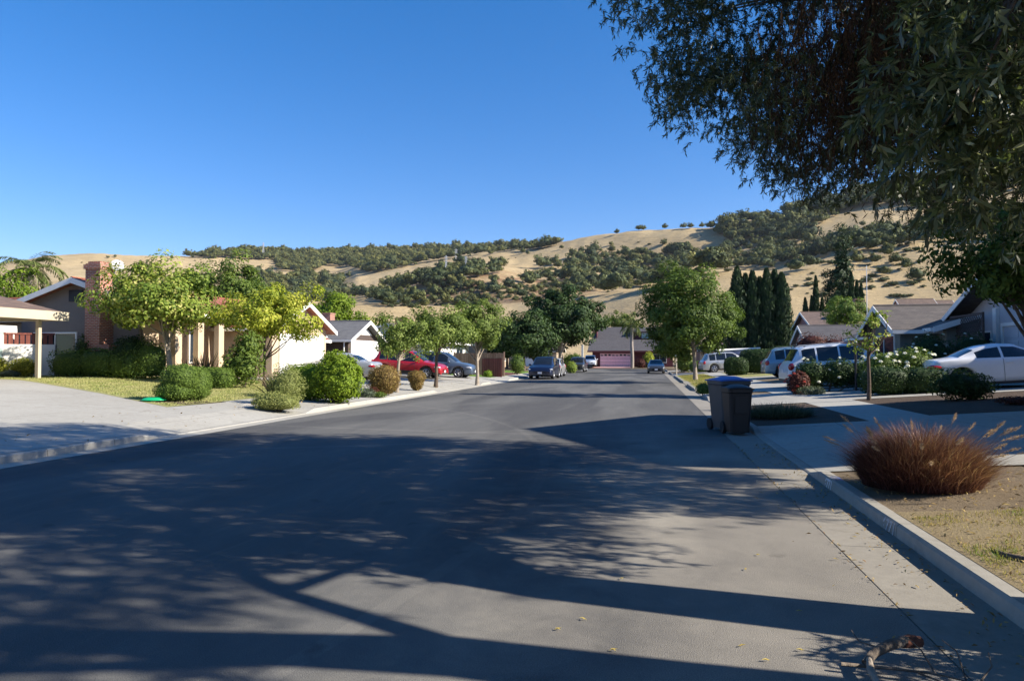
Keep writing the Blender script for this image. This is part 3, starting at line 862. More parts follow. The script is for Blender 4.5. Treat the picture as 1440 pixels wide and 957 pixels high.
def blade_np(rng, n, base_r, length, spread, width, segs=4, droop=0.6, stiff=False, elong=(1, 1), dome=0.0, fan=None, wander=0.5):
    """arching strap leaves from a tuft: returns verts, quads (n * segs)"""
    a = rng.uniform(0, 2 * np.pi, n)
    r = base_r * np.sqrt(rng.random(n))
    b0 = np.stack([r * np.cos(a) * elong[0], r * np.sin(a) * elong[1], np.zeros(n)], axis=1)
    az = a + rng.normal(0, wander, n)
    tilt = np.abs(rng.normal(0, spread, n)) + 0.25 * r / max(base_r, 1e-6) * (0 if stiff else 1)
    if fan is not None: tilt = np.abs(rng.normal(0, spread, n)) * 0.6 + fan * (r / base_r) ** 1.3
    L = length * rng.uniform(0.55, 1.1, n) * (1 - dome * (r / base_r) ** 2)
    d = np.stack([np.cos(az) * np.sin(tilt), np.sin(az) * np.sin(tilt), np.cos(tilt)], axis=1)
    side = unit(np.stack([-np.sin(az), np.cos(az), np.zeros(n)], axis=1) + rng.normal(0, 0.3, (n, 3)))
    V = np.empty((n, segs + 1, 2, 3))
    for s in range(segs + 1):
        t = s / segs
        p = b0 + d * (L * t)[:, None]
        hz = np.stack([np.cos(az), np.sin(az), np.zeros(n)], axis=1)
        p = p + hz * (L * droop * 0.35 * t * t)[:, None]
        p[:, 2] -= L * droop * 0.42 * t ** 2.4
        w = width * (1 - t ** 2) * 0.5 + width * 0.05
        V[:, s, 0] = p - side * w; V[:, s, 1] = p + side * w
    V[..., 2] = np.maximum(V[..., 2], 0.005)
    q = []
    base = (np.arange(n) * (segs + 1) * 2)[:, None]
    for s in range(segs):
        q.append(np.concatenate([base + 2 * s, base + 2 * s + 1, base + 2 * s + 3, base + 2 * s + 2], axis=1))
    return V.reshape(-1, 3), np.concatenate(q), d, b0, az

def flax(name, label, cat, base, mat, n=70, length=1.1, width=0.05, spread=0.45, droop=0.3, seed=1, base_r=0.15, group=None):
    rng = np.random.default_rng(seed)
    root = empty(name, base, 0, label, cat, group)
    v, q, d, b0, az = blade_np(rng, n, base_r, length, spread, width, 5, droop)
    t = np.repeat(np.clip(rng.normal(0.55, 0.25, n), 0, 1), 12)
    np_mesh('foliage', v, q, mat, t, root)
    return root

def palm(name, label, base, trunk_h, trunk_r, fronds, flen, seed, mat, skirt=False, group=None):
    rng = np.random.default_rng(seed)
    root = empty(name, base, 0, label, 'palm', group)
    mb = MB()
    pts = [(0.05 * math.sin(k * 0.5), 0.04 * math.cos(k * 0.4), -0.3 + (trunk_h + 0.3) * k / 14) for k in range(15)]
    mb.tube(pts, [trunk_r * (1.15 - 0.25 * k / 14 + (0.05 if k % 2 else 0)) for k in range(15)], 10)
    mb.build('trunk', MT['palm_bark'], root, smooth=True)
    vs = []; qs = []; ts = []; off = 0
    for i in range(fronds):
        az = 2 * math.pi * i / fronds * 2.618 + rng.uniform(-0.2, 0.2)
        el = math.radians(78 - 105 * (i / fronds) + rng.uniform(-6, 6))
        L = flen * rng.uniform(0.85, 1.1)
        K = 15
        p = np.array([0, 0, trunk_h]); sp = [p.copy()]; e = el
        for k in range(K):
            e -= math.radians(5.5 + 4 * k / K)
            p = p + L / K * np.array([math.cos(e) * math.cos(az), math.cos(e) * math.sin(az), math.sin(e)])
            sp.append(p.copy())
        sp = np.array(sp)
        side = np.array([-math.sin(az), math.cos(az), 0])
        P = []; T = []; LL = []
        for k in range(2, K + 1):
            for s in (-1, 1):
                for m in range(3):
                    f = k - rng.random()
                    j = int(f); pos = sp[j] + (sp[min(j + 1, K)] - sp[j]) * (f - j)
                    axis = unit(sp[min(j + 1, K)] - sp[max(j - 1, 0)])
                    ll = flen * 0.26 * math.sin(math.pi * (0.12 + 0.82 * f / K)) * rng.uniform(0.8, 1.15)
                    t = unit(side * s * 0.85 + axis * 0.55 + np.array([0, 0, -0.45]) + rng.normal(0, 0.08, 3))
                    P.append(pos + t * ll * 0.5); T.append(t); LL.append(ll)
        P = np.array(P); T = np.array(T); LL = np.array(LL)
        Nm = unit(np.cross(T, np.cross(np.array([0, 0, 1.0]), T)) + rng.normal(0, 0.25, P.shape))
        v, q = leaf_quads(rng, P, Nm, LL, np.full(len(P), flen * 0.022), 0.02, T)
        vs.append(v); qs.append(q + off); off += len(v)
        ts.append(np.repeat(np.clip(rng.normal(0.5 + 0.2 * (i < fronds * 0.5), 0.2, len(P)), 0, 1), 4))
        # midrib
        w_ = np.array([side * flen * 0.008])
        mid = np.stack([sp - w_, sp + w_], axis=1).reshape(-1, 3)
        k = np.arange(K)
        vs.append(mid); qs.append(np.stack([2 * k, 2 * k + 1, 2 * k + 3, 2 * k + 2], axis=1) + off); off += len(mid); ts.append(np.full(len(mid), 0.9))
    np_mesh('crown', np.concatenate(vs), np.concatenate(qs), mat, np.concatenate(ts), root)
    return root

# ------------------------------------------------------------------ oaks and woodland on the hills
OAK = []
for s in range(6):
    rng = np.random.default_rng(900 + s)
    P, Nm, ct, C = crown_points(rng, (0, 0, 0.62), (0.52, 0.5, 0.40), 30, 0.15, 1000, flat=0.5, shell=0.6, up=0.4)
    n = len(P)
    L = 0.085 * rng.uniform(0.7, 1.3, n)
    v, q = leaf_quads(rng, P, Nm, L, L * 0.9)
    t = np.repeat(np.clip(rng.normal(0.5, 0.22, n) + ct * 1.5, 0, 1), 4)
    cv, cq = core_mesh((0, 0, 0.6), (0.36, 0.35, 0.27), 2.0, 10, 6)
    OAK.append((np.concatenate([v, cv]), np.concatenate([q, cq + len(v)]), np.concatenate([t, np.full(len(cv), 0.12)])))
OAK_MESH = []
for s, (v, q, t) in enumerate(OAK):
    o = np_mesh('oak_crown', v, q, G['oak'], t)
    OAK_MESH.append(o.data); bpy.data.objects.remove(o)

WOODS = [   # outline in the street view's columns and rows, spacing in view pixels, crown width in m
    ([(262, 362), (300, 357), (360, 352), (430, 356), (520, 351), (600, 350), (690, 346), (785, 344), (760, 351), (720, 354), (654, 360), (610, 367), (560, 378), (520, 385), (490, 376), (455, 374), (430, 385), (392, 380), (385, 366), (330, 364)], 4.3, 12, 'ridge'),
    ([(340, 385), (400, 392), (440, 390), (480, 392), (495, 385), (475, 403), (470, 412), (500, 420), (400, 432), (380, 420), (350, 400)], 7.0, 12, 'valley'),
    ([(500, 420), (540, 402), (600, 387), (622, 380), (660, 379), (702, 373), (706, 382), (690, 389), (640, 396), (590, 404), (545, 419), (520, 426)], 7.5, 11, 'valley'),
    ([(530, 432), (560, 414), (620, 402), (690, 397), (740, 402), (790, 397), (830, 402), (820, 420), (740, 424), (700, 426), (640, 434)], 12.0, 8, 'scrub'),
    ([(792, 372), (820, 354), (850, 353), (900, 360), (960, 351), (1000, 353), (1040, 346), (1080, 346), (1140, 351), (1180, 346), (1225, 340), (1250, 336), (1240, 346), (1180, 359), (1130, 369), (1080, 379), (1040, 380), (1000, 387), (960, 394), (900, 407), (860, 416), (830, 406), (800, 397), (740, 401), (740, 386), (770, 374)], 10.0, 11, 'slope'),
    ([(1000, 322), (1060, 307), (1100, 298), (1150, 287), (1200, 274), (1290, 254), (1440, 224), (1440, 262), (1300, 292), (1225, 287), (1180, 302), (1150, 322), (1140, 346), (1100, 342), (1060, 336), (1040, 341), (1010, 335)], 9.0, 13, 'ridge'),
    ([(1150, 345), (1240, 330), (1300, 318), (1440, 300), (1440, 330), (1290, 345), (1200, 356)], 13.0, 10, 'slope'),
]
SINGLES = [(832, 331), (868, 329), (900, 324), (905, 324), (936, 322), (962, 321), (972, 321), (988, 320), (735, 356), (742, 358), (790, 350), (240, 364), (60, 366), (150, 363), (160, 362), (322, 372), (650, 372), (935, 345), (1045, 330), (1190, 330), (1215, 318), (1245, 322),
           (1030, 360), (860, 345), (880, 352), (760, 372), (470, 370), (690, 358), (1226, 352), (1120, 385), (1140, 378), (1232, 372), (1250, 362), (1262, 372), (1245, 388), (1275, 380), (1290, 396), (1205, 372)]
def inside(poly, x, y):
    c = False; j = len(poly) - 1
    for i in range(len(poly)):
        xi, yi = poly[i]; xj, yj = poly[j]
        if (yi > y) != (yj > y) and x < (xj - xi) * (y - yi) / (yj - yi) + xi: c = not c
        j = i
    return c
rnd = random.Random(7)
oaks = []
for poly, gap, wd, kind in WOODS:
    gap *= 0.70 if kind == 'ridge' else (0.78 if kind == 'valley' else 0.86); wd *= 1.12
    xs = [p[0] for p in poly]; ys = [p[1] for p in poly]
    area = (max(xs) - min(xs)) * (max(ys) - min(ys))
    placed = []
    for _ in range(int(area / gap ** 2 * 9)):
        x = rnd.uniform(min(xs), max(xs)); y = rnd.uniform(min(ys), max(ys))
        if not inside(poly, x, y): continue
        if any(abs(x - a) < gap and ((x - a) ** 2 + ((y - b) * 1.5) ** 2) < gap * gap for a, b in placed): continue
        placed.append((x, y))
        h = hill_hit(x, y)
        if h is None: continue
        sz = wd * rnd.choice((0.5, 0.75, 0.9, 1.0, 1.15, 1.45)) * rnd.uniform(0.9, 1.1)
        oaks.append((sz / h[3], h, sz, kind))
for x, y in SINGLES:
    h = hill_hit(x, y)
    if h: oaks.append((7.0 / h[3], h, rnd.uniform(6, 9.5), 'single'))
oaks.sort(key=lambda t: -t[0])
OAK_LABEL = {'ridge': 'dark round oak in the woods along the hill crest', 'valley': 'dark round oak in a wooded gully between golden slopes',
             'scrub': 'small oak among the reddish scrub low on the hill', 'slope': 'green round oak on the wooded slope below the bare golden crest',
             'single': 'lone oak standing apart on the open golden grass'}
big = oaks[:290]
for k, (app, h, sz, kind) in enumerate(big):
    o = bpy.data.objects.new('oak_tree', OAK_MESH[k % 6]); COL.objects.link(o)
    o.location = (h[0], h[1], h[2] - 0.10 * sz)
    o.rotation_euler = (0, 0, rnd.uniform(0, 6.28)); o.scale = (sz, sz, sz * rnd.uniform(0.8, 1.1))
    tag(o, OAK_LABEL[kind], 'tree', {'ridge': 'oaks on the hill crest', 'valley': 'oaks in the gully', 'scrub': 'oaks in the scrub', 'slope': 'oaks on the slope', 'single': 'lone oaks on the grass'}[kind])
vs = []; qs = []; ts = []; off = 0
for k, (app, h, sz, kind) in enumerate(oaks[290:]):
    v, q, t = OAK[k % 6]
    a = rnd.uniform(0, 6.28); c, s = math.cos(a), math.sin(a)
    sel = np.arange(len(q)) if app > 0.011 else np.arange(0, len(q), 1)
    vv = v @ np.array([[c, s, 0], [-s, c, 0], [0, 0, 1]]) * sz + np.array([h[0], h[1], h[2] - 0.10 * sz])
    vs.append(vv); qs.append(q + off); ts.append(np.clip(t + rnd.uniform(-0.15, 0.1), 0, 1)); off += len(vv)
if vs:
    wood = np_mesh('woodland', np.concatenate(vs), np.concatenate(qs), G['oak'], np.concatenate(ts))
    tag(wood, 'dark oak woodland covering the far hill crest', 'woods', kind='stuff')
print('oaks', len(oaks))
# low scrub: dense small brush in the hollow
rng = np.random.default_rng(77)
vs = []; qs = []; ts = []; off = 0
for poly, cnt in ((WOODS[3][0], 520), (WOODS[4][0], 560), (WOODS[2][0], 120), (WOODS[6][0], 160), ([(60, 366), (250, 364), (390, 366), (390, 390), (60, 400)], 60), ([(640, 360), (800, 342), (1000, 326), (1000, 350), (820, 352), (640, 376)], 70), ([(1100, 385), (1240, 340), (1300, 340), (1300, 420), (1100, 420)], 90)):
    xs = [p[0] for p in poly]; ys = [p[1] for p in poly]
    for _ in range(cnt):
        x = rng.uniform(min(xs), max(xs)); y = rng.uniform(min(ys), max(ys))
        if not inside(poly, x, y): continue
        h = hill_hit(x, y)
        if h is None: continue
        v, q, t = OAK[int(rng.integers(6))]
        sz = rng.uniform(1.0, 3.8)
        vv = v * np.array([sz * 1.4, sz * 1.2, sz * 0.8]) + np.array([h[0], h[1], h[2] - 0.2 * sz])
        vs.append(vv); qs.append(q + off); ts.append(np.clip(t + 0.25, 0, 1)); off += len(vv)
tag(np_mesh('brush', np.concatenate(vs), np.concatenate(qs), G['oak'], np.concatenate(ts)), 'low green brush scattered over the hill slopes', 'brush', kind='stuff')

# ------------------------------------------------------------------ transmission towers on the hill
def pylon(u, v_base, v_top, label, width=0.16):
    h = hill_hit(u, v_base)
    if h is None: return
    H = (v_base - v_top) / FPX * h[3] * math.cos(photo_bearing(u) + YAW)
    root = empty('transmission_tower', (h[0], h[1], h[2] - 0.5), 0.4, label, 'pylon', 'transmission towers on the hills')
    mb = MB(); b = H * 0.075; t = H * 0.016; th = 0.16 + h[3] * 0.00012
    for sx in (-1, 1):
        for sy in (-1, 1):
            mb.tube([(sx * b, sy * b, 0), (sx * t, sy * t, H * 0.72), (sx * t, sy * t, H)], th, 4)
    K = 9
    for k in range(K):
        z0 = H * 0.72 * k / K; z1 = H * 0.72 * (k + 1) / K
        w0 = b + (t - b) * k / K; w1 = b + (t - b) * (k + 1) / K
        for (ax, ay), (bx, by) in (((-1, -1), (1, -1)), ((1, -1), (1, 1)), ((1, 1), (-1, 1)), ((-1, 1), (-1, -1))):
            mb.tube([(ax * w0, ay * w0, z0), (bx * w1, by * w1, z1)], th * 0.45, 4)
    mb.build('mast', MT['steel_tower'], root)
    for z in (0.74, 0.84, 0.94):
        c = MB(); a = H * 0.085
        c.tube([(-a, 0, H * z), (0, 0, H * (z + 0.02)), (a, 0, H * z)], th * 0.8, 4)
        c.tube([(-a, 0, H * z), (0, 0, H * (z - 0.02)), (a, 0, H * z)], th * 0.5, 4)
        c.build('crossarm', MT['steel_tower'], root)
pylon(627, 391, 358, 'leftmost of the three lattice power towers close together on the golden slope')
pylon(641, 378, 349, 'middle and highest of the three lattice power towers on the golden slope')
pylon(655, 388, 359, 'rightmost of the three lattice power towers close together on the golden slope')
pylon(369, 363, 340, 'lattice power tower alone on the wooded crest at the left')

# ------------------------------------------------------------------ houses
def wall_poly(mb, pts, t=0.15):
    """a wall from an outline in a vertical plane, thickened backwards"""
    a, b, c = Vector(pts[0]), Vector(pts[1]), Vector(pts[2])
    n = (b - a).cross(c - a).normalized()
    mb.prism(pts, -n * t)

def win(root, x0, x1, z0, z1, y, face='y', frame='white_paint', glass='glass', mull=1, rail=0, sign=-1, name='window', fw=0.07):
    """window on the plane y=const (face 'y') or x=const (face 'x'); sign gives the outward side"""
    f = MB(); p = MB()
    def bx(mb, a0, b0, a1, b1, d0, d1):
        d0, d1 = sorted((y + sign * d0, y + sign * d1))
        if face == 'y': mb.box(a0, d0, b0, a1, d1, b1)
        else: mb.box(d0, a0, b0, d1, a1, b1)
    bx(f, x0 - fw, z0 - fw, x0, z1 + fw, 0.004, 0.06); bx(f, x1, z0 - fw, x1 + fw, z1 + fw, 0.004, 0.06)
    bx(f, x0, z1, x1, z1 + fw, 0.004, 0.058); bx(f, x0, z0 - fw, x1, z0, 0.004, 0.085)
    for k in range(1, mull + 1):
        m = x0 + (x1 - x0) * k / (mull + 1); bx(f, m - 0.025, z0, m + 0.025, z1, 0.006, 0.045)
    for k in range(1, rail + 1):
        m = z0 + (z1 - z0) * k / (rail + 1); bx(f, x0, m - 0.025, x1, m + 0.025, 0.006, 0.042)
    w_ = f.build(name, MT[frame], root)
    bx(p, x0, z0, x1, z1, 0.005, 0.02)
    p.build('pane', MT[glass], w_)
    return w_

def garage_door(root, x0, x1, z0, z1, y, mat='white_paint', rows=4, cols=4, sign=-1, lights=False, trim='white_paint', arch=False):
    d = MB(); d.box(x0, min(y + sign * 0.01, y + sign * 0.03), z0, x1, max(y + sign * 0.01, y + sign * 0.03), z1)
    pw = (x1 - x0) / cols; ph = (z1 - z0) / rows
    for i in range(cols):
        for j in range(rows):
            a, b = sorted((y + sign * 0.03, y + sign * 0.05))
            d.box(x0 + i * pw + 0.07, a, z0 + j * ph + 0.06, x0 + (i + 1) * pw - 0.07, b, z0 + (j + 1) * ph - 0.06)
    door = d.build('garage_door', MT[mat], root, bevel=0.012)
    t = MB(); a, b = sorted((y + sign * 0.005, y + sign * 0.09))
    t.box(x0 - 0.14, a, z0, x0, b, z1 + 0.14); t.box(x1, a, z0, x1 + 0.14, b, z1 + 0.14); t.box(x0, a, z1, x1, b, z1 + 0.14)
    t.build('door_trim', MT[trim], root)
    if arch:
        g = MB()
        n = 8; w_ = (x1 - x0) / n
        for k in range(n):
            cx = x0 + (k + 0.5) * w_
            a, b = sorted((y + sign * 0.051, y + sign * 0.062))
            g.prism([(cx - w_ * 0.32, a, z1 - ph * 0.75), (cx + w_ * 0.32, a, z1 - ph * 0.75), (cx + w_ * 0.32, a, z1 - ph * 0.45 if k % 4 in (0, 3) else z1 - ph * 0.25), (cx - w_ * 0.32, a, z1 - ph * 0.25 if k % 4 in (1, 2) else z1 - ph * 0.45)], (0, b - a, 0))
        g.build('door_window', MT['glass'], door)
    return door

def gable_roof(root, x0, x1, y0, y1, ze, zr, axis, mat, oh=0.5, rake=0.35, t=0.16, fascia='white_paint', name='roof'):
    """gable roof over a rectangle. axis 'x' or 'y' = the ridge's direction; ze = roof height over the walls"""
    mb = MB(); fb = MB()
    if axis == 'x':
        ym = (y0 + y1) / 2; s = (zr - ze) / (ym - y0); zo = ze - s * oh
        a0, a1 = x0 - rake, x1 + rake
        P = lambda a, b, z: (a, b, z)
        lo, hi, mid = y0 - oh, y1 + oh, ym
    else:
        xm = (x0 + x1) / 2; s = (zr - ze) / (xm - x0); zo = ze - s * oh
        a0, a1 = y0 - rake, y1 + rake
        P = lambda a, b, z: (b, a, z)
        lo, hi, mid = x0 - oh, x1 + oh, xm
    mb.slab([P(a0, lo, zo), P(a1, lo, zo), P(a1, mid, zr), P(a0, mid, zr)], t)
    mb.slab([P(a0, mid, zr), P(a1, mid, zr), P(a1, hi, zo), P(a0, hi, zo)], t)
    mb.tube([P(a0, mid, zr), P(a1, mid, zr)], 0.07, 6)
    r = mb.build(name, MT[mat], root)
    fh = 0.24
    for e, sg in ((a0, -1), (a1, 1)):
        d0, d1 = sorted((e + sg * 0.004, e + sg * 0.045))
        for q0, q1 in (((lo, zo), (mid, zr)), ((mid, zr), (hi, zo))):
            poly = [P(d0, q0[0], q0[1] - fh), P(d0, q1[0], q1[1] - fh), P(d0, q1[0], q1[1] + 0.012), P(d0, q0[0], q0[1] + 0.012)]
            fb.prism(poly, Vector(P(d1, 0, 0)) - Vector(P(d0, 0, 0)))
    for e, sg in ((lo, -1), (hi, 1)):
        d0, d1 = sorted((e + sg * 0.004, e + sg * 0.11))
        i, j = P(a0, d0, zo - 0.2), P(a1, d1, zo - 0.03)
        fb.box(min(i[0], j[0]), min(i[1], j[1]), i[2], max(i[0], j[0]), max(i[1], j[1]), j[2])
    fb.build('fascia', MT[fascia], r)
    return r

def gable_walls(root, x0, x1, y0, y1, zb, ze, zr, axis, mat, name='wall'):
    mb = MB()
    d = 0.16
    if axis == 'x':
        ym = (y0 + y1) / 2
        for x in (x0, x1):
            xx = x if x == x0 else x - d
            mb.prism([(xx, y0, zb), (xx, y1, zb), (xx, y1, ze - d), (xx, ym, zr - d), (xx, y0, ze - d)], (d, 0, 0))
        for y in (y0, y1 - d): mb.box(x0 + d, y, zb, x1 - d, y + d, ze - d)
    else:
        xm = (x0 + x1) / 2
        for y in (y0, y1):
            yy = y if y == y0 else y - d
            mb.prism([(x0, yy, zb), (x1, yy, zb), (x1, yy, ze - d), (xm, yy, zr - d), (x0, yy, ze - d)], (0, d, 0))
        for x in (x0, x1 - d): mb.box(x, y0 + d, zb, x + d, y1 - d, ze - d)
    return mb.build(name, MT[mat], root)

def house(name, label, x, y, rz, group=None):
    return empty(name, (x, y, gz(x, y)), rz, label, 'house', group)
# local frames: the street front lies along local x at y = 0 and looks towards -y
RIGHT, LEFT = R(-90), R(90)
# right side: local x = -world Y, local y = +world X; left side: local x = +world Y, local y = -world X

# tall neighbour just beyond the picture's right edge; its gable shades the street
h = house('two_storey_house', 'tall two storey house with a street gable just beyond the right edge', 9.7, 15.0, RIGHT)
gable_walls(h, -4.7, 4.3, 0, 11, -0.6, 5.4, 7.15, 'y', 'pale_grey')
gable_roof(h, -4.7, 4.3, 0, 11, 5.4, 7.15, 'y', 'grey_shingle', 0.3, 0.1)
garage_door(h, -4.0, 0.8, 0.0, 2.2, 0)
for a in (-3.6, 1.6): win(h, a, a + 1.5, 3.3, 4.6, 0)

# house behind the white coupe: gable with a pale barge board, garage columns
h = house('grey_house', 'pale grey house with steep white barge board behind the white coupe', 14.5, 30.6, RIGHT)
gable_walls(h, -4.8, 6.6, 0, 12, -0.6, 3.0, 5.45, 'y', 'pale_grey')
gable_roof(h, -4.8, 6.6, 0, 12, 3.0, 5.45, 'y', 'taupe_shingle', 0.7, 0.9)
garage_door(h, -1.6, 3.4, 0.0, 2.2, 0, 'pale_grey')
c = MB(); c.box(-4.75, -0.12, -0.3, -4.45, -0.004, 2.9); c.build('column', MT['white_paint'], h)
c = MB(); c.box(-2.3, -0.14, -0.3, -2.0, -0.004, 3.0); c.build('column', MT['white_paint'], h)
win(h, -4.1, -2.7, 0.9, 2.0, 0)

# grey-green house with a small gable and a white-framed window
h = house('grey_green_house', 'grey green house with small white gable and wide window behind the roses', 13.2, 40.1, RIGHT)
gable_walls(h, -5.0, 5.6, 0.0, 9, -0.6, 2.5, 3.95, 'x', 'grey_green')
gable_roof(h, -5.0, 5.6, 0.0, 9, 2.5, 3.95, 'x', 'taupe_shingle', 0.7, 0.4)
gable_walls(h, 0.2, 4.6, -1.6, 3.0, -0.6, 2.45, 3.5, 'y', 'grey_green', 'porch_wall')
gable_roof(h, 0.2, 4.6, -1.6, 3.0, 2.45, 3.5, 'y', 'taupe_shingle', 0.5, 0.5, name='porch_roof')
v = MB()
for k in range(7): v.box(2.0, -1.67, 2.5 + 0.08 * k, 2.9, -1.605, 2.54 + 0.08 * k)
v.build('vent', MT['dark_metal'], h)
win(h, 0.9, 3.9, 0.8, 1.95, -1.6)
win(h, -4.0, -1.6, 0.8, 1.95, 0)
# low dark-roofed house further along
h = house('low_grey_roof_house', 'low house with long grey shingle roof and blue white gable end', 16.6, 61.0, RIGHT)
gable_walls(h, -6.5, 7.5, 0.0, 9, -0.6, 2.7, 4.3, 'x', 'tan_stucco')
gable_roof(h, -6.5, 7.5, 0.0, 9, 2.7, 4.3, 'x', 'dark_shingle', 0.6, 0.5)
gable_walls(h, -7.0, -1.5, -3.2, 2.4, -0.6, 2.5, 3.75, 'y', 'white_stucco', 'wing_wall')
gable_roof(h, -7.0, -1.5, -3.2, 2.4, 2.5, 3.75, 'y', 'dark_shingle', 0.45, 0.4, name='wing_roof')
win(h, -5.4, -3.2, 0.8, 1.9, -3.2)
# pinkish house behind the cypresses
h = house('pink_house', 'pink stucco house with a sloping white eave beyond the cypress row', 17.5, 84.0, RIGHT)
gable_walls(h, -6.0, 6.0, 0.0, 9, -0.6, 4.0, 6.1, 'y', 'pink_stucco')
gable_roof(h, -6.0, 6.0, 0.0, 9, 4.0, 6.1, 'y', 'brown_shingle', 0.6, 0.5)
win(h, -3.6, -1.8, 2.6, 3.7, 0); win(h, 1.0, 3.0, 2.6, 3.7, 0)
c = MB(); c.box(2.2, 4.5, 4.6, 3.2, 5.4, 7.3); c.build('chimney', MT['brick'], h)
# houses seen over the roofs near the hill foot
for (u_, y_, lb, m_) in ((1262, 118, 'distant house with a pale pink roof left of the pair under the hill', 'pink_stucco'), (1290, 122, 'distant house with a brick red wall right of the pair under the hill', 'brick')):
    x_, yy, z_ = spot(u_, y_)
    h = empty('distant_house', (x_, yy, 3.6), RIGHT, lb, 'house')
    gable_walls(h, -1.6, 1.6, 0, 5, -4, 6.2, 7.2, 'y', m_)
    gable_roof(h, -1.6, 1.6, 0, 5, 6.2, 7.2, 'y', 'brown_shingle', 0.3, 0.2)
    win(h, -0.9, 0.9, 4.3, 5.4, 0)

# left side, nearest: porch roof on a post
h = house('porch_house', 'low house with cream porch eave on a single post at far left', -31.0, 24.0, LEFT)
rf = MB()
# broad low roof: eave edge runs along the street, sloping up away from it
EZ = 2.78
rf.slab([(-12, -6.9, EZ), (1.2, -6.9, EZ), (-3.4, -2.3, EZ + 1.75), (-12, -2.3, EZ + 1.75)], 0.12)
rf.slab([(1.2, -6.9, EZ), (1.2, 2.3, EZ), (-3.4, -2.3, EZ + 1.75)], 0.12)
r_ = rf.build('roof', MT['brown_shingle'], h)
fa = MB(); fa.box(-12.05, -7.0, EZ - 0.36, 1.30, -6.905, EZ + 0.01)
fa.box(1.205, -6.904, EZ - 0.35, 1.295, 2.3, EZ + 0.005)
fa.build('fascia', MT['cream_trim'], r_)
sf = MB(); sf.prism([(-12, -6.85, EZ - 0.28), (1.19, -6.85, EZ - 0.28), (1.19, 1.9, EZ - 0.26), (-12, 1.9, EZ - 0.26)], (0, 0, 0.05)); sf.build('soffit', MT['tan_stucco'], r_)
p = MB(); p.box(0.30, -6.5, -0.4, 0.45, -6.35, EZ - 0.285); p.build('post', MT['cream_trim'], h)
wl = MB(); wl.box(-12, -2.0, -0.5, 3.6, -1.8, EZ - 0.42); wl.build('wall', MT['white_stucco'], h)
win(h, 0.0, 1.35, 0.75, 2.05, -2.0, glass='curtain_glass', mull=0, rail=0); win(h, 1.55, 2.95, 0.75, 2.05, -2.0, glass='curtain_glass', mull=0, rail=0)
win(h, 0.0, 1.35, 0.1, 0.6, -2.0, glass='curtain_glass', mull=0); win(h, 1.55, 2.95, 0.1, 0.6, -2.0, glass='curtain_glass', mull=0)

# left side: red tiled house with the brick chimney, arches and a garage wing
h = house('red_tile_house', 'red tiled ranch house with tall brick chimney and grey gable end', -23.0, 28.2, LEFT)
# main body: gable end looks back along the street; ridge runs along it
gable_walls(h, 0.0, 14.5, 0.0, 6.4, -0.7, 3.55, 4.62, 'x', 'grey_taupe')
gable_roof(h, 0.0, 14.5, 0.0, 6.4, 3.55, 4.62, 'x', 'red_tile', 1.3, 0.5, fascia='white_paint')
c = MB(); c.box(-0.85, 1.35, -0.7, -0.004, 2.12, 5.2); c.box(-0.91, 1.29, 4.95, 0.05, 2.18, 5.15); c.box(-0.78, 1.42, 5.15, -0.06, 2.05, 5.30)
ch = c.build('chimney', MT['brick'], h)
b_ = MB(); b_.box(-0.95, 0.75, -0.7, -0.01, 1.34, 1.5); b_.build('chimney_shoulder', MT['brick'], ch)
win(h, 3.35, 5.6, 0.95, 2.05, 0.0, face='x', mull=1)
v = MB(); v.box(-0.05, 3.0, 3.55, -0.004, 3.75, 4.1); v.build('vent', MT['dark_metal'], h)
ds = MB()
# front facade of beige arches under the eave
fw_ = MB()
for a in (1.2, 2.9, 4.6): fw_.box(a, -1.0, -0.6, a + 0.45, -0.72, 2.9)
fw_.box(0.2, -0.06, -0.6, 5.6, -0.004, 3.1)
fw_.build('arcade', MT['beige_stucco'], h)
win(h, 3.5, 4.5, 0.7, 2.2, -0.06)
# garage wing with its own street gable
gable_walls(h, 5.7, 12.0, -3.4, 2.6, -0.7, 2.75, 4.1, 'y', 'beige_stucco', 'wing_wall')
gable_roof(h, 5.7, 12.0, -3.4, 2.6, 2.75, 4.1, 'y', 'red_tile', 0.5, 0.5, name='wing_roof')
garage_door(h, 6.5, 11.4, -0.1, 2.1, -3.4)
gable_walls(h, 12.05, 14.4, -2.0, 0.4, -0.7, 2.3, 2.9, 'x', 'white_stucco', 'side_wall')
gable_roof(h, 12.05, 14.4, -2.0, 0.4, 2.3, 2.9, 'x', 'red_tile', 0.4, 0.3, name='side_roof')
# low red roof to the rear left
gable_walls(h, 1.0, 8.0, 6.6, 14.0, -0.7, 3.0, 4.2, 'y', 'tan_stucco', 'rear_wall')
gable_roof(h, 1.0, 8.0, 6.6, 14.0, 3.0, 4.2, 'y', 'red_tile', 0.4, 0.3, name='rear_roof')
# chimney-mounted satellite dish
d = empty('satellite_dish', (-24.3, 28.15, gz(-23, 28.2) + 5.05), 0, 'white satellite dish on the red roof beside the brick chimney', 'satellite dish')
mb = MB(); n = 18
ax = Vector((0.75, -0.55, 0.35)).normalized(); sx_ = ax.cross(Vector((0, 0, 1))).normalized(); sy_ = ax.cross(sx_)
rings = []
for k in range(5):
    rr = 0.30 * k / 4
    rings.append([mb.vert(Vector((0.15, 0, 0.12)) + ax * (rr * rr * 0.5) + (sx_ * math.cos(6.283 * j / n) + sy_ * math.sin(6.283 * j / n)) * max(rr, 0.004)) for j in range(n)])
for a, b in zip(rings[:-1], rings[1:]):
    for j in range(n): mb.f.append((a[j], a[(j + 1) % n], b[(j + 1) % n], b[j])); mb.m.append(0)
o = mb.build('reflector', MT['pale_grey'], d, smooth=True); so = o.modifiers.new('s', 'SOLIDIFY'); so.thickness = 0.02
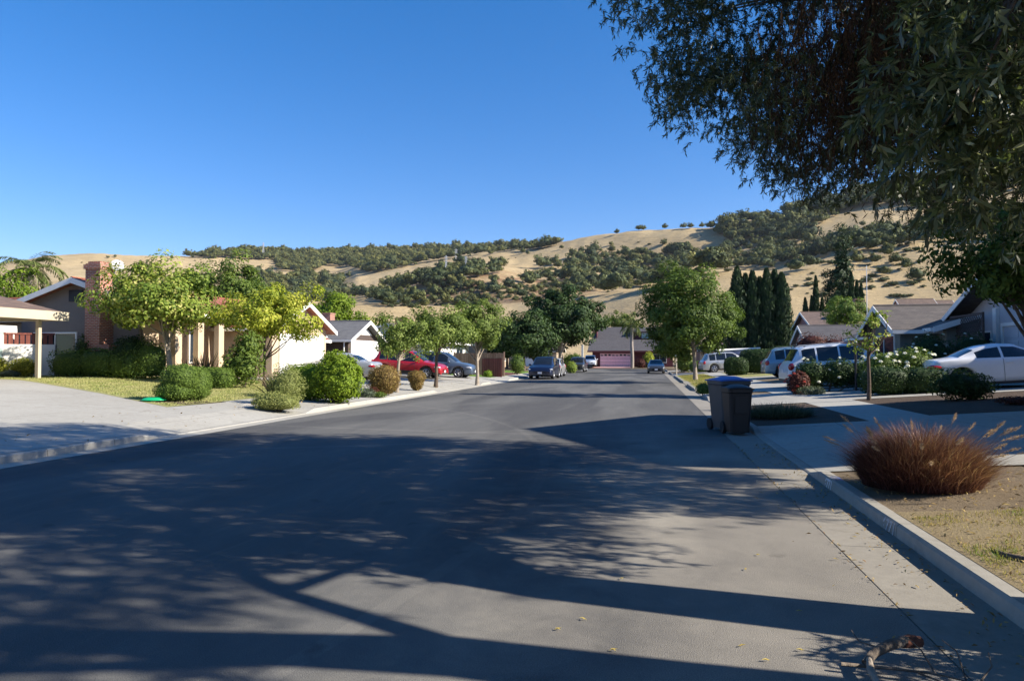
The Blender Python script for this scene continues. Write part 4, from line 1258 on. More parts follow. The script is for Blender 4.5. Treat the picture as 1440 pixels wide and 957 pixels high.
mb = MB(); mb.tube([(0.0, 0.0, -1.15), (0.0, 0, -0.1), (0.13, 0, 0.1)], 0.03, 8); mb.build('mount', MT['galv'], d)
mb = MB(); mb.tube([Vector((0.15, 0, -0.15)), Vector((0.15, 0, 0.12)) + ax * 0.42], 0.015, 6); mb.build('feed_arm', MT['galv'], d)

# left side: grey roofed house with white garage
h = house('grey_roof_house', 'grey shingle house with white garage door and white gable on the left', -20.6, 48.3, LEFT)
gable_walls(h, -3.0, 10.0, 2.2, 11.0, -0.7, 2.75, 4.15, 'x', 'dark_siding')
gable_roof(h, -3.0, 10.0, 2.2, 11.0, 2.75, 4.15, 'x', 'grey_shingle', 0.6, 0.5)
gable_walls(h, -2.6, 3.0, 0.0, 6.0, -0.7, 2.55, 3.75, 'y', 'dark_siding', 'wing_wall')
gable_roof(h, -2.6, 3.0, 0.0, 6.0, 2.55, 3.75, 'y', 'grey_shingle', 0.5, 0.5, name='wing_roof')
garage_door(h, -2.1, 2.6, -0.2, 2.15, 0)
g_ = MB(); g_.prism([(-1.3, -0.02, 2.72), (1.7, -0.02, 2.72), (0.2, -0.02, 3.4)], (0, 0.018, 0)); g_.build('gable_panel', MT['white_paint'], h)
c = MB(); c.box(6.0, 5.5, 3.6, 6.9, 6.2, 4.7); c.box(5.95, 5.45, 4.7, 6.95, 6.25, 4.8); c.build('chimney', MT['brick'], h)
dsp = MB(); dsp.tube([(-3.05, -0.3, 2.3), (-3.05, 0.1, 2.1), (-3.05, 0.12, -0.3)], 0.045, 8); dsp.build('downspout', MT['white_paint'], h)
# white house behind the wooden fence
h = house('white_house', 'white house partly hidden behind the board fence and dark trees', -18.6, 65.5, LEFT)
gable_walls(h, -7.5, 6.0, 0.0, 8.0, -0.7, 2.8, 4.2, 'x', 'white_stucco')
gable_roof(h, -7.5, 6.0, 0.0, 8.0, 2.8, 4.2, 'x', 'taupe_shingle', 0.6, 0.4)
garage_door(h, -6.2, -1.4, -0.1, 2.15, 0)
win(h, 1.0, 3.4, 0.8, 2.0, 0)
c = MB(); c.box(-8.2, 1.8, -0.6, -7.505, 2.9, 4.6); c.build('chimney', MT['brick'], h)
h = house('pale_house', 'pale low house in shade far along the left kerb', -18.0, 84.0, LEFT)
gable_walls(h, -6.5, 6.0, 0.0, 8.0, -0.7, 2.8, 4.2, 'x', 'tan_stucco')
gable_roof(h, -6.5, 6.0, 0.0, 8.0, 2.8, 4.2, 'x', 'grey_shingle', 0.6, 0.4)
garage_door(h, -5.2, -0.4, -0.1, 2.15, 0); win(h, 1.5, 3.8, 0.8, 2.0, 0)

# the house that closes the view: maroon with a pink garage door under a big grey roof
h = house('maroon_house', 'maroon house with pink garage door closing the end of the street', -5.2, 110.6, 0.0)
wl = MB()
wl.box(-3.4, 0.0, -0.4, 9.0, 0.2, 2.62); wl.box(-3.4, 0.2, -0.4, -3.2, 12, 2.62); wl.box(8.8, 0.2, -0.4, 9.0, 12, 2.62)
wl.prism([(-3.1, 4.3, 2.5), (-3.1, 11.5, 2.5), (-3.1, 11.5, 5.7), (-3.1, 4.5, 5.7)], (0.15, 0, 0))
wl.build('wall', MT['maroon_siding'], h)
rf = MB()
rf.slab([(-4.1, -0.9, 2.5), (9.7, -0.9, 2.5), (9.7, 4.0, 4.35), (-4.1, 4.0, 4.35)], 0.15)
rf.slab([(-3.9, 4.0, 4.35), (2.9, 4.0, 4.35), (2.9, 7.5, 6.55), (-2.6, 7.5, 6.55)], 0.15)
rf.slab([(2.3, 4.6, 5.72), (9.6, 4.6, 5.72), (9.6, 7.5, 6.5), (2.3, 7.5, 6.5)], 0.15)
rf.slab([(-2.6, 7.5, 6.55), (9.6, 7.5, 6.55), (9.6, 12.5, 4.5), (-4.0, 12.5, 4.5)], 0.15)
r_ = rf.build('roof', MT['dark_shingle'], h)
fa = MB(); fa.box(-4.15, -1.0, 2.28, 9.75, -0.905, 2.49); fa.build('fascia', MT['maroon_siding'], r_)
dm = MB(); dm.prism([(2.95, 5.2, 4.2), (9.0, 5.2, 4.2), (9.0, 5.2, 5.6), (2.95, 5.2, 5.6)], (0, 0.2, 0))
dm.prism([(2.75, 4.2, 4.3), (2.75, 7.3, 5.75), (2.75, 7.3, 6.35), (2.75, 5.5, 5.6)], (0.15, 0, 0))
dm.build('dormer_wall', MT['maroon_siding'], h)
win(h, 4.3, 5.5, 4.65, 5.4, 5.2, frame='white_paint', glass='curtain_glass')
garage_door(h, -2.2, 2.55, -0.05, 2.1, 0, 'pink_door', arch=True, trim='maroon_siding')
win(h, 6.0, 8.0, 0.7, 1.9, 0)

h = house('far_house', 'cream house across the end of the street left of the maroon one', -21.0, 112.0, 0.0)
gable_walls(h, -7.0, 6.5, 0.0, 9.0, -0.5, 2.7, 4.3, 'x', 'tan_stucco')
gable_roof(h, -7.0, 6.5, 0.0, 9.0, 2.7, 4.3, 'x', 'taupe_shingle', 0.6, 0.4)
win(h, -4.5, -2.2, 0.8, 2.0, 0); garage_door(h, 0.5, 5.3, 0.0, 2.1, 0)
h = house('far_house', 'tan house across the end of the street right of the maroon one', 15.0, 113.0, 0.0)
gable_walls(h, -7.0, 6.5, 0.0, 9.0, -0.5, 2.7, 4.3, 'x', 'beige_stucco')
gable_roof(h, -7.0, 6.5, 0.0, 9.0, 2.7, 4.3, 'x', 'brown_shingle', 0.6, 0.4)
win(h, -4.5, -2.2, 0.8, 2.0, 0); garage_door(h, 0.5, 5.3, 0.0, 2.1, 0)

# ------------------------------------------------------------------ fences and screens
f = empty('board_fence', (-15.4, 54.3, gz(-13.5, 54.3)), 0, 'weathered brown board fence across the lawn behind the street trees', 'fence')
mb = MB()
for k in range(28):
    hh = 1.75 + 0.03 * math.sin(k * 2.3)
    mb.box(0.148 * k, 0, -0.2, 0.148 * k + 0.138, 0.03, hh)
mb.build('boards', MT['fence_wood'], f)
for x_ in (0.0, 2.1, 4.1):
    mb = MB(); mb.box(x_, 0.035, -0.3, x_ + 0.1, 0.13, 1.85); mb.build('post', MT['fence_wood'], f)
f = empty('front_fence', (-12.6, 52.5, gz(-12.6, 52.5)), R(-8), 'lower dark red brown fence panel beside the pale street tree trunk', 'fence')
mb = MB()
for k in range(11): mb.box(0.15 * k, 0, -0.2, 0.15 * k + 0.14, 0.03, 1.35)
mb.build('boards', MT['red_wood'], f)
mb = MB(); mb.box(-0.06, -0.02, 1.351, 1.72, 0.06, 1.41); mb.build('cap_rail', MT['fence_wood'], f)

f = empty('garden_wall', (-28.9, 26.9, gz(-29, 27)), R(40), 'white garden wall topped with dark red wood behind the porch post', 'wall')
mb = MB(); mb.box(-0.6, 0, -0.6, 1.9, 0.2, 1.5); mb.build('panel', MT['white_stucco'], f)
mb = MB()
for k in range(11): mb.box(-0.55 + 0.22 * k, 0.05, 1.502, -0.39 + 0.22 * k, 0.12, 1.95)
mb.box(-0.6, 0.03, 1.952, 1.9, 0.16, 2.03); mb.build('railing', MT['red_wood'], f)

f = empty('lattice_screen', (13.6, 35.0, gz(13, 35)), RIGHT, 'dark wooden lattice screen beside the pale grey house', 'screen')
mb = MB()
for k in range(-12, 20):
    a = 0.17 * k
    for s_ in (1, -1):
        p0 = [a, 1.9]; p1 = [a + s_ * 0.8, 2.7]
        pts = []
        for p_ in (p0, p1): pts.append((min(3.0, max(0.0, p_[0])), 0.012 * s_, p_[1]))
        if abs(pts[0][0] - pts[1][0]) > 0.1: mb.tube(pts, 0.016, 4)
mb.build('lattice', MT['dark_siding'], f)
mb = MB(); mb.box(-0.08, -0.04, -0.3, 0.0, 0.04, 2.8); mb.box(3.0, -0.04, -0.3, 3.08, 0.04, 2.8); mb.box(0.0, -0.035, 2.7, 3.0, 0.035, 2.78); mb.box(0, -0.03, 0, 3.0, 0.03, 1.9)
mb.build('frame', MT['dark_siding'], f)

# posts by the kerb further up
x_, y_, z_ = spot(951, 64)
f = empty('white_post', (x_, y_, z_), 0, 'thin pale post standing before the low clipped hedge', 'post')
mb = MB(); mb.tube([(0, 0, -0.2), (0, 0, 1.7)], 0.06, 10); mb.build('shaft', MT['cream_trim'], f)
mb = MB(); mb.cyl((0, 0, 1.7), (0, 0, 0.05), 0.11, 10, 0.05); mb.build('cap', MT['white_paint'], f)
x_, y_, z_ = spot(819, 88)
f = empty('white_post', (x_, y_, z_), 0, 'white square post beside the dark SUV far along the left kerb', 'post')
mb = MB(); mb.box(-0.12, -0.12, -0.2, 0.12, 0.12, 3.2); mb.build('shaft', MT['white_paint'], f)
mb = MB(); mb.box(-0.16, -0.16, 3.2, 0.16, 0.16, 3.3); mb.build('cap', MT['white_paint'], f)

# antennas on the roofs
def antenna(x, y, z, h_, label):
    f = empty('roof_antenna', (x, y, z), 0.5, label, 'antenna')
    mb = MB(); mb.tube([(0, 0, -2.0), (0, 0, h_)], 0.025, 6); mb.build('mast', MT['galv'], f)
    mb = MB()
    mb.tube([(-0.8, 0, h_ * 0.92), (0.8, 0, h_ * 0.92)], 0.015, 5)
    for k in range(7): mb.tube([(-0.75 + 0.25 * k, -0.5 + 0.04 * k, h_ * 0.92), (-0.75 + 0.25 * k, 0.5 - 0.04 * k, h_ * 0.92)], 0.01, 4)
    mb.build('yagi', MT['galv'], f)
antenna(16.2, 56.5, 4.6, 4.0, 'thin roof antenna mast standing against the golden hill')

# ------------------------------------------------------------------ vehicles
class WMB(MB):
    """faces that touch share their corners, so a pane shades as one surface"""
    def face(self, pts):
        if not hasattr(self, 'seen'): self.seen = {}
        q = []
        for p in pts:
            k = tuple(round(c, 4) for c in p)
            if k not in self.seen: self.seen[k] = self.vert(p)
            if self.seen[k] not in q: q.append(self.seen[k])
        if len(q) > 2: self.f.append(tuple(q)); self.m.append(self.mi)
def car_paint(name, c, metal=0.3):
    m, nt, b = new_mat(name)
    co = coords(nt)
    c2 = tuple(x * 0.9 for x in c)
    nt.links.new(ramp(nt, noise(nt, co, 2.0, 3.0), [(0.3, c), (0.7, c2)]), b.inputs['Base Color'])
    b.inputs['Metallic'].default_value = metal; b.inputs['Roughness'].default_value = 0.32
    b.inputs['Coat Weight'].default_value = 0.6; b.inputs['Coat Roughness'].default_value = 0.03
    return m
PAINT = {
    'white': car_paint('paint_white', (0.78, 0.78, 0.78), 0.0), 'pearl': car_paint('paint_pearl', (0.70, 0.72, 0.74), 0.1),
    'bluegrey': car_paint('paint_blue_grey', (0.20, 0.33, 0.42)), 'silver': car_paint('paint_silver', (0.46, 0.46, 0.45), 0.45),
    'navy': car_paint('paint_navy', (0.010, 0.016, 0.045)), 'black': car_paint('paint_black', (0.03, 0.032, 0.036), 0.1),
    'red': car_paint('paint_red', (0.40, 0.012, 0.018), 0.15), 'steel': car_paint('paint_steel_blue', (0.09, 0.12, 0.165)),
}
MT['tyre'] = M('tyre', (0.018, 0.018, 0.019), None, 8.0, 0.85)
MT['rim'] = M('rim', (0.50, 0.51, 0.53), (0.42, 0.43, 0.45), 5.0, 0.3, 0.8)
MT['black_trim'] = M('black_trim', (0.025, 0.025, 0.027), None, 5.0, 0.6)
MT['well'] = M('wheel_well', (0.008, 0.008, 0.008), None, 5.0, 0.9)
MT['car_glass'] = M('car_glass', (0.012, 0.016, 0.022), None, 1.0, 0.04, spec=0.5)
MT['tail_red'] = M('tail_red', (0.42, 0.012, 0.014), None, 2.0, 0.15, coat=1.0)
MT['head_clear'] = M('head_clear', (0.62, 0.64, 0.66), (0.45, 0.47, 0.5), 9.0, 0.1, 0.3, coat=1.0)
MT['plate'] = M('plate', (0.72, 0.73, 0.74), (0.62, 0.63, 0.66), 6.0, 0.5)
MT['tarp'] = M('tarp', (0.035, 0.055, 0.12), (0.02, 0.03, 0.07), 3.0, 0.6, bump=0.5, bscale=8.0)

TYPES = {
  # L, W, wheel r, wheel x (rear, front), ground clearance, profile (x, belt, top, wf, rf), side glass spans, windscreen span, rear screen span
  'suv': dict(L=4.85, W=1.96, wr=0.37, wx=(0.98, 3.86), gc=0.24, prof=[(0, .62, .66, .86, .8), (.05, .86, .90, .92, .8), (.14, 1.02, 1.08, .95, .80), (.24, 1.05, 1.16, .97, .79), (.52, 1.06, 1.62, .99, .74), (.70, 1.06, 1.70, 1, .74), (1.4, 1.05, 1.745, 1, .75), (2.3, 1.03, 1.74, 1, .75), (2.75, 1.02, 1.69, 1, .74), (3.30, 1.01, 1.36, 1, .78), (3.68, 1.0, 1.08, 1, .80), (4.2, .96, 1.02, .99, .78), (4.6, .88, .94, .95, .74), (4.78, .74, .80, .90, .72), (4.85, .58, .62, .84, .7)],
              side=[(.62, 1.15), (1.22, 2.05), (2.12, 3.05)], ws=(2.80, 3.62), rs=(.22, .52)),
  'hatch': dict(L=4.45, W=1.85, wr=0.34, wx=(0.82, 3.50), gc=0.20, prof=[(0, .60, .64, .86, .8), (.05, .84, .88, .92, .8), (.12, .98, 1.04, .95, .80), (.22, 1.00, 1.12, .97, .79), (.50, 1.0, 1.50, .99, .72), (.75, 1.0, 1.58, 1, .72), (1.4, .99, 1.63, 1, .73), (2.1, .97, 1.62, 1, .73), (2.5, .96, 1.56, 1, .72), (3.05, .95, 1.24, 1, .76), (3.42, .94, 1.0, 1, .79), (3.9, .89, .94, .98, .77), (4.25, .80, .85, .94, .73), (4.40, .66, .70, .88, .7), (4.45, .52, .55, .82, .7)],
              side=[(.58, 1.05), (1.12, 1.90), (1.97, 2.85)], ws=(2.55, 3.36), rs=(.20, .50)),
  'coupe': dict(L=4.45, W=1.80, wr=0.335, wx=(0.86, 3.56), gc=0.17, prof=[(0, .62, .66, .84, .8), (.05, .84, .88, .90, .82), (.14, .95, .985, .94, .82), (.5, .98, 1.01, .97, .82), (.78, .975, 1.03, .99, .78), (1.25, .97, 1.25, 1, .70), (1.62, .96, 1.36, 1, .68), (2.05, .95, 1.405, 1, .68), (2.45, .94, 1.375, 1, .68), (2.95, .93, 1.15, 1, .74), (3.28, .92, .965, 1, .80), (3.8, .86, .90, .98, .78), (4.2, .76, .80, .93, .74), (4.38, .64, .68, .87, .7), (4.45, .50, .53, .8, .7)],
              side=[(1.30, 1.98), (2.05, 2.90)], ws=(2.50, 3.22), rs=(.82, 1.30)),
  'sedan': dict(L=4.75, W=1.82, wr=0.33, wx=(0.95, 3.75), gc=0.18, prof=[(0, .64, .68, .84, .8), (.05, .86, .90, .90, .82), (.14, .98, 1.02, .94, .82), (.6, 1.0, 1.03, .97, .82), (.85, .99, 1.07, .99, .78), (1.35, .98, 1.33, 1, .70), (1.7, .97, 1.43, 1, .69), (2.2, .96, 1.46, 1, .69), (2.65, .95, 1.42, 1, .69), (3.15, .94, 1.17, 1, .74), (3.5, .93, .985, 1, .80), (4.0, .87, .91, .98, .78), (4.45, .76, .80, .93, .74), (4.68, .64, .68, .87, .7), (4.75, .50, .53, .8, .7)],
              side=[(1.20, 1.95), (2.02, 3.05)], ws=(2.70, 3.44), rs=(.90, 1.38)),
  'pickup': dict(L=5.4, W=1.98, wr=0.39, wx=(1.15, 4.45), gc=0.28, prof=[(0, .66, .68, .9, .86), (.05, 1.05, 1.08, .94, .86), (.2, 1.10, 1.12, .96, .86), (1.6, 1.10, 1.12, .97, .84), (1.78, 1.10, 1.14, .98, .8), (1.9, 1.10, 1.70, .99, .74), (2.2, 1.10, 1.78, 1, .74), (3.1, 1.08, 1.78, 1, .74), (3.4, 1.07, 1.70, 1, .74), (3.85, 1.06, 1.36, 1, .78), (4.2, 1.05, 1.12, 1, .82), (4.8, 1.02, 1.07, .98, .8), (5.2, .95, .99, .95, .78), (5.35, .80, .84, .9, .76), (5.4, .6, .64, .86, .74)],
               side=[(1.98, 2.62), (2.70, 3.65)], ws=(3.45, 4.16), rs=(1.78, 1.92)),
}
def car(name, label, cat, kind, paint, x, y, heading, tilt=0.0, group='cars parked along the street', z=None, clad=False, rails=False, plate_front=True):
    """heading: world angle of the car's nose from +X"""
    T = TYPES[kind]; L, W = T['L'], T['W']
    root = empty(name, (x, y, gz(x, y) if z is None else z), 0, label, cat, group)
    root.rotation_euler = (0, -tilt, heading)
    P = T['prof']; px = [p[0] for p in P]
    xs = sorted(set([0.0, 0.05, L - 0.07, L] + [round(k * L / 46, 3) for k in range(47)] + [round(p, 3) for s in T['side'] for p in s] + [T['ws'][0], T['ws'][1], T['rs'][0], T['rs'][1]]))
    col = lambda k: pchip(px, [p[k] for p in P], np.array(xs))
    belt, top, wf, rf = np.interp(xs, px, [p[1] for p in P]), np.interp(xs, px, [p[2] for p in P]), col(3), col(4)
    rings = []
    for i, xx in enumerate(xs):
        zb = T['gc'] + 0.06 * max(0, (0.35 - xx) / 0.35) + 0.05 * max(0, (xx - (L - 0.35)) / 0.35)
        arch = zb; near = 0
        for wx in T['wx']:
            d = abs(xx - wx); ra = T['wr'] + 0.075
            if d < ra: arch = max(arch, T['wr'] + math.sqrt(ra * ra - d * d)); near = 1
        hw = W / 2 * wf[i]; b = belt[i]; t = max(top[i], b + 0.02); h = t - b
        ur = hw * rf[i] if h > 0.15 else hw * (0.90 + (rf[i] - 0.90) * h / 0.15)
        lo = min(arch, b - 0.1)
        mid = max(lo + 0.02, b - 0.26)
        rng_ = [(0, zb + 0.02 if not near else max(zb, lo - 0.02)), (hw * 0.80, zb + 0.02 if not near else lo - 0.015), (hw * 0.955, lo), (hw * 0.995, lo + (mid - lo) * 0.45), (hw * 1.0, mid), (hw * 0.985, b - 0.06), (hw * 0.95, b - 0.005)]
        a = (hw * 0.925, b + 0.025 * min(1, h / 0.1)); e = (ur, t - min(0.09, 0.35 * h))
        for k in range(4):
            s = k / 3; rng_.append((a[0] + (e[0] - a[0]) * s + 0.018 * math.sin(math.pi * s) * min(1, h / 0.4), a[1] + (e[1] - a[1]) * s))
        rng_.append((ur * 0.93, t - min(0.03, 0.12 * h))); rng_.append((ur * 0.78, t)); rng_.append((ur * 0.4, t + 0.018)); rng_.append((0, t + 0.024))
        rings.append(rng_)
    nR = len(rings[0])
    body, gl = MB(), {}
    idx = {}
    def ring_pts(i, s): return [(xs[i] - L / 2, s * p[0], p[1]) for p in rings[i]]
    def in_span(a, b, sp): return a >= sp[0] - 1e-4 and b <= sp[1] + 1e-4
    full = [[body.vert(p) for p in ring_pts(i, 1)] for i in range(len(xs))]
    fullm = [[body.vert(p) for p in ring_pts(i, -1)] for i in range(len(xs))]
    def put(i, k, s):
        R_ = full if s > 0 else fullm
        q = (R_[i][k], R_[i + 1][k], R_[i + 1][k + 1], R_[i][k + 1])
        if s > 0: q = q[::-1]
        pts = [body.v[j] for j in q]
        key = None
        if 7 <= k <= 9:
            for n_, sp in enumerate(T['side']):
                if in_span(xs[i], xs[i + 1], sp) and top[i] - belt[i] > 0.16 and top[i + 1] - belt[i + 1] > 0.12: key = ('side_window', n_, s)
        elif k >= 10:
            if in_span(xs[i], xs[i + 1], T['ws']) and k >= 11: key = ('windscreen', 0, 0)
            if in_span(xs[i], xs[i + 1], T['rs']) and k >= 11: key = ('rear_window', 0, 0)
        if key:
            g = gl.setdefault(key, WMB())
            g.face(pts)
        else:
            body.f.append(q); body.m.append(1 if (clad and k <= 2) or k < 1 else 0)
    for i in range(len(xs) - 1):
        for k in range(nR - 1):
            put(i, k, 1); put(i, k, -1)
    for i, flip in ((0, False), (len(xs) - 1, True)):
        for R_, s in ((full, 1), (fullm, -1)):
            for k in range(nR - 1):
                mid0 = (xs[i] - L / 2, 0, rings[i][k][1]); mid1 = (xs[i] - L / 2, 0, rings[i][k + 1][1])
                body.face([body.v[R_[i][k]], body.v[R_[i][k + 1]], mid1, mid0])
    body.build('body', [paint, MT['black_trim']], root, smooth=True)
    for (nm, n_, s), g in gl.items():
        # weld the strip of faces so that it shades smoothly
        o = g.build(nm, MT['car_glass'], root, smooth=True)
    for wx in T['wx']:
        for s in (-1, 1):
            yy = s * (W / 2 * 0.985); r = T['wr']; x_ = wx - L / 2
            t = MB(); n = 28
            prof = [(r * 0.62, -0.0), (r * 0.93, 0.012), (r, -0.03), (r, -0.19), (r * 0.92, -0.22), (0.05, -0.22)]
            rg = [[t.vert((x_ + q[0] * math.cos(6.2832 * j / n), yy + s * q[1], r + q[0] * math.sin(6.2832 * j / n))) for j in range(n)] for q in prof]
            for a, b in zip(rg[:-1], rg[1:]):
                for j in range(n): t.f.append((a[j], a[(j + 1) % n], b[(j + 1) % n], b[j])); t.m.append(0)
            wh = t.build('wheel', MT['tyre'], root, smooth=False)
            m = MB()
            m.cyl((x_, yy - s * 0.075, r), (0, s * 0.01, 0), r * 0.63, 24)
            m.mi = 1
            for j in range(5):
                a = 6.2832 * j / 5 + 0.3
                for da in (-0.16, 0.16):
                    m.tube([(x_ + 0.05 * math.cos(a), yy - s * 0.015, r + 0.05 * math.sin(a)), (x_ + r * 0.6 * math.cos(a + da), yy - s * 0.022, r + r * 0.6 * math.sin(a + da))], [0.028, 0.02], 5)
            m.tube([(x_ + r * 0.61 * math.cos(6.2832 * j / 24), yy - s * 0.01, r + r * 0.61 * math.sin(6.2832 * j / 24)) for j in range(25)], 0.018, 5, False)
            m.cyl((x_, yy - s * 0.05, r), (0, s * 0.05, 0), 0.05, 10)
            m.build('rim', [MT['well'], MT['rim']], wh)
    bf = lambda xq, k: float(np.interp(xq, xs, k))
    for s in (-1, 1):
        # lamps follow the corners
        xq = L - 0.30
        m = MB(); m.ellip((xq - L / 2, s * W / 2 * (bf(xq, wf) - 0.12), bf(xq, belt) - 0.13), (0.27, 0.17, 0.075), 14, 8); m.build('headlight', MT['head_clear'], root, smooth=True)
        xq = 0.16
        if kind in ('suv', 'hatch', 'pickup'): m = MB(); m.ellip((xq - L / 2, s * W / 2 * (bf(xq, wf) - 0.06), bf(xq, belt) - 0.10), (0.15, 0.085, 0.17), 14, 8)
        else: m = MB(); m.ellip((xq - L / 2, s * W / 2 * (bf(xq, wf) - 0.13), bf(xq, belt) - 0.17), (0.28, 0.15, 0.10), 14, 8)
        m.build('tail_light', MT['tail_red'], root, smooth=True)
        xm = T['ws'][1] - 0.42
        m = MB(); m.ellip((xm - L / 2, s * (W / 2 + 0.09), bf(xm, belt) + 0.10), (0.09, 0.12, 0.075), 12, 8); m.tube([(xm - L / 2 + 0.02, s * W / 2 * 0.93, bf(xm, belt) + 0.05), (xm - L / 2, s * (W / 2 + 0.05), bf(xm, belt) + 0.06)], 0.03, 6)
        m.build('mirror', paint, root, smooth=True)
        for n_, sp in enumerate(T['side'][1:] if len(T['side']) > 2 else T['side'][-1:]):
            xh = sp[0] + 0.12
            m = MB(); m.ellip((xh - L / 2, s * (W / 2 * 0.997), bf(xh, belt) - 0.13), (0.11, 0.03, 0.022), 10, 6); m.build('door_handle', paint, root, smooth=True)
        # seams of the doors and a darker sill
        m = MB()
        for sp in T['side'][-2:]:
            xd = sp[1] + 0.035
            i = int(np.searchsorted(xs, xd)); i = min(i, len(xs) - 2)
            u_ = (xd - xs[i - 1]) / (xs[i] - xs[i - 1])
            pts = []
            for k in range(2, 7):
                p = [rings[i - 1][k][j] * (1 - u_) + rings[i][k][j] * u_ for j in (0, 1)]
                pts.append((xd - L / 2, s * (p[0] + 0.0005), p[1]))
            m.tube(pts, 0.006, 5)
        m.build('door_seam', MT['black_trim'], root)
        m = MB(); xa, xb = T['wx'][0] + T['wr'] + 0.1, T['wx'][1] - T['wr'] - 0.1
        m.box(xa - L / 2, s * W / 2 * 0.955 - 0.03, T['gc'] - 0.02, xb - L / 2, s * W / 2 * 0.955 + 0.03, T['gc'] + 0.07); m.build('sill', MT['black_trim'], root, bevel=0.015)
        if rails:
            m = MB(); zr = bf(1.5, top)
            m.tube([(0.75 - L / 2, s * W / 2 * 0.66, bf(.75, top) + 0.0), (0.9 - L / 2, s * W / 2 * 0.66, zr + 0.03), (2.5 - L / 2, s * W / 2 * 0.66, zr + 0.05), (2.7 - L / 2, s * W / 2 * 0.66, bf(2.7, top))], 0.02, 6); m.build('roof_rail', MT['galv'], root)
    m = MB(); m.box(L / 2 - 0.10, -W * 0.24, bf(L - .08, belt) - 0.30, L / 2 - 0.0, W * 0.24, bf(L - .08, belt) - 0.12); m.build('grille', MT['black_trim'], root, bevel=0.02)
    m = MB(); m.box(L / 2 - 0.10, -W * 0.36, T['gc'] + 0.05, L / 2 + 0.012, W * 0.36, T['gc'] + 0.17); m.build('front_bumper', MT['black_trim'], root, bevel=0.02)
    m = MB(); m.box(-L / 2 - 0.02, -W * 0.40, T['gc'] + 0.06, -L / 2 + 0.1, W * 0.40, T['gc'] + 0.16); m.build('rear_bumper', MT['black_trim'], root, bevel=0.02)
    m = MB(); m.box(-L / 2 - 0.018, -0.155, 0.66, -L / 2 + 0.03, 0.155, 0.81); m.build('number_plate', MT['plate'], root)
    if plate_front:
        m = MB(); m.box(L / 2 - 0.02, -0.155, T['gc'] + 0.18, L / 2 + 0.022, 0.155, T['gc'] + 0.33); m.build('number_plate', MT['plate'], root)
    return root
SL_R, SL_L = math.atan(0.066), math.atan(0.047)
def park(name, label, cat, kind, paint, u, y, heading, half=0.0, slope=0.0, **kw):
    """u, y give the near end's bearing and street distance; 'half' shifts the middle along the heading"""
    x = y * math.tan(photo_bearing(u))
    cx, cy = x + half * math.cos(heading), y + half * math.sin(heading)
    return car(name, label, cat, kind, paint, cx, cy, heading, slope, **kw)

park('white_coupe', 'white two door coupe in the driveway at right with its tail to the street', 'car', 'coupe', PAINT['white'], 1298, 25.2, R(-2), 2.25, SL_R, group=None)
park('white_suv', 'white SUV parked behind the white rose bush', 'car', 'suv', PAINT['pearl'], 1103, 31.6, R(3), 2.4, SL_R, group=None, rails=True)
park('blue_grey_suv', 'blue grey SUV parked just beyond the white one', 'car', 'suv', PAINT['bluegrey'], 1074, 44.3, R(0), 2.4, SL_R, group=None, rails=True)
park('silver_suv', 'silver SUV in a driveway beyond the big round street tree', 'car', 'suv', PAINT['silver'], 989, 65.0, R(10), 2.2, SL_R, group=None)
car('black_sedan', 'black sedan parked at the right kerb at the far end', 'car', 'sedan', PAINT['black'], 0.85, 77.0, R(-90), group=None, z=0.0)
car('navy_suv', 'navy blue SUV parked nose to camera at the left kerb', 'car', 'suv', PAINT['navy'], -8.15, 55.6, R(-91), group=None, z=0.0)
car('grey_suv', 'grey SUV parked at the left kerb directly behind the navy one', 'car', 'hatch', PAINT['silver'], -8.35, 62.2, R(-90), group=None, z=0.0)
car('black_suv', 'black SUV parked far along the left kerb past the dark tree', 'car', 'suv', PAINT['black'], -8.2, 83.0, R(-90), group=None, z=0.0)
car('white_pickup', 'white pickup truck parked nose out beside the pink garage door', 'truck', 'pickup', PAINT['white'], -8.75, 108.6, R(-88), group=None, z=0.28)
car('red_suv', 'red SUV parked nose to the street in the left driveway', 'car', 'suv', PAINT['red'], -15.5, 44.0, R(0), -SL_L, group=None, clad=True)
car('steel_blue_suv', 'steel blue SUV half hidden behind the red one', 'car', 'suv', PAINT['steel'], -14.3, 47.4, R(0), -SL_L, group=None)
car('silver_sedan', 'silver sedan showing only its tail behind the big green shrub', 'car', 'sedan', PAINT['silver'], -17.7, 38.1, R(180), SL_L, group=None)

# covered vehicle beyond the hedge
x_, y_, z_ = spot(1036, 71)
t_ = empty('covered_vehicle', (x_, y_, z_), R(6), 'vehicle under a dark blue tarp beyond the clipped hedges', 'covered vehicle')
mb = MB()
rows = []
for i in range(15):
    xx = -2.3 + 4.6 * i / 14
    hgt = 1.75 * min(1, (1 - abs(xx / 2.5) ** 5)) * (0.86 if xx < -1.2 else 1.0) + 0.05 * math.sin(i * 1.9)
    rows.append([mb.vert((xx, yy * (0.95 + 0.06 * math.sin(i * 2.1 + yy)), max(0.05, zz * hgt))) for yy, zz in ((-1.08, 0.1), (-1.0, 0.55), (-0.92, 0.8), (-0.6, 0.98), (0, 1.02), (0.6, 0.98), (0.92, 0.8), (1.0, 0.55), (1.08, 0.1))])
for a, b in zip(rows[:-1], rows[1:]):
    for k in range(8): mb.f.append((a[k], b[k], b[k + 1], a[k + 1])); mb.m.append(0)
mb.f.append(tuple(rows[0])); mb.m.append(0); mb.f.append(tuple(rows[-1][::-1])); mb.m.append(0)
mb.build('tarp', MT['tarp'], t_, smooth=True)
mb = MB(); mb.tube([(-2.0, -0.2, 1.86), (0.3, -0.5, 1.93), (2.1, -0.5, 2.05)], [0.09, 0.12, 0.09], 8); mb.build('pale_roll', MT['white_paint'], t_, smooth=True)

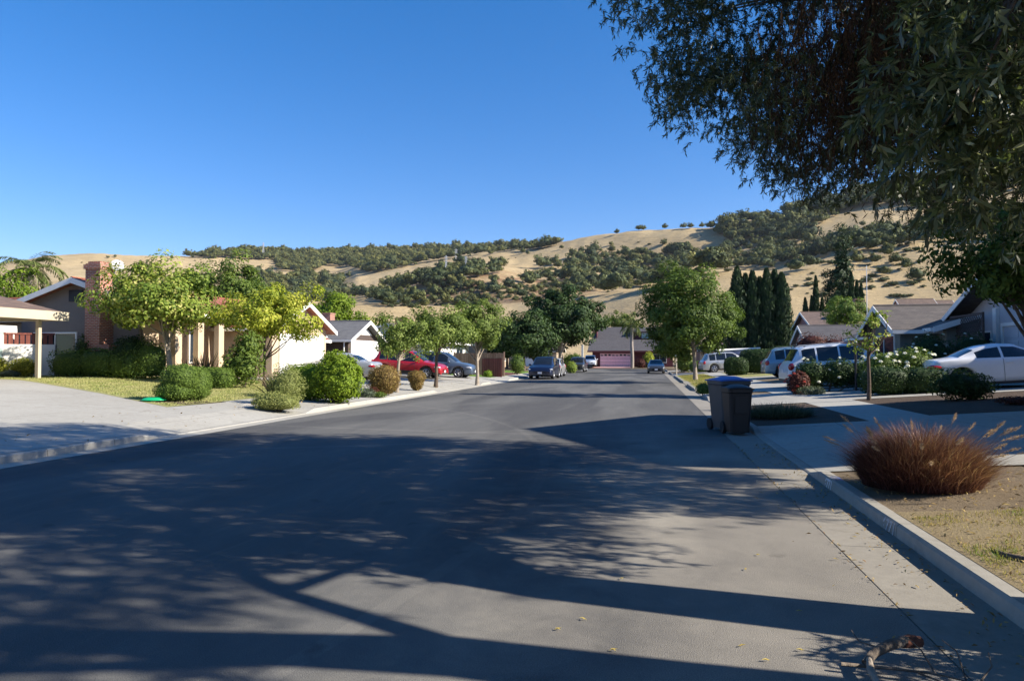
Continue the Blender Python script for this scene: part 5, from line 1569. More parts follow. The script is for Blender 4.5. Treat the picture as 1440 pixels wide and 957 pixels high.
# ------------------------------------------------------------------ wheeled bins
MT['bin_grey'] = M('bin_grey', (0.06, 0.063, 0.07), (0.045, 0.05, 0.055), 3.0, 0.55)
MT['bin_blue'] = M('bin_blue', (0.04, 0.12, 0.42), (0.03, 0.10, 0.36), 3.0, 0.5)
MT['bin_brown'] = M('bin_brown', (0.018, 0.011, 0.01), (0.013, 0.009, 0.008), 3.0, 0.55)
def wheelie(name, label, x, y, rz, h_, w_, d_, mb_, ml, z=0.005):
    root = empty(name, (x, y, z), rz, label, 'bin', 'wheeled bins at the kerb')
    mb = MB(); lv = []
    for k, zz in enumerate((0.06, 0.09, 0.3, 0.55, h_ * 0.86, h_ * 0.875, h_ * 0.95)):
        s = 0.80 + 0.20 * min(1, zz / (h_ * 0.86)) + (0.05 if zz > h_ * 0.87 else 0)
        a, b = w_ / 2 * s, d_ / 2 * s; c = 0.07
        lv.append([mb.vert((px_, py_, zz)) for px_, py_ in ((-a + c, -b), (a - c, -b), (a - c * .3, -b + c * .3), (a, -b + c), (a, b - c), (a - c * .3, b - c * .3), (a - c, b), (-a + c, b), (-a + c * .3, b - c * .3), (-a, b - c), (-a, -b + c), (-a + c * .3, -b + c * .3))])
    for a, b in zip(lv[:-1], lv[1:]):
        for k in range(12): mb.f.append((a[k], a[(k + 1) % 12], b[(k + 1) % 12], b[k])); mb.m.append(0)
    mb.f.append(tuple(lv[0][::-1])); mb.m.append(0); mb.f.append(tuple(lv[-1])); mb.m.append(0)
    mb.box(-w_ * 0.28, -d_ * 0.5 - 0.005, h_ * 0.45, w_ * 0.28, -d_ * 0.42, h_ * 0.80)
    mb.build('body', mb_, root, bevel=0.008)
    l = MB(); rows = []
    for i in range(9):
        t = i / 8; yy = -d_ * 0.54 + d_ * 1.10 * t
        bulge = 0.085 * math.sin(math.pi * min(1, t * 0.95 + 0.05))
        rows.append([l.vert((xx * w_ * 0.545, yy, h_ * 0.955 + bulge * (1 - abs(xx) ** 4))) for xx in (-1, -0.85, -0.4, 0, 0.4, 0.85, 1)])
    for a, b in zip(rows[:-1], rows[1:]):
        for k in range(6): l.f.append((a[k], a[k + 1], b[k + 1], b[k])); l.m.append(0)
    o = l.build('lid', ml, root, smooth=True); sd_ = o.modifiers.new('s', 'SOLIDIFY'); sd_.thickness = 0.03
    hd = MB(); hd.tube([(-w_ * 0.4, d_ * 0.5, h_ * 0.86), (-w_ * 0.4, d_ * 0.62, h_ * 0.9), (w_ * 0.4, d_ * 0.62, h_ * 0.9), (w_ * 0.4, d_ * 0.5, h_ * 0.86)], 0.018, 8); hd.build('handle', mb_, root, smooth=True)
    for s in (-1, 1):
        wl = MB(); wl.cyl((s * w_ * 0.36, d_ * 0.44, 0.13), (s * 0.07, 0, 0), 0.13, 18); wl.build('wheel', MT['tyre'], root)
    return root
wheelie('recycling_bin', 'tall grey wheeled bin with a blue lid at the kerb', 1.80, 16.55, R(20), 1.20, 0.68, 0.80, MT['bin_grey'], MT['bin_blue'])
wheelie('waste_bin', 'shorter dark brown wheeled bin standing against the grey one', 1.88, 15.72, R(12), 1.04, 0.50, 0.60, MT['bin_brown'], MT['bin_brown'])

# ------------------------------------------------------------------ small street things
# green plastic saucer left beside the clipped shrub
x_, y_, z_ = spot(217, 18.45)
t_ = empty('plastic_saucer', (x_, y_, z_ + 0.03), 0.3, 'bright green plastic disc lying beside the clipped shrubs', 'saucer')
mb = MB(); n = 24; prof = [(0.0, 0.10), (0.15, 0.105), (0.26, 0.085), (0.33, 0.04), (0.37, 0.035), (0.37, 0.015), (0.2, 0.01)]
rg = [[mb.vert((q[0] * math.cos(6.2832 * j / n), q[0] * math.sin(6.2832 * j / n) * 0.8, q[1])) for j in range(n)] for q in prof]
for a, b in zip(rg[:-1], rg[1:]):
    for j in range(n): mb.f.append((a[j], a[(j + 1) % n], b[(j + 1) % n], b[j])); mb.m.append(0)
o = mb.build('shell', M('green_plastic', (0.01, 0.42, 0.17), (0.01, 0.36, 0.14), 2.0, 0.35), t_, smooth=True)

# painted house numbers on the kerb
def kerb_number(text, y, label, strength):
    m, nt, b = new_mat('kerb_paint')
    co = coords(nt)
    f = ramp(nt, noise(nt, co, 26.0, 5.0, 0.8), [(0.40, (0.45 + 0.3 * strength,) * 3), (0.66, (0.24 + 0.3 * strength,) * 3)])
    nt.links.new(f, b.inputs['Base Color']); b.inputs['Roughness'].default_value = 0.8
    root = empty('painted_house_number', (KERB_R, y, 0.0), 0, label, 'kerb number')
    cu = bpy.data.curves.new('digits', 'FONT'); cu.body = text; cu.size = 0.15; cu.align_x = 'CENTER'; cu.space_character = 1.15; cu.offset = 0.005
    tmp = bpy.data.objects.new('digits', cu); COL.objects.link(tmp)
    dg = bpy.context.evaluated_depsgraph_get()
    me = bpy.data.meshes.new_from_object(tmp.evaluated_get(dg)); bpy.data.objects.remove(tmp)
    mt_ = me.copy()
    me.materials.clear(); me.materials.append(m)
    o = link_mesh('face_digits', me, root)
    # reading direction from the street: local x runs towards -Y, local y runs up the face
    slope = 0.018 / 0.1
    o.matrix_local = Matrix(((0, 0.16, -1, 0.002), (-1, 0, 0, 0), (0, 1, 0.16, 0.012), (0, 0, 0, 1)))
    if strength > 0.5:
        mt_.materials.clear(); mt_.materials.append(M('kerb_blue_paint', (0.10, 0.16, 0.42), (0.2, 0.26, 0.5), 20.0, 0.8))
        o2 = link_mesh('top_digits', mt_, root)
        o2.matrix_local = Matrix(((0, 1, 0, 0.052), (-1, 0, 0, 0), (0, 0, 1, 0.1345), (0, 0, 0, 1)))
    return root
kerb_number('6771', 9.45, 'white painted house number 6771 at the kerb end beside the driveway', 1.0)
kerb_number('6771', 7.2, 'faded repainted house number 6771 on the kerb face before the dry grass', 0.2)

# broken branch in the gutter
rng = np.random.default_rng(5)
t_ = empty('fallen_branch', (1.19, 3.97, 0.010), 0.0, 'broken tree branch with bare twigs lying in the gutter', 'branch')
mb = MB()
mb.tube([(-0.10, 0.02, 0.05), (-0.02, 0.10, 0.09), (0.10, 0.19, 0.115), (0.22, 0.27, 0.12), (0.30, 0.33, 0.10)], [0.022, 0.032, 0.036, 0.034, 0.04], 10)
mb.build('limb', MT['dead_wood'], t_, smooth=True)
mb = MB(); mb.tube([(0.20, 0.26, 0.115), (0.28, 0.315, 0.105), (0.345, 0.355, 0.09), (0.36, 0.365, 0.085)], [0.038, 0.046, 0.038, 0.014], 9); mb.build('torn_end', MT['red_wood_core'], t_, smooth=True)
mb = MB(); mb.tube([(-0.07, 0.03, 0.075), (-0.095, -0.08, 0.06), (-0.10, -0.22, 0.04), (-0.08, -0.40, 0.03)], [0.018, 0.024, 0.022, 0.018], 9); mb.build('pale_stub', M('stripped_wood', (0.30, 0.25, 0.20), (0.2, 0.16, 0.12), 9.0, 0.85, bump=0.6, bscale=30.0), t_, smooth=True)
for k, pts in enumerate(([(-0.25, 0.0, 0.04), (0.05, -0.03, 0.05), (0.30, -0.05, 0.045), (0.56, -0.14, 0.03)], [(0.05, 0.16, 0.1), (-0.06, 0.28, 0.09), (-0.08, 0.40, 0.12)], [(0.45, -0.12, 0.03), (0.46, 0.05, 0.16), (0.40, 0.12, 0.2)], [(0.3, -0.05, 0.04), (0.26, 0.08, 0.14), (0.20, 0.14, 0.19)], [(0.5, -0.14, 0.03), (0.62, -0.05, 0.12), (0.63, 0.02, 0.18)], [(0.56, -0.14, 0.03), (0.75, -0.3, 0.05), (0.9, -0.4, 0.04)], [(0.2, -0.05, 0.04), (0.3, -0.25, 0.07), (0.45, -0.4, 0.03)])):
    mb = MB(); mb.tube(pts, list(np.linspace(0.014 if k == 0 else 0.007, 0.003, len(pts))), 6); mb.build('twig', MT['dead_wood'], t_, smooth=True)

t_.scale = (0.8, 0.8, 0.8)
# surface roots and loose bark in the grass strip
t_ = empty('surface_root', (2.75, 5.4, gz(2.75, 5.4)), 0, 'dark gnarled tree root breaking through the dry grass at the kerb', 'root')
mb = MB()
for pts in ([(0.9, -0.5, 0.06), (0.5, -0.15, 0.03), (0.15, 0.12, 0.015), (-0.1, 0.5, 0.0), (-0.12, 0.9, -0.03)], [(0.5, -0.15, 0.02), (0.25, -0.25, 0.0), (0.0, -0.3, -0.03)], [(0.15, 0.12, 0.01), (0.35, 0.5, 0.0), (0.3, 0.8, -0.04)]):
    mb.tube(pts, list(np.linspace(0.06, 0.02, len(pts))), 8)
mb.build('root_wood', MT['bark'], t_, smooth=True)

# ------------------------------------------------------------------ planting: left side of the street
tree('yellow_green_tree', 'wide yellow green tree in front of the brick chimney house', 'tree', spot(240, 27.0), 5.2, 1.55, (2.4, 2.2), G['maple'], 0.15, 0.6, 19000, 80, 0.62, 0.12, 'pale_bark', 11, flat=0.5, sd=0.24, lean=(-0.4, 0), shell=0.55, rough=0.35)
tree('lime_tree', 'bright lime green small tree in front of the white garage door', 'tree', spot(372, 27.4), 4.35, 1.75, (1.95, 1.8), G['lime'], 0.14, 0.5, 12000, 60, 0.5, 0.07, 'bark', 12, flat=0.35, sd=0.26, shell=0.5, rough=0.45, fork=0.9, limbs=12)
bush('magnolia_shrub', 'loose green shrub with large leaves left of the lime green tree', 'shrub', spot(342, 25.6), [((0, 0, 0.95), (0.85, 0.75, 0.85)), ((0.15, 0.2, 1.75), (0.6, 0.6, 0.6))], G['mid'], 3800, 0.13, 0.5, 13, depth=0.5, core=0.55, wild=0.35)
flax('flax_clump', 'dark strappy flax clump under the arches of the tiled house', 'flax', spot(290, 28.6), G['flax'], 90, 1.5, 0.07, 0.42, 0.25, 14, 0.35)
flax('flax_clump', 'bronze strappy flax clump behind the pale low shrubs', 'flax', spot(393, 22.6), G['flax'], 110, 1.15, 0.055, 0.5, 0.25, 15, 0.3)
flax('flax_clump', 'small dark flax clump beside the yellow green tree trunk', 'flax', spot(262, 28.0), G['flax'], 50, 1.1, 0.06, 0.4, 0.2, 16, 0.2)
# clipped shrubs beside the drive
x_, y_, z_ = spot(247, 18.9)
bush('clipped_shrub', 'clipped two tier dark green shrub nearest the green plastic disc', 'shrub', (x_, y_, z_), [((0, 0, 0.32), (0.60, 0.5, 0.30)), ((0.12, 0.08, 0.72), (0.56, 0.5, 0.42))], G['box'], 9000, 0.042, 0.6, 17, 2.5, 0.14, core=0.86, wild=0.12)
x_, y_, z_ = spot(277, 19.5)
bush('clipped_shrub', 'clipped round dark green shrub right behind the two tier one', 'shrub', (x_, y_, z_), [((0, 0, 0.54), (0.44, 0.46, 0.54))], G['box'], 5000, 0.042, 0.6, 18, 2.3, 0.14, core=0.86, wild=0.12)
bush('clipped_hedge', 'low clipped green hedge left of the loose magnolia shrub', 'hedge', spot(305, 24.8), [((0, 0, 0.42), (0.75, 0.5, 0.42))], G['box'], 4500, 0.055, 0.6, 19, 4.0, 0.14, core=0.85)
# long dark hedge before the gable end
x_, y_, z_ = spot(150, 26.6)
bush('long_hedge', 'long dark clipped hedge below the grey gable and chimney', 'hedge', (x_ - 0.2, y_ + 0.4, z_), [((-1.9, 0, 0.6), (1.05, 0.6, 0.66)), ((-0.5, 0, 0.64), (1.1, 0.65, 0.7)), ((0.9, 0, 0.6), (1.0, 0.6, 0.66)), ((2.0, 0.1, 0.75), (0.75, 0.6, 0.85))], G['box'], 12000, 0.075, 0.6, 20, 3.2, 0.3, core=0.78, wild=0.3)
bush('upright_shrub', 'dark upright shrub against the chimney base', 'shrub', spot(118, 27.4), [((0, 0, 1.2), (0.42, 0.4, 0.75))], G['dark'], 1300, 0.10, 0.5, 21, depth=0.6, core=0.4, wild=0.3)
bush('tall_hedge', 'tall dark shrub mass between the chimney and the yellow green tree', 'shrub', spot(186, 27.2), [((0, 0, 1.0), (0.95, 0.7, 0.95))], G['dark'], 5000, 0.085, 0.55, 22, 2.4, 0.3, core=0.75, wild=0.2)
bush('golden_shrub', 'round golden yellow shrub left of the porch post', 'shrub', spot(33, 26.6), [((0, 0, 0.42), (0.62, 0.55, 0.45))], G['yellowbush'], 3600, 0.07, 0.55, 23, depth=0.35, core=0.7, wild=0.2)
bush('golden_shrub', 'golden yellow shrub cut by the left edge of the picture', 'shrub', spot(-6, 26.6), [((0, 0, 0.45), (0.5, 0.5, 0.48))], G['yellowbush'], 3000, 0.07, 0.55, 24, depth=0.35, core=0.7, wild=0.2)
bush('grey_cushion', 'low grey green cushion plant between the golden shrubs', 'plant', spot(14, 26.0), [((0, 0, 0.15), (0.55, 0.3, 0.2))], G['lavender'], 1200, 0.06, 0.4, 25, depth=0.5, stem=0)
# gravel bed along the kerb
x_, y_, z_ = spot(391, 18.7)
bush('pale_shrub', 'low pale chartreuse shrub nearest camera in the gravel bed', 'shrub', (x_, y_, z_), [((-0.15, -0.1, 0.22), (0.58, 0.5, 0.30)), ((0.28, -0.1, 0.2), (0.46, 0.45, 0.26))], G['chartreuse'], 6500, 0.055, 0.35, 26, depth=0.35, core=0.75, wild=0.25)
x_, y_, z_ = spot(402, 20.0)
bush('feathery_shrub', 'feathery yellow green shrub rising behind the pale one', 'shrub', (x_, y_, z_), [((0, 0, 0.6), (0.62, 0.55, 0.68))], G['chartreuse'], 4500, 0.10, 0.2, 27, depth=0.6, core=0.6, wild=0.35, mu=0.3)
x_, y_, z_ = spot(432, 22.3)
bush('hedge_block', 'mid green clipped shrub squeezed between flax and the big green shrub', 'hedge', (x_, y_, z_), [((0, 0, 0.62), (0.95, 0.6, 0.64))], G['bright'], 4500, 0.06, 0.55, 28, 3.2, 0.16, core=0.85, mu=0.3)
x_, y_, z_ = spot(474, 21.9)
bush('big_green_shrub', 'big bright green rounded shrub overhanging the gravel bed', 'shrub', (x_, y_, z_), [((0, 0, 0.85), (0.80, 0.78, 0.88)), ((-0.3, 0.1, 0.7), (0.6, 0.7, 0.7)), ((0.28, 0, 0.65), (0.6, 0.7, 0.62)), ((-0.1, -0.1, 1.35), (0.35, 0.35, 0.4)), ((0.4, 0.1, 1.15), (0.35, 0.35, 0.4))], G['bright'], 12000, 0.095, 0.5, 29, depth=0.45, core=0.7, wild=0.45)
x_, y_, z_ = spot(540, 26.6)
bush('copper_shrub', 'larger copper and green ball shrub by the silver sedan', 'shrub', (x_, y_, z_), [((0, 0, 0.66), (0.66, 0.62, 0.54)), ((0, 0, 0.35), (0.48, 0.45, 0.35))], G['copper'], 8500, 0.05, 0.6, 30, 2.5, 0.2, core=0.82, sd=0.3, wild=0.15)
x_, y_, z_ = spot(586, 30.6)
bush('copper_shrub', 'smaller copper cone shrub standing alone on the gravel', 'shrub', (x_, y_, z_), [((0, 0, 0.62), (0.42, 0.40, 0.32)), ((0, 0, 0.36), (0.32, 0.30, 0.34)), ((0, 0, 0.2), (0.22, 0.2, 0.22))], G['copper'], 4500, 0.05, 0.6, 31, 2.3, 0.2, core=0.82, sd=0.3, wild=0.15)
bush('grey_cushion', 'low blue grey tuft left of the larger copper shrub', 'plant', spot(516, 25.0), [((0, 0, 0.14), (0.4, 0.35, 0.22))], G['lavender'], 900, 0.09, 0.25, 32, depth=0.6, stem=0, core=0.5)
bush('red_ground_plant', 'small reddish plant at the foot of the larger copper shrub', 'plant', spot(524, 25.6), [((0, 0, 0.16), (0.3, 0.28, 0.22))], G['bronze'], 700, 0.07, 0.4, 33, depth=0.5, stem=0, core=0.5)
bush('green_ground_plant', 'small green plant right in front of the larger copper shrub', 'plant', spot(532, 25.2), [((0, 0, 0.1), (0.35, 0.25, 0.14))], G['mid'], 700, 0.06, 0.4, 34, depth=0.5, stem=0, core=0.5)
# young street trees
tree('street_tree', 'thin sparse young street tree in front of the grey roofed house', 'tree', spot(558, 28.6), 3.55, 1.35, (1.2, 1.15), G['street'], 0.13, 0.45, 5200, 44, 0.38, 0.075, 'pale_bark', 41, flat=0.2, shell=0.4, rough=0.5, group='young street trees on the left', lean=(0.25, 0))
tree('street_tree', 'leaning dark trunked street tree between the two parked SUVs and camera', 'tree', spot(613, 34.8), 4.15, 1.55, (1.75, 1.6), G['street'], 0.14, 0.5, 13000, 64, 0.5, 0.09, 'bark', 42, flat=0.4, shell=0.5, rough=0.35, group='young street trees on the left', lean=(0.1, 0))
tree('street_tree', 'round pale trunked street tree before the board fence', 'tree', spot(671, 40.4), 4.95, 1.6, (1.8, 1.7), G['street'], 0.15, 0.5, 15000, 70, 0.52, 0.10, 'pale_bark', 43, flat=0.35, shell=0.5, rough=0.3, group='young street trees on the left')
tree('big_dark_tree', 'big dark round tree over the parked cars on the left kerb', 'tree', spot(788, 80.0), 9.0, 1.9, (4.5, 4.2), G['dark'], 0.30, 0.6, 34000, 150, 1.05, 0.28, 'pale_bark', 44, flat=0.3, shell=0.55, rough=0.25)
tree('dark_tree', 'dark tree left of the big round one behind the navy SUV', 'tree', spot(737, 72.0), 6.6, 1.2, (2.9, 2.6), G['dark'], 0.26, 0.6, 19000, 75, 0.85, 0.16, 'bark', 45, flat=0.3, shell=0.5)
bush('garden_shrub', 'small bright shrub in front of the white house garage', 'shrub', spot(727, 60.5), [((0, 0, 0.9), (0.7, 0.6, 0.9))], G['mid'], 1500, 0.14, 0.5, 46, depth=0.5, wild=0.3)
bush('garden_shrub', 'yellow tuft at the foot of the board fence', 'shrub', spot(659, 51.5), [((0, 0, 0.25), (0.4, 0.35, 0.35))], G['yellowbush'], 700, 0.10, 0.35, 47, depth=0.5, wild=0.3)
bush('garden_shrub', 'small green tuft at the foot of the dark red fence panel', 'shrub', spot(686, 51.0), [((0, 0, 0.22), (0.35, 0.35, 0.3))], G['bright'], 600, 0.10, 0.35, 48, depth=0.5, wild=0.3)
bush('kerb_shrub', 'dry golden shrub at the kerb behind the grey SUV', 'shrub', spot(803, 76.0), [((0, 0, 0.6), (0.7, 0.6, 0.7))], G['maple'], 1200, 0.14, 0.5, 49, depth=0.4, wild=0.2)
bush('kerb_shrub', 'dark shrub under the big dark tree', 'shrub', spot(806, 92.0), [((0, 0, 1.1), (1.5, 1.0, 1.2))], G['mid'], 2500, 0.2, 0.5, 50, depth=0.4, wild=0.3)
x_, y_, z_ = spot(752, 94.0)
tree('dark_tree', 'dark tree closing the gap behind the big round one near the corner', 'tree', (x_, y_, z_), 6.0, 0.8, (3.2, 2.6), G['dark'], 0.30, 0.6, 11000, 70, 0.9, 0.18, 'bark', 144, flat=0.1, shell=0.5)
x_, y_, z_ = spot(713, 78.0)
tree('dark_tree', 'dark leafy tree in front of the pale low house in shade', 'tree', (x_, y_, z_), 5.0, 0.9, (2.2, 2.2), G['dark'], 0.28, 0.6, 9000, 60, 0.8, 0.16, 'bark', 145, flat=0.1, shell=0.5)
# trees beyond the left roofs
x_, y_, z_ = spot(331, 56.0)
tree('broad_tree', 'broad mid green tree rising behind the red tiled roof', 'tree', (x_, y_, z_), 9.7, 3.0, (3.5, 3.2), G['mid'], 0.24, 0.55, 17000, 85, 0.9, 0.25, 'bark', 51, flat=0.3, shell=0.55, mu=0.4)
x_, y_, z_ = spot(464, 72.0)
tree('broad_tree', 'bright green tree rising behind the grey shingle roof', 'tree', (x_, y_, z_), 8.4, 2.6, (3.4, 3.0), G['bright'], 0.26, 0.55, 13000, 70, 0.9, 0.2, 'bark', 52, flat=0.3, shell=0.55, mu=0.35)
x_, y_, z_ = spot(505, 76.0)
tree('broad_tree', 'dry yellowish tree behind the grey roof chimney', 'tree', (x_, y_, z_), 6.2, 2.0, (2.0, 2.0), G['maple'], 0.22, 0.55, 4000, 40, 0.6, 0.14, 'bark', 53, flat=0.3, shell=0.5, mu=0.55)
x_, y_, z_ = spot(222, 60.0)
tree('olive_tree', 'dark olive tree behind the red roof left of the broad one', 'tree', (x_, y_, z_), 9.6, 3.5, (3.6, 2.6), G['dark'], 0.26, 0.5, 6500, 56, 0.8, 0.2, 'bark', 54, flat=0.3, shell=0.45, rough=0.5, mu=0.6)
palm('palm_tree', 'feathery palm rising over the roofs at far left', (spot(40, 52.0)[0], 52.0, 0.78), 8.8, 0.22, 26, 3.4, 55, G['palm'])
x_, y_, z_ = spot(8, 50.0)
tree('garden_tree', 'bushy green tree at the left edge behind the porch roof', 'tree', (x_, y_, z_), 8.6, 2.5, (3.0, 2.6), G['bright'], 0.24, 0.5, 6000, 50, 0.75, 0.16, 'bark', 56, flat=0.3, mu=0.3)
x_, y_, z_ = spot(84, 52.0)
palm('palm_tree', 'short bushy palm between the tall palm and the chimney', (x_, y_, z_), 4.6, 0.2, 30, 3.2, 57, G['palm'])

# ------------------------------------------------------------------ planting: right side of the street
tree('round_street_tree', 'big round green street tree on the right verge before the cypress row', 'tree', (3.05, 47.3, gz(3.05, 47.3)), 7.45, 0.95, (2.95, 2.85), G['mid'], 0.18, 0.5, 36000, 130, 0.75, 0.13, 'pale_bark', 61, flat=0.1, shell=0.6, rough=0.18, mu=0.36, fork=1.6, lean=(-0.3, 0))
bush('verge_shrub', 'small bright green shrub on the verge behind the grey bin', 'shrub', spot(989, 30.5), [((0, 0, 0.2), (0.34, 0.36, 0.30))], G['mid'], 1500, 0.06, 0.5, 62, depth=0.4, wild=0.25, mu=0.6)
bush('clipped_hedge', 'low clipped hedge behind the thin pale post on the right', 'hedge', (5.2, 68.5, gz(5.2, 68.5)), [((0, 0, 0.5), (1.3, 0.7, 0.55))], G['box'], 3000, 0.11, 0.6, 63, 4, 0.15, core=0.88)
bush('clipped_hedge', 'small dark cube hedge beside the silver SUV', 'hedge', spot(1035, 53.0), [((0, 0, 0.65), (0.85, 0.7, 0.68))], G['dark'], 3500, 0.09, 0.6, 64, 4, 0.15, core=0.88)
x_, y_, z_ = spot(1084, 53.5)
bush('long_hedge', 'long tall clipped hedge below the cypress row', 'hedge', (x_ + 0.2, y_, z_), [((-0.9, 0, 0.85), (1.5, 0.8, 0.9)), ((1.2, 0.1, 0.95), (1.6, 0.8, 1.02))], G['dark'], 8500, 0.10, 0.6, 65, 4.5, 0.12, core=0.9, mu=0.4)
def cypress(label, u, y, h_, w_, seed, group, z0=None):
    rng = np.random.default_rng(seed)
    x = y * math.tan(photo_bearing(u)); z0 = gz(x, y) if z0 is None else z0
    root = empty('cypress_tree', (x, y, z0), 0, label, 'cypress', group)
    n = int(2600 * h_ * w_ / 14) + 500
    t = rng.random(n) ** 0.85
    prof = np.clip(np.minimum(1.0, (1.02 - t) * 2.6), 0, 1) ** 0.7 * np.clip(t * 9 + 0.5, 0, 1)
    a = rng.uniform(0, 2 * np.pi, n)
    lump = 1 + 0.22 * np.sin(a * 3 + t * 17 + seed) * np.sin(t * 31 + seed)
    r = w_ / 2 * prof * lump * rng.uniform(0.62, 1.0, n)
    P = np.stack([r * np.cos(a), r * np.sin(a), 0.15 + t * h_], axis=1)
    Nm = unit(np.stack([np.cos(a), np.sin(a), 0.25 + 0 * a], axis=1) + rng.normal(0, 0.35, (n, 3)))
    T = unit(np.stack([0.25 * np.cos(a), 0.25 * np.sin(a), np.ones(n)], axis=1) + rng.normal(0, 0.2, (n, 3)))
    L = 0.42 * rng.uniform(0.6, 1.3, n) * (0.7 + 0.3 * h_ / 10)
    v, q = leaf_quads(rng, P, Nm, L, L * 0.36, 0.05, T)
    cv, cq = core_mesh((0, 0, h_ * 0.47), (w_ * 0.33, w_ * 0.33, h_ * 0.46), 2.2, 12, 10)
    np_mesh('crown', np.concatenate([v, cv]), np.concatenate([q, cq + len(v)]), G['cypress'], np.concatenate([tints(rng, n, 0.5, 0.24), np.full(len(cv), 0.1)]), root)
    mb = MB(); mb.tube([(0, 0, -0.3), (0, 0, h_ * 0.3)], 0.12, 7); mb.build('trunk', MT['bark'], root, smooth=True)
g_ = 'dense cypress row on the right'
for k, (u_, h_, w_, lb) in enumerate(((1037, 10.4, 1.45, 'leftmost cypress of the dense row, next to the round street tree'), (1049, 9.7, 1.3, 'second cypress from the left in the dense row'), (1059, 9.8, 1.35, 'third cypress from the left in the dense row'), (1069, 9.2, 1.3, 'middle cypress in the dense row'), (1079, 10.0, 1.35, 'third cypress from the right in the dense row'), (1090, 9.9, 1.4, 'second cypress from the right in the dense row'), (1100, 9.5, 1.4, 'rightmost cypress of the dense row'))):
    cypress(lb, u_, 76 + (k % 2) * 0.8, h_, w_ * 1.5, 70 + k, g_)
g_ = 'slim cypresses against the golden hill'
for k, (u_, h_, w_, lb) in enumerate(((1133, 7.9, 0.9, 'short slim cypress at the left end of the spaced group'), (1142, 8.2, 0.75, 'second slim cypress from the left of the spaced group'), (1148, 11.0, 0.85, 'tallest slim cypress, in the middle of the spaced group'), (1157, 8.0, 0.8, 'slim cypress just right of the tallest one'), (1165, 7.8, 0.9, 'slim cypress half behind the round clipped tree'))):
    cypress(lb, u_, 104, h_, w_ * 1.2, 80 + k, g_, 2.0)
g_ = 'cypresses beside the dark pine'
for k, (u_, h_, lb) in enumerate(((1198, 11.2, 'tall slim cypress at the right foot of the dark pine'), (1206, 10.0, 'slim cypress right of the tall one by the pine'), (1212, 9.6, 'outermost cypress at the right of the dark pine'), (1185, 9.0, 'short slim cypress in front of the dark pine'))):
    cypress(lb, u_, 102, h_, 1.1, 90 + k, g_, 2.0)
x_, y_, z_ = spot(1185, 112.0)
tree('dark_pine', 'tall dark pine standing against the golden hill on the right', 'tree', (x_, y_, 2.0), 17.5, 5.0, (2.6, 2.5), G['cypress'], 0.42, 0.4, 7000, 60, 0.9, 0.25, 'bark', 95, flat=0.2, cone=0.55, shell=0.4, rough=0.4, mu=0.65)
x_, y_, z_ = spot(1191, 70.0)
tree('clipped_round_tree', 'dense round clipped green tree over the grey roofs', 'tree', (x_, y_, z_), 6.6, 3.3, (1.95, 1.9), G['box'], 0.16, 0.6, 9000, 60, 0.5, 0.2, 'bark', 96, flat=0.1, shell=0.8, rough=0.08, mu=0.6)
bush('bright_shrub', 'bright yellow green shrub right beside the cypress row', 'shrub', (spot(1117, 92)[0], 92, 1.2), [((0, 0, 2.4), (1.8, 1.4, 2.4))], G['bright'], 2600, 0.22, 0.5, 97, depth=0.4, wild=0.2)
bush('bright_shrub', 'yellow green shrub below the spaced slim cypresses', 'shrub', (spot(1140, 96)[0], 96, 1.2), [((0, 0, 2.2), (2.4, 1.4, 2.5))], G['bright'], 2600, 0.22, 0.5, 98, depth=0.4, wild=0.25)
bush('bronze_shrub', 'dark bronze red shrub behind the white SUV roof', 'shrub', spot(1160, 43.0), [((-0.7, 0, 1.5), (1.1, 0.9, 1.0)), ((0.5, 0, 1.2), (1.0, 0.9, 1.1)), ((0.0, 0, 0.7), (1.6, 0.9, 0.8))], G['bronze'], 6500, 0.11, 0.5, 99, depth=0.4, wild=0.25)
# thin young tree tied to a stake by the walk
tree('young_tree', 'thin sparse young tree with a dark trunk by the sidewalk', 'tree', spot(1221, 22.3), 2.85, 1.05, (0.62, 0.6), G['maple'], 0.11, 0.5, 420, 22, 0.2, 0.05, 'bark', 100, flat=0.1, shell=0.3, rough=0.6, limbs=14, fork=1.2)
x_, y_, z_ = spot(1203, 27.2)
f = empty('thin_pole', (x_, y_, z_), 0, 'thin grey upright pole behind the white rose bush', 'pole')
mb = MB(); mb.tube([(0, 0, -0.2), (0, 0, 1.75)], 0.045, 8); mb.build('shaft', MT['dark_metal'], f)
mb = MB(); mb.cyl((0, 0, 1.75), (0, 0, 0.06), 0.06, 10, 0.03); mb.build('cap', MT['galv'], f)
def rose(name, label, base, lobes, n, seed, blooms, mat=None, size=0.055, petal='petal'):
    root = bush(name, label, 'rose bush', base, lobes, mat or G['dark'], n, 0.075, 0.6, seed, depth=0.35, core=0.75, wild=0.25, mu=0.5)
    rng = np.random.default_rng(seed + 500)
    for k in range(blooms):
        c, r = lobes[int(rng.integers(len(lobes)))]
        d = unit(rng.normal(size=3) + np.array([-0.3, -0.5, 0.55]))
        p = np.array(c) + d * np.array(r) * rng.uniform(0.98, 1.08)
        P = []; Nm = []
        for j in range(9):
            a = j * 2.4; e = 0.35 + 0.75 * (j / 9)
            q = unit(np.array([math.cos(a) * math.cos(e), math.sin(a) * math.cos(e), math.sin(e)]) + d * 0.5)
            P.append(q * size * (0.5 + 0.5 * (1 - j / 9))); Nm.append(q)
        P = np.array(P); Nm = np.array(Nm)
        v, q = leaf_quads(rng, P, Nm, np.full(9, size * 1.7), np.full(9, size * 1.6), 0.0)
        o = np_mesh('blossom', v, q, G[petal], tints(rng, 9, 0.5, 0.3), root)
        o.location = tuple(p)
    return root
x_, y_, z_ = spot(1162, 27.6)
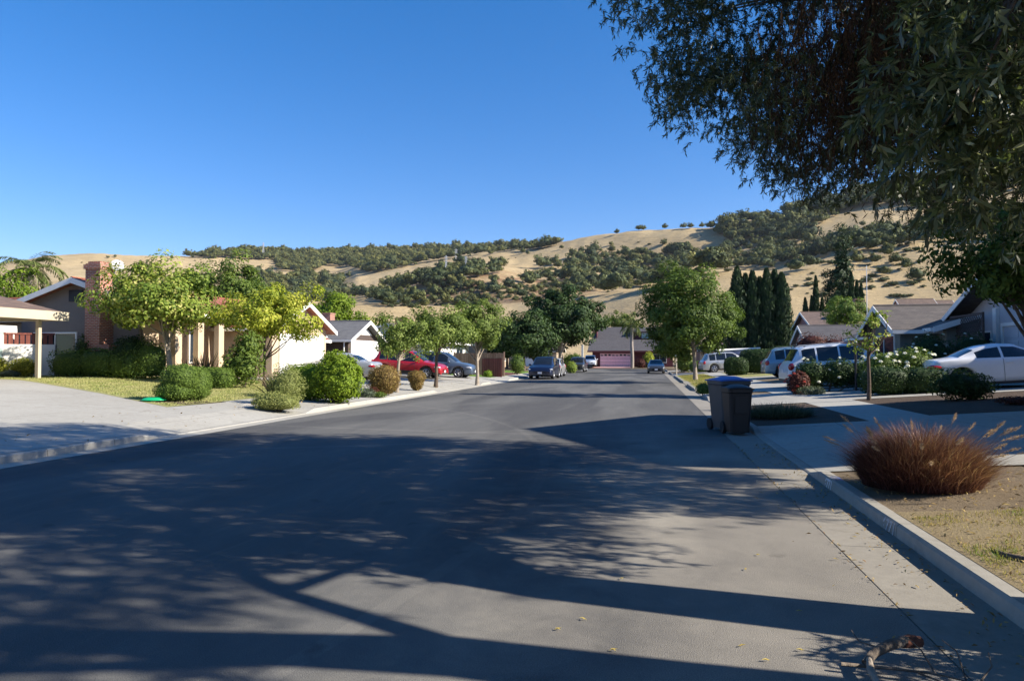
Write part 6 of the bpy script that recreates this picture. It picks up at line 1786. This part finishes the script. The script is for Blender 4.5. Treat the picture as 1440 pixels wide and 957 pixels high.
rose('rose_bush', 'white rose bush nearest the white SUV', (x_, y_, z_), [((-0.55, 0, 0.62), (0.62, 0.55, 0.6)), ((0.45, 0.1, 0.68), (0.75, 0.55, 0.56)), ((1.25, 0.1, 0.6), (0.55, 0.5, 0.6))], 6500, 101, 22)
x_, y_, z_ = spot(1122, 27.0)
rose('red_rose_bush', 'small dark red flowered bush in front of the white SUV tail', (x_, y_, z_), [((0, 0, 0.4), (0.42, 0.4, 0.45))], 1600, 102, 12, G['bronze'], 0.05, 'petal_red')
x_, y_, z_ = spot(1262, 25.6)
rose('rose_bush', 'large white rose bush covered in blossoms left of the coupe', (x_, y_, z_), [((-0.5, 0, 0.75), (0.75, 0.6, 0.6)), ((0.45, 0.15, 0.88), (0.8, 0.6, 0.6)), ((0.0, 0, 0.45), (1.1, 0.65, 0.5))], 7500, 103, 70, G['mid'], 0.065)
x_, y_, z_ = spot(1335, 30.0)
rose('rose_bush', 'dark hedge dotted with white roses behind the coupe', (x_, y_, z_), [((-0.7, 0, 0.95), (0.9, 0.6, 0.95)), ((0.8, 0, 1.0), (0.9, 0.6, 0.9))], 7000, 104, 26, G['dark'])
bush('dark_hedge', 'dark clipped shrub in shade below the large white rose bush', 'shrub', spot(1268, 24.2), [((-0.5, 0, 0.42), (0.8, 0.5, 0.48)), ((0.6, 0, 0.42), (0.7, 0.5, 0.46))], G['dark'], 4500, 0.07, 0.5, 105, 3, 0.2, core=0.85)
bush('coupe_shrub', 'loose dark green bush in front of the white coupe rear wheel', 'shrub', spot(1351, 20.6), [((-0.1, 0, 0.42), (0.75, 0.5, 0.46)), ((0.35, 0, 0.35), (0.5, 0.4, 0.36))], G['dark'], 3200, 0.09, 0.4, 106, depth=0.55, core=0.6, wild=0.3)
bush('coupe_shrub', 'small feathery green plant left of the young tree foot', 'plant', spot(1140, 26.4), [((0, 0, 0.12), (0.5, 0.35, 0.2))], G['lavender'], 900, 0.09, 0.25, 107, depth=0.6, stem=0, core=0.5)
bush('red_ground_plant', 'low reddish plant at the right edge beyond the driveway', 'plant', spot(1432, 18.6), [((0, 0, 0.08), (0.5, 0.35, 0.12))], G['bronze'], 800, 0.07, 0.4, 108, depth=0.5, stem=0, core=0.5)
# lavender mound by the bins
x_, y_, z_ = 3.15, 18.1, gz(3.15, 18.1)
root = empty('lavender_mound', (x_, y_, z_), 0, 'low wide grey green lavender mound on the verge behind the bins', 'lavender')
rng = np.random.default_rng(110)
v, q, d_, b0, az_ = blade_np(rng, 2600, 0.62, 0.42, 0.65, 0.013, 3, 0.25, elong=(1.15, 0.7))
np_mesh('foliage', v, q, G['lavender'], np.repeat(np.clip(rng.normal(0.5, 0.25, 2600), 0, 1), 8), root)
# tree at the right edge, dark glossy leaves
x_, y_, z_ = 7.75, 16.6, gz(7.75, 16.6)
tree('glossy_tree', 'dark glossy leaved tree at the right edge above the coupe', 'tree', (x_ + 0.4, y_, z_), 4.7, 1.75, (1.45, 1.3), G['mid'], 0.12, 0.5, 9000, 56, 0.48, 0.08, 'bark', 111, flat=0.2, shell=0.5, mu=0.25, lean=(-0.55, 0))
# tall slender tree out past the right edge
tree('tall_tree', 'tall slender tree standing beyond the right edge near the grey house', 'tree', (15.4, 29.6, 0.7), 14.5, 5.5, (1.5, 1.5), G['dark'], 0.3, 0.5, 4500, 50, 0.6, 0.2, 'bark', 112, flat=0.1, cone=0.4)
# unseen trees added behind the camera only to shade the road from open sky
tree('sky_shade_tree', 'added unseen tree behind the camera at right, shading the road from the sky', 'tree', (5.2, -8.0, 0.3), 11.0, 3.2, (6.0, 5.0), G['dark'], 0.42, 0.6, 8000, 90, 1.3, 0.3, 'bark', 121)
tree('sky_shade_tree', 'added unseen tree behind the camera at left, shading the road from the sky', 'tree', (-12.5, -4.5, 0.3), 11.0, 3.2, (6.0, 5.0), G['dark'], 0.42, 0.6, 8000, 90, 1.3, 0.3, 'bark', 122)
# end of the street
palm('palm_tree', 'palm with a pale trunk in front of the maroon house', (-2.35, 106.8, 0.1), 6.5, 0.24, 24, 2.6, 113, G['palm'])
bush('garden_shrub', 'light green shrub right of the palm before the maroon house', 'shrub', spot(912, 108), [((0, 0, 1.1), (0.9, 0.8, 1.3))], G['lime'], 1500, 0.2, 0.4, 114, depth=0.5, wild=0.3)
bush('garden_shrub', 'reddish shrub at the foot of the palm', 'shrub', spot(901, 107.5), [((0, 0, 0.6), (0.9, 0.7, 0.8))], G['bronze'], 1200, 0.2, 0.4, 115, depth=0.5, wild=0.3)
x_, y_, z_ = spot(846, 128)
tree('hazy_tree', 'round tree behind the left end of the maroon house roof', 'tree', (x_, y_, 0.5), 9.2, 4.0, (3.4, 2.6), G['mid'], 0.34, 0.5, 3500, 40, 0.8, 0.2, 'bark', 116, flat=0.2)
x_, y_, z_ = spot(872, 126)
tree('weeping_tree', 'drooping olive green tree rising behind the maroon house roof', 'tree', (x_, y_, 0.5), 9.6, 5.5, (3.0, 2.4), G['street'], 0.34, 0.4, 3000, 40, 0.8, 0.2, 'bark', 117, flat=0.2, mu=0.35)
bush('verge_tree', 'yellow green bush beside the hedge past the round street tree', 'shrub', spot(962, 72), [((0, 0, 1.0), (1.0, 0.9, 1.1))], G['street'], 1600, 0.16, 0.5, 118, depth=0.5, wild=0.3)
x_, y_, z_ = spot(1010, 88)
tree('back_tree', 'dark tree behind the silver SUV and round street tree', 'tree', (x_, y_, 0.7), 6.0, 1.5, (2.6, 2.4), G['dark'], 0.28, 0.5, 4500, 46, 0.7, 0.18, 'bark', 119, flat=0.2)
x_, y_, z_ = spot(955, 96)
tree('back_tree', 'green tree beyond the thin pale post near the street end', 'tree', (x_, y_, 0.5), 5.4, 1.2, (2.6, 2.4), G['mid'], 0.28, 0.5, 4500, 46, 0.7, 0.16, 'bark', 120, flat=0.2)

# ------------------------------------------------------------------ grasses
def fountain_grass(x, y, label):
    rng = np.random.default_rng(200)
    root = empty('fountain_grass', (x, y, gz(x, y)), 0, label, 'ornamental grass')
    n = 15000
    v, q, d, b0, az = blade_np(rng, n, 0.70, 0.98, 0.42, 0.0048, 5, 0.60, elong=(0.86, 0.66), dome=0.50, fan=0.24, wander=1.2)
    t = np.clip(0.28 + 0.36 * b0[:, 0] + rng.normal(0, 0.17, n), 0, 1)  # sunlit right side painted into the tint: dark red turning gold
    tt = np.clip(t[:, None] + np.array([-0.05, 0.0, 0.05, 0.12, 0.22, 0.36])[None], 0, 1)
    np_mesh('foliage', v, q, G['fountain'], np.repeat(tt.ravel(), 2), root)
    for k in range(34):
        a = rng.uniform(0, 6.283); tl = rng.uniform(0.1, 0.8); L = rng.uniform(0.75, 1.04)
        hz = np.array([math.cos(a), math.sin(a) * 0.8, 0]); b = np.array([0.45 * math.cos(a), 0.35 * math.sin(a), 0.0])
        pts = []
        for s in range(6):
            u_ = s / 5
            pts.append(b + (hz * math.sin(tl) + np.array([0, 0, math.cos(tl)])) * L * u_ + hz * L * 0.14 * u_ ** 2 - np.array([0, 0, L * 0.22 * u_ ** 3]))
        mb = MB(); mb.tube(pts, [0.0022] * 6, 4); st = mb.build('stalk', G['plume'], root)
        e0, e1 = pts[4], pts[5] + (pts[5] - pts[4]) * 0.3
        m = 120
        s = rng.random(m)
        P = e0 + (e1 - e0) * s[:, None]
        ax = unit((e1 - e0)[None])[0]
        T = unit(rng.normal(0, 0.6, (m, 3)) + ax * 0.9)
        Nm = unit(np.cross(T, rng.normal(size=(m, 3))))
        Ln = 0.035 * np.sin(np.pi * np.clip(s * 0.9 + 0.08, 0, 1)) + 0.008
        vv, qq = leaf_quads(rng, P + T * Ln[:, None] * 0.4, Nm, Ln, np.full(m, 0.0035), 0.0, T)
        np_mesh('plume', vv, qq, G['plume'], tints(rng, m, 0.5, 0.25), st)
    return root
fountain_grass(3.05, 8.75, 'red and gold fountain grass clump on the dry verge at right')

def blades(name, label, n, area, mat, seed, h=0.07, w_=0.006, tilt=0.6, dens=None, mu=None):
    """many short blades of grass over an outline"""
    rng = np.random.default_rng(seed)
    xs = [p[0] for p in area]; ys = [p[1] for p in area]
    X = rng.uniform(min(xs), max(xs), n * 2); Y = rng.uniform(min(ys), max(ys), n * 2)
    keep = np.array([inside(area, a, b) for a, b in zip(X, Y)])
    X, Y = X[keep][:n], Y[keep][:n]
    pn = np.array([mnoise.noise(Vector((a * 1.6, b * 1.6, 1.0))) + 0.6 * mnoise.noise(Vector((a * 5, b * 5, 4.0))) for a, b in zip(X, Y)])
    if dens is not None:
        k = rng.random(len(X)) < np.clip(dens + 0.9 * pn, 0.05, 1); X, Y, pn = X[k], Y[k], pn[k]
    m = len(X)
    Z = np.array([gz(a, b) for a, b in zip(X, Y)])
    a = rng.uniform(0, 2 * np.pi, m); tl = np.abs(rng.normal(0, tilt, m))
    L = h * rng.uniform(0.4, 1.3, m) * np.clip(1 + 0.6 * pn, 0.4, 1.7)
    T = np.stack([np.cos(a) * np.sin(tl), np.sin(a) * np.sin(tl), np.cos(tl)], axis=1)
    P = np.stack([X, Y, Z], axis=1) + T * (L * 0.5)[:, None]
    Nm = unit(np.cross(T, rng.normal(size=(m, 3))))
    v, q = leaf_quads(rng, P, Nm, L, np.full(m, w_), 0.08, T)
    t = np.clip((mu if mu is not None else 0.42) + 0.55 * pn + rng.normal(0, 0.16, m), 0, 1)
    o = np_mesh(name, v, q, mat, np.repeat(t, 4))
    return tag(o, label, 'grass', kind='stuff')
blades('dry_grass', 'patchy dry and green grass on the verge at right', 38000, [(2.42, 2.0), (2.42, 7.2), (3.0, 7.4), (4.65, 7.7), (4.65, 2.0)], G['grass'], 301, 0.036, 0.006, 1.0, 0.42, 0.30)
blades('lawn_grass', 'pale green mown lawn in front of the tiled house', 80000, [(-13.2, 17.5), (-17.7, 20.1), (-22.1, 22.3), (-26.0, 24.1), (-30.3, 24.7), (-28.0, 29.8), (-20.0, 30.5), (-13.2, 30.8)], G['lawngrass'], 302, 0.06, 0.016, 0.6)
blades('verge_grass', 'thin grass on the verge under the round street tree', 16000, [(2.5, 36.5), (2.5, 60), (4.6, 60), (4.6, 36.5)], G['grass'], 303, 0.07, 0.02, 0.7)

# litter: dry leaves along the gutter
rng = np.random.default_rng(401)
n = 700
Y = rng.uniform(1.5, 14, n); X = KERB_R - np.abs(rng.normal(0, 0.16, n)) - 0.01
far_ = rng.random(n) < 0.12; X[far_] = rng.uniform(1.2, 2.1, far_.sum())
crack = rng.random(n) < 0.22; X[crack] = 1.62 + rng.normal(0, 0.012, crack.sum())
P = np.stack([X, Y, np.full(n, 0.016)], axis=1)
Nm = unit(np.array([0, 0, 1.0]) + rng.normal(0, 0.35, (n, 3)))
L = rng.uniform(0.02, 0.06, n); v, q = leaf_quads(rng, P, Nm, L, L * 0.3, 0.12)
tag(np_mesh('leaf_litter', v, q, G['deadleaf'], tints(rng, n, 0.4, 0.3)), 'small dry leaves gathered along the gutter', 'litter', kind='stuff')
n = 900
P = np.stack([rng.uniform(2.45, 4.6, n), rng.uniform(2.5, 9.6, n), np.zeros(n)], axis=1); P[:, 2] = [gz(a, b) + 0.012 for a, b in P[:, :2]]
Nm = unit(np.array([0, 0, 1.0]) + rng.normal(0, 0.4, (n, 3))); L = rng.uniform(0.02, 0.07, n); v, q = leaf_quads(rng, P, Nm, L, L * 0.35, 0.12)
tag(np_mesh('leaf_litter', v, q, G['deadleaf'], tints(rng, n, 0.5, 0.3)), 'dry brown leaf litter scattered over the verge soil', 'litter', kind='stuff')
n = 320
P = np.stack([rng.uniform(-13.0, -9.95, n), rng.uniform(8.0, 48.0, n), np.zeros(n)], axis=1); P[:, 2] = [max(gz(a, b), 0.03) + 0.022 for a, b in P[:, :2]]
Nm = unit(np.array([0, 0, 1.0]) + rng.normal(0, 0.3, (n, 3))); L = rng.uniform(0.03, 0.09, n); v, q = leaf_quads(rng, P, Nm, L, L * 0.5, 0.1)
tag(np_mesh('leaf_litter', v, q, G['deadleaf'], tints(rng, n, 0.35, 0.3)), 'dry leaves scattered over the left walk and gravel', 'litter', kind='stuff')
for k, (u_, v_) in enumerate(((861, 911), (1063, 779), (1046, 799), (1121, 911), (1120, 857), (1073, 925), (1040, 905), (873, 812), (819, 868), (784, 882))):
    zc = FPX * CAM_H / (v_ - 503.0); xc = zc * (u_ - 720) / FPX
    px_, py_ = xc * math.cos(YAW) - zc * math.sin(YAW), xc * math.sin(YAW) + zc * math.cos(YAW)
    r2 = np.random.default_rng(500 + k)
    if k < 4:
        v, q = leaf_quads(r2, np.zeros((2, 3)), np.array([[0.1, 0.1, 1.0], [-0.1, 0.05, 1.0]]), np.array([0.055, 0.045]), np.array([0.012, 0.010]), 0.1)
        o = np_mesh('fallen_leaf', v, q, G['yellowleaf'], tints(r2, 2)); protos = (protos + [o.data]) if k else [o.data]
    else:
        o = bpy.data.objects.new('fallen_leaf', protos[k % 4]); COL.objects.link(o)
    o.location = (px_, py_, 0.012); o.rotation_euler = (0, 0, r2.uniform(0, 6.28))
    tag(o, 'narrow yellow fallen leaf lying on the worn asphalt', 'leaf', 'yellow leaves on the street')

# ------------------------------------------------------------------ the tree that leans over the camera from the right
def shoot_arrays(rng, k_leaves, length, leaf, aspect, droop):
    """one hanging shoot: a thin stem with narrow leaves"""
    L = length * rng.uniform(0.75, 1.2)
    az = rng.uniform(0, 6.283); out = rng.uniform(0.25, 0.75)
    s = np.linspace(0.02, 1, k_leaves)
    hz = np.array([math.cos(az), math.sin(az), 0])
    P = hz[None] * (L * out * (s - 0.35 * s ** 2))[:, None] + np.array([0, 0, 1.0])[None] * (L * (0.30 * s - droop * s ** 1.8))[:, None]
    ax = np.gradient(P, axis=0); ax = unit(ax)
    T = unit(ax * 0.8 + rng.normal(0, 0.55, P.shape) + np.array([0, 0, -0.25]))
    ll = leaf * rng.uniform(0.6, 1.25, k_leaves)
    Nm = unit(np.cross(T, rng.normal(size=P.shape)) + np.array([0, 0, 0.35]))
    v, q = leaf_quads(rng, P + T * ll[:, None] * 0.5, Nm, ll, ll * aspect, 0.04, T)
    # stem as a narrow ribbon
    sd_ = unit(np.cross(ax, rng.normal(size=3)))
    st = np.stack([P - sd_ * 0.002, P + sd_ * 0.002], axis=1).reshape(-1, 3)
    i = np.arange(k_leaves - 1)
    sq = np.stack([2 * i, 2 * i + 1, 2 * i + 3, 2 * i + 2], axis=1)
    t = np.concatenate([np.repeat(np.clip(rng.normal(0.5, 0.25, k_leaves), 0, 1), 4), np.full(len(st), 0.1)])
    return np.concatenate([v, st]), np.concatenate([q, sq + len(v)]), t

def scatter(name, protos, P, scale, mat, rng, parent):
    vs = []; qs = []; ts = []; off = 0
    for p, sc in zip(P, scale):
        v, q, t = protos[int(rng.integers(len(protos)))]
        a = rng.uniform(0, 6.283); c, s = math.cos(a), math.sin(a)
        vv = (v * sc) @ np.array([[c, s, 0], [-s, c, 0], [0, 0, 1]]) + p
        vs.append(vv); qs.append(q + off); off += len(v); ts.append(np.clip(t + rng.normal(0, 0.08), 0, 1))
    return np_mesh(name, np.concatenate(vs), np.concatenate(qs), mat, np.concatenate(ts), parent)

def ell_points(rng, n, c, r, shell=0.0, power=0.45):
    d = unit(rng.normal(size=(n, 3)))
    k = shell + (1 - shell) * rng.random(n) ** power
    return np.array(c) + d * k[:, None] * np.array(r)

rng = np.random.default_rng(600)
B1 = np.array([3.65, 4.55, gz(3.65, 4.55)])
root = empty('overhanging_tree', tuple(B1), 0, 'big olive leaved tree leaning over the street from the right edge', 'tree')
protos = [shoot_arrays(rng, 30, 0.46, 0.070, 0.19, 0.45) for _ in range(14)]
CC, CRr = (5.5, 8.9, 7.1), (6.0, 4.4, 4.05)
# boughs: clusters of shoots, thinner toward the rim
cl = ell_points(rng, 560, CC, CRr, 0.4, 0.6)
cl = cl[cl[:, 2] > np.where(cl[:, 0] < 3.6, 3.85, 3.2)]
which = rng.integers(0, len(cl), 42000)
P = cl[which] + rng.normal(0, 0.29, (42000, 3)) * np.array([1, 1, 0.8])
e = ((P - np.array(CC)) / np.array(CRr)); e = (e ** 2).sum(axis=1)
P = P[e < 1.12]
low = ell_points(rng, 200, (4.2, 8.8, 4.7), (2.2, 2.4, 0.7))
P = np.concatenate([P, low])
def sunward_gap(P, rng):
    # crown cut for the light: drops shoots that would shade gutter, verge and hanging leaves
    k = P[:, 2] / math.tan(SUN_EL)
    xs_ = P[:, 0] - k * math.cos(SUN_AZ) + rng.normal(0, 0.3, len(P)); ys_ = P[:, 1] - k * math.sin(SUN_AZ)
    lim = np.where(ys_ < 6.3, np.where(ys_ > 5.2, -3.6, -2.9) + 0.4 * np.sin(ys_ * 5), np.where(ys_ < 7.6, -0.6, np.where(ys_ < 10.6, 1.5, 0.3)))
    lim = np.where(ys_ < 3.55, -1.0, lim)
    return (xs_ < lim) | (rng.random(len(P)) < 0.04)
P = P[sunward_gap(P, rng)]
scatter('crown', protos, P - B1, rng.uniform(0.8, 1.2, len(P)), G['olive'], rng, root)
# hanging brown seed clusters underneath
sp_ = []
def strand(rng):
    K = 16; L = rng.uniform(0.35, 0.8)
    s = np.linspace(0, 1, K)
    Pz = np.stack([0.05 * np.sin(s * 3 + rng.uniform(0, 6)), 0.05 * np.cos(s * 2.5 + rng.uniform(0, 6)), -L * s], axis=1)
    T = unit(rng.normal(0, 0.35, (K, 3)) + np.array([0, 0, -1.0]))
    Nm = unit(np.cross(T, rng.normal(size=(K, 3))))
    return (*leaf_quads(rng, Pz, Nm, np.full(K, 0.085), np.full(K, 0.010), 0.0, T), tints(rng, K, 0.45, 0.25))
strands = [strand(rng) for _ in range(10)]
Q = ell_points(rng, 1700, (2.6, 8.4, 5.1), (1.5, 2.0, 0.9))
Q = Q[(((Q - np.array(CC)) / np.array(CRr)) ** 2).sum(axis=1) < 1.05]
scatter('seed_clusters', strands, Q - B1, rng.uniform(0.7, 1.3, len(Q)), G['seed'], rng, root)
mb = MB()
W_ = lambda *p: tuple(np.array(p) - B1)
mb.tube([W_(3.7, 4.55, -0.1), W_(3.65, 4.55, 0.25), W_(3.6, 4.6, 1.4), W_(3.5, 4.75, 2.6), W_(3.45, 4.95, 3.3)], [0.55, 0.40, 0.31, 0.28, 0.22], 12)
for pts, r0 in (([(3.5, 4.8, 2.7), (3.75, 5.6, 3.4), (3.9, 6.4, 4.1), (3.6, 7.6, 5.0), (2.6, 8.8, 5.9)], 0.15), ([(3.45, 5.05, 3.2), (3.4, 5.3, 4.4), (3.2, 6.2, 5.6), (2.6, 7.6, 6.8)], 0.15), ([(3.6, 5.2, 3.3), (4.8, 6.5, 4.6), (6.3, 8.2, 6.2), (7.5, 9.5, 7.6)], 0.13), ([(3.9, 6.4, 4.1), (2.9, 7.0, 5.2), (1.6, 7.7, 6.2), (0.6, 8.4, 6.7)], 0.07), ([(3.6, 7.6, 5.0), (4.4, 9.2, 6.0), (4.9, 11.0, 6.8)], 0.08), ([(3.4, 5.3, 4.4), (4.6, 5.7, 6.2), (5.4, 7.2, 8.4)], 0.10)):
    mb.tube([W_(*p) for p in pts], list(np.linspace(r0, 0.03, len(pts))), 8)
nodes = [(2.6, 8.8, 5.9), (2.6, 7.6, 6.8), (6.3, 8.2, 6.2), (1.6, 7.7, 6.2), (4.4, 9.2, 6.0), (5.4, 7.2, 8.4), (3.6, 7.6, 5.0), (3.9, 6.6, 4.2)]
for k in range(110):
    c = cl[int(rng.integers(len(cl)))]
    a = min(nodes, key=lambda q: np.linalg.norm(np.array(q) - c) + rng.uniform(0, 1.5))
    pts = limb(np.array(a), c, rng, 0.15)
    mb.tube([tuple(p - B1) for p in pts], list(np.linspace(0.035, 0.006, len(pts))), 5)
mb.build('trunk', MT['bark'], root, smooth=True)

# second tree, nearer, its low boughs hang into the right of the picture
B2 = np.array([4.5, 3.35, gz(4.5, 3.35)])
root = empty('near_tree', tuple(B2), 0, 'nearer tree whose broad olive leaves hang at the right edge', 'tree')
protos2 = [shoot_arrays(rng, 20, 0.50, 0.115, 0.22, 0.55) for _ in range(12)]
N2C, N2R = (4.4, 0.9, 8.0), (7.2, 5.5, 3.6)
cl2 = ell_points(rng, 200, N2C, N2R, 0.3, 0.6)
P = cl2[rng.integers(0, len(cl2), 9000)] + rng.normal(0, 0.4, (9000, 3))
P = P[sunward_gap(P, rng)]
hang = []
for c, r, n in (((2.75, 5.3, 3.9), (1.35, 1.0, 1.15), 280), ((3.3, 5.6, 3.05), (1.1, 1.0, 0.8), 220), ((2.2, 5.4, 3.4), (0.7, 0.8, 0.7), 170), ((3.0, 3.95, 0.75), (0.55, 0.75, 0.5), 160)):
    hang.append(ell_points(rng, n, c, r, 0.0, 0.55))
P = np.concatenate([P] + hang)
scatter('crown', protos2, P - B2, rng.uniform(0.75, 1.25, len(P)), G['olive_near'], rng, root)
mb = MB(); W_ = lambda *p: tuple(np.array(p) - B2)
mb.tube([W_(4.6, 3.3, -0.1), W_(4.5, 3.35, 0.3), W_(4.4, 3.4, 1.8), W_(4.35, 3.4, 3.4), W_(4.7, 3.0, 5.0), W_(5.3, 2.3, 7.0)], [0.5, 0.36, 0.29, 0.26, 0.18, 0.08], 12)
for pts, r0 in (([(4.35, 3.4, 3.2), (4.0, 4.1, 4.1), (3.3, 5.0, 4.5), (2.4, 5.5, 4.3)], 0.10), ([(4.35, 3.4, 3.3), (5.2, 3.0, 4.6), (6.8, 2.4, 6.4), (8.2, 1.8, 7.6)], 0.13), ([(4.0, 4.1, 4.1), (4.1, 5.2, 3.9), (4.2, 6.2, 3.4)], 0.06)):
    mb.tube([W_(*p) for p in pts], list(np.linspace(r0, 0.02, len(pts))), 8)
for c in list(cl2[rng.integers(0, len(cl2), 50)]) + [h_[int(rng.integers(len(h_)))] for h_ in hang for _ in range(9)]:
    a = min([(4.7, 3.0, 5.0), (5.3, 2.3, 7.0), (6.8, 2.4, 6.4), (3.3, 5.0, 4.5), (4.1, 5.2, 3.9), (2.6, 5.4, 4.3), (4.4, 3.4, 1.2)], key=lambda q: np.linalg.norm(np.array(q) - c))
    pts = limb(np.array(a), c, rng, 0.15)
    mb.tube([tuple(p - B2) for p in pts], list(np.linspace(0.022, 0.005, len(pts))), 5)
mb.build('trunk', MT['bark'], root, smooth=True)

# ------------------------------------------------------------------ air between here and the hills
m = bpy.data.materials.new('haze'); m.use_nodes = True
nt = m.node_tree; nt.nodes.clear()
pv = nt.nodes.new('ShaderNodeVolumePrincipled'); pv.inputs['Color'].default_value = (0.78, 0.86, 1.0, 1.0); pv.inputs['Density'].default_value = 0.000035; pv.inputs['Anisotropy'].default_value = 0.2
out = nt.nodes.new('ShaderNodeOutputMaterial'); nt.links.new(pv.outputs[0], out.inputs['Volume'])
mb = MB(); mb.box(-3400, -400, float(HZ.min()) - 3, 3400, 3000, float(HZ.max()) + 40)
tag(mb.build('haze', m), kind='stuff')
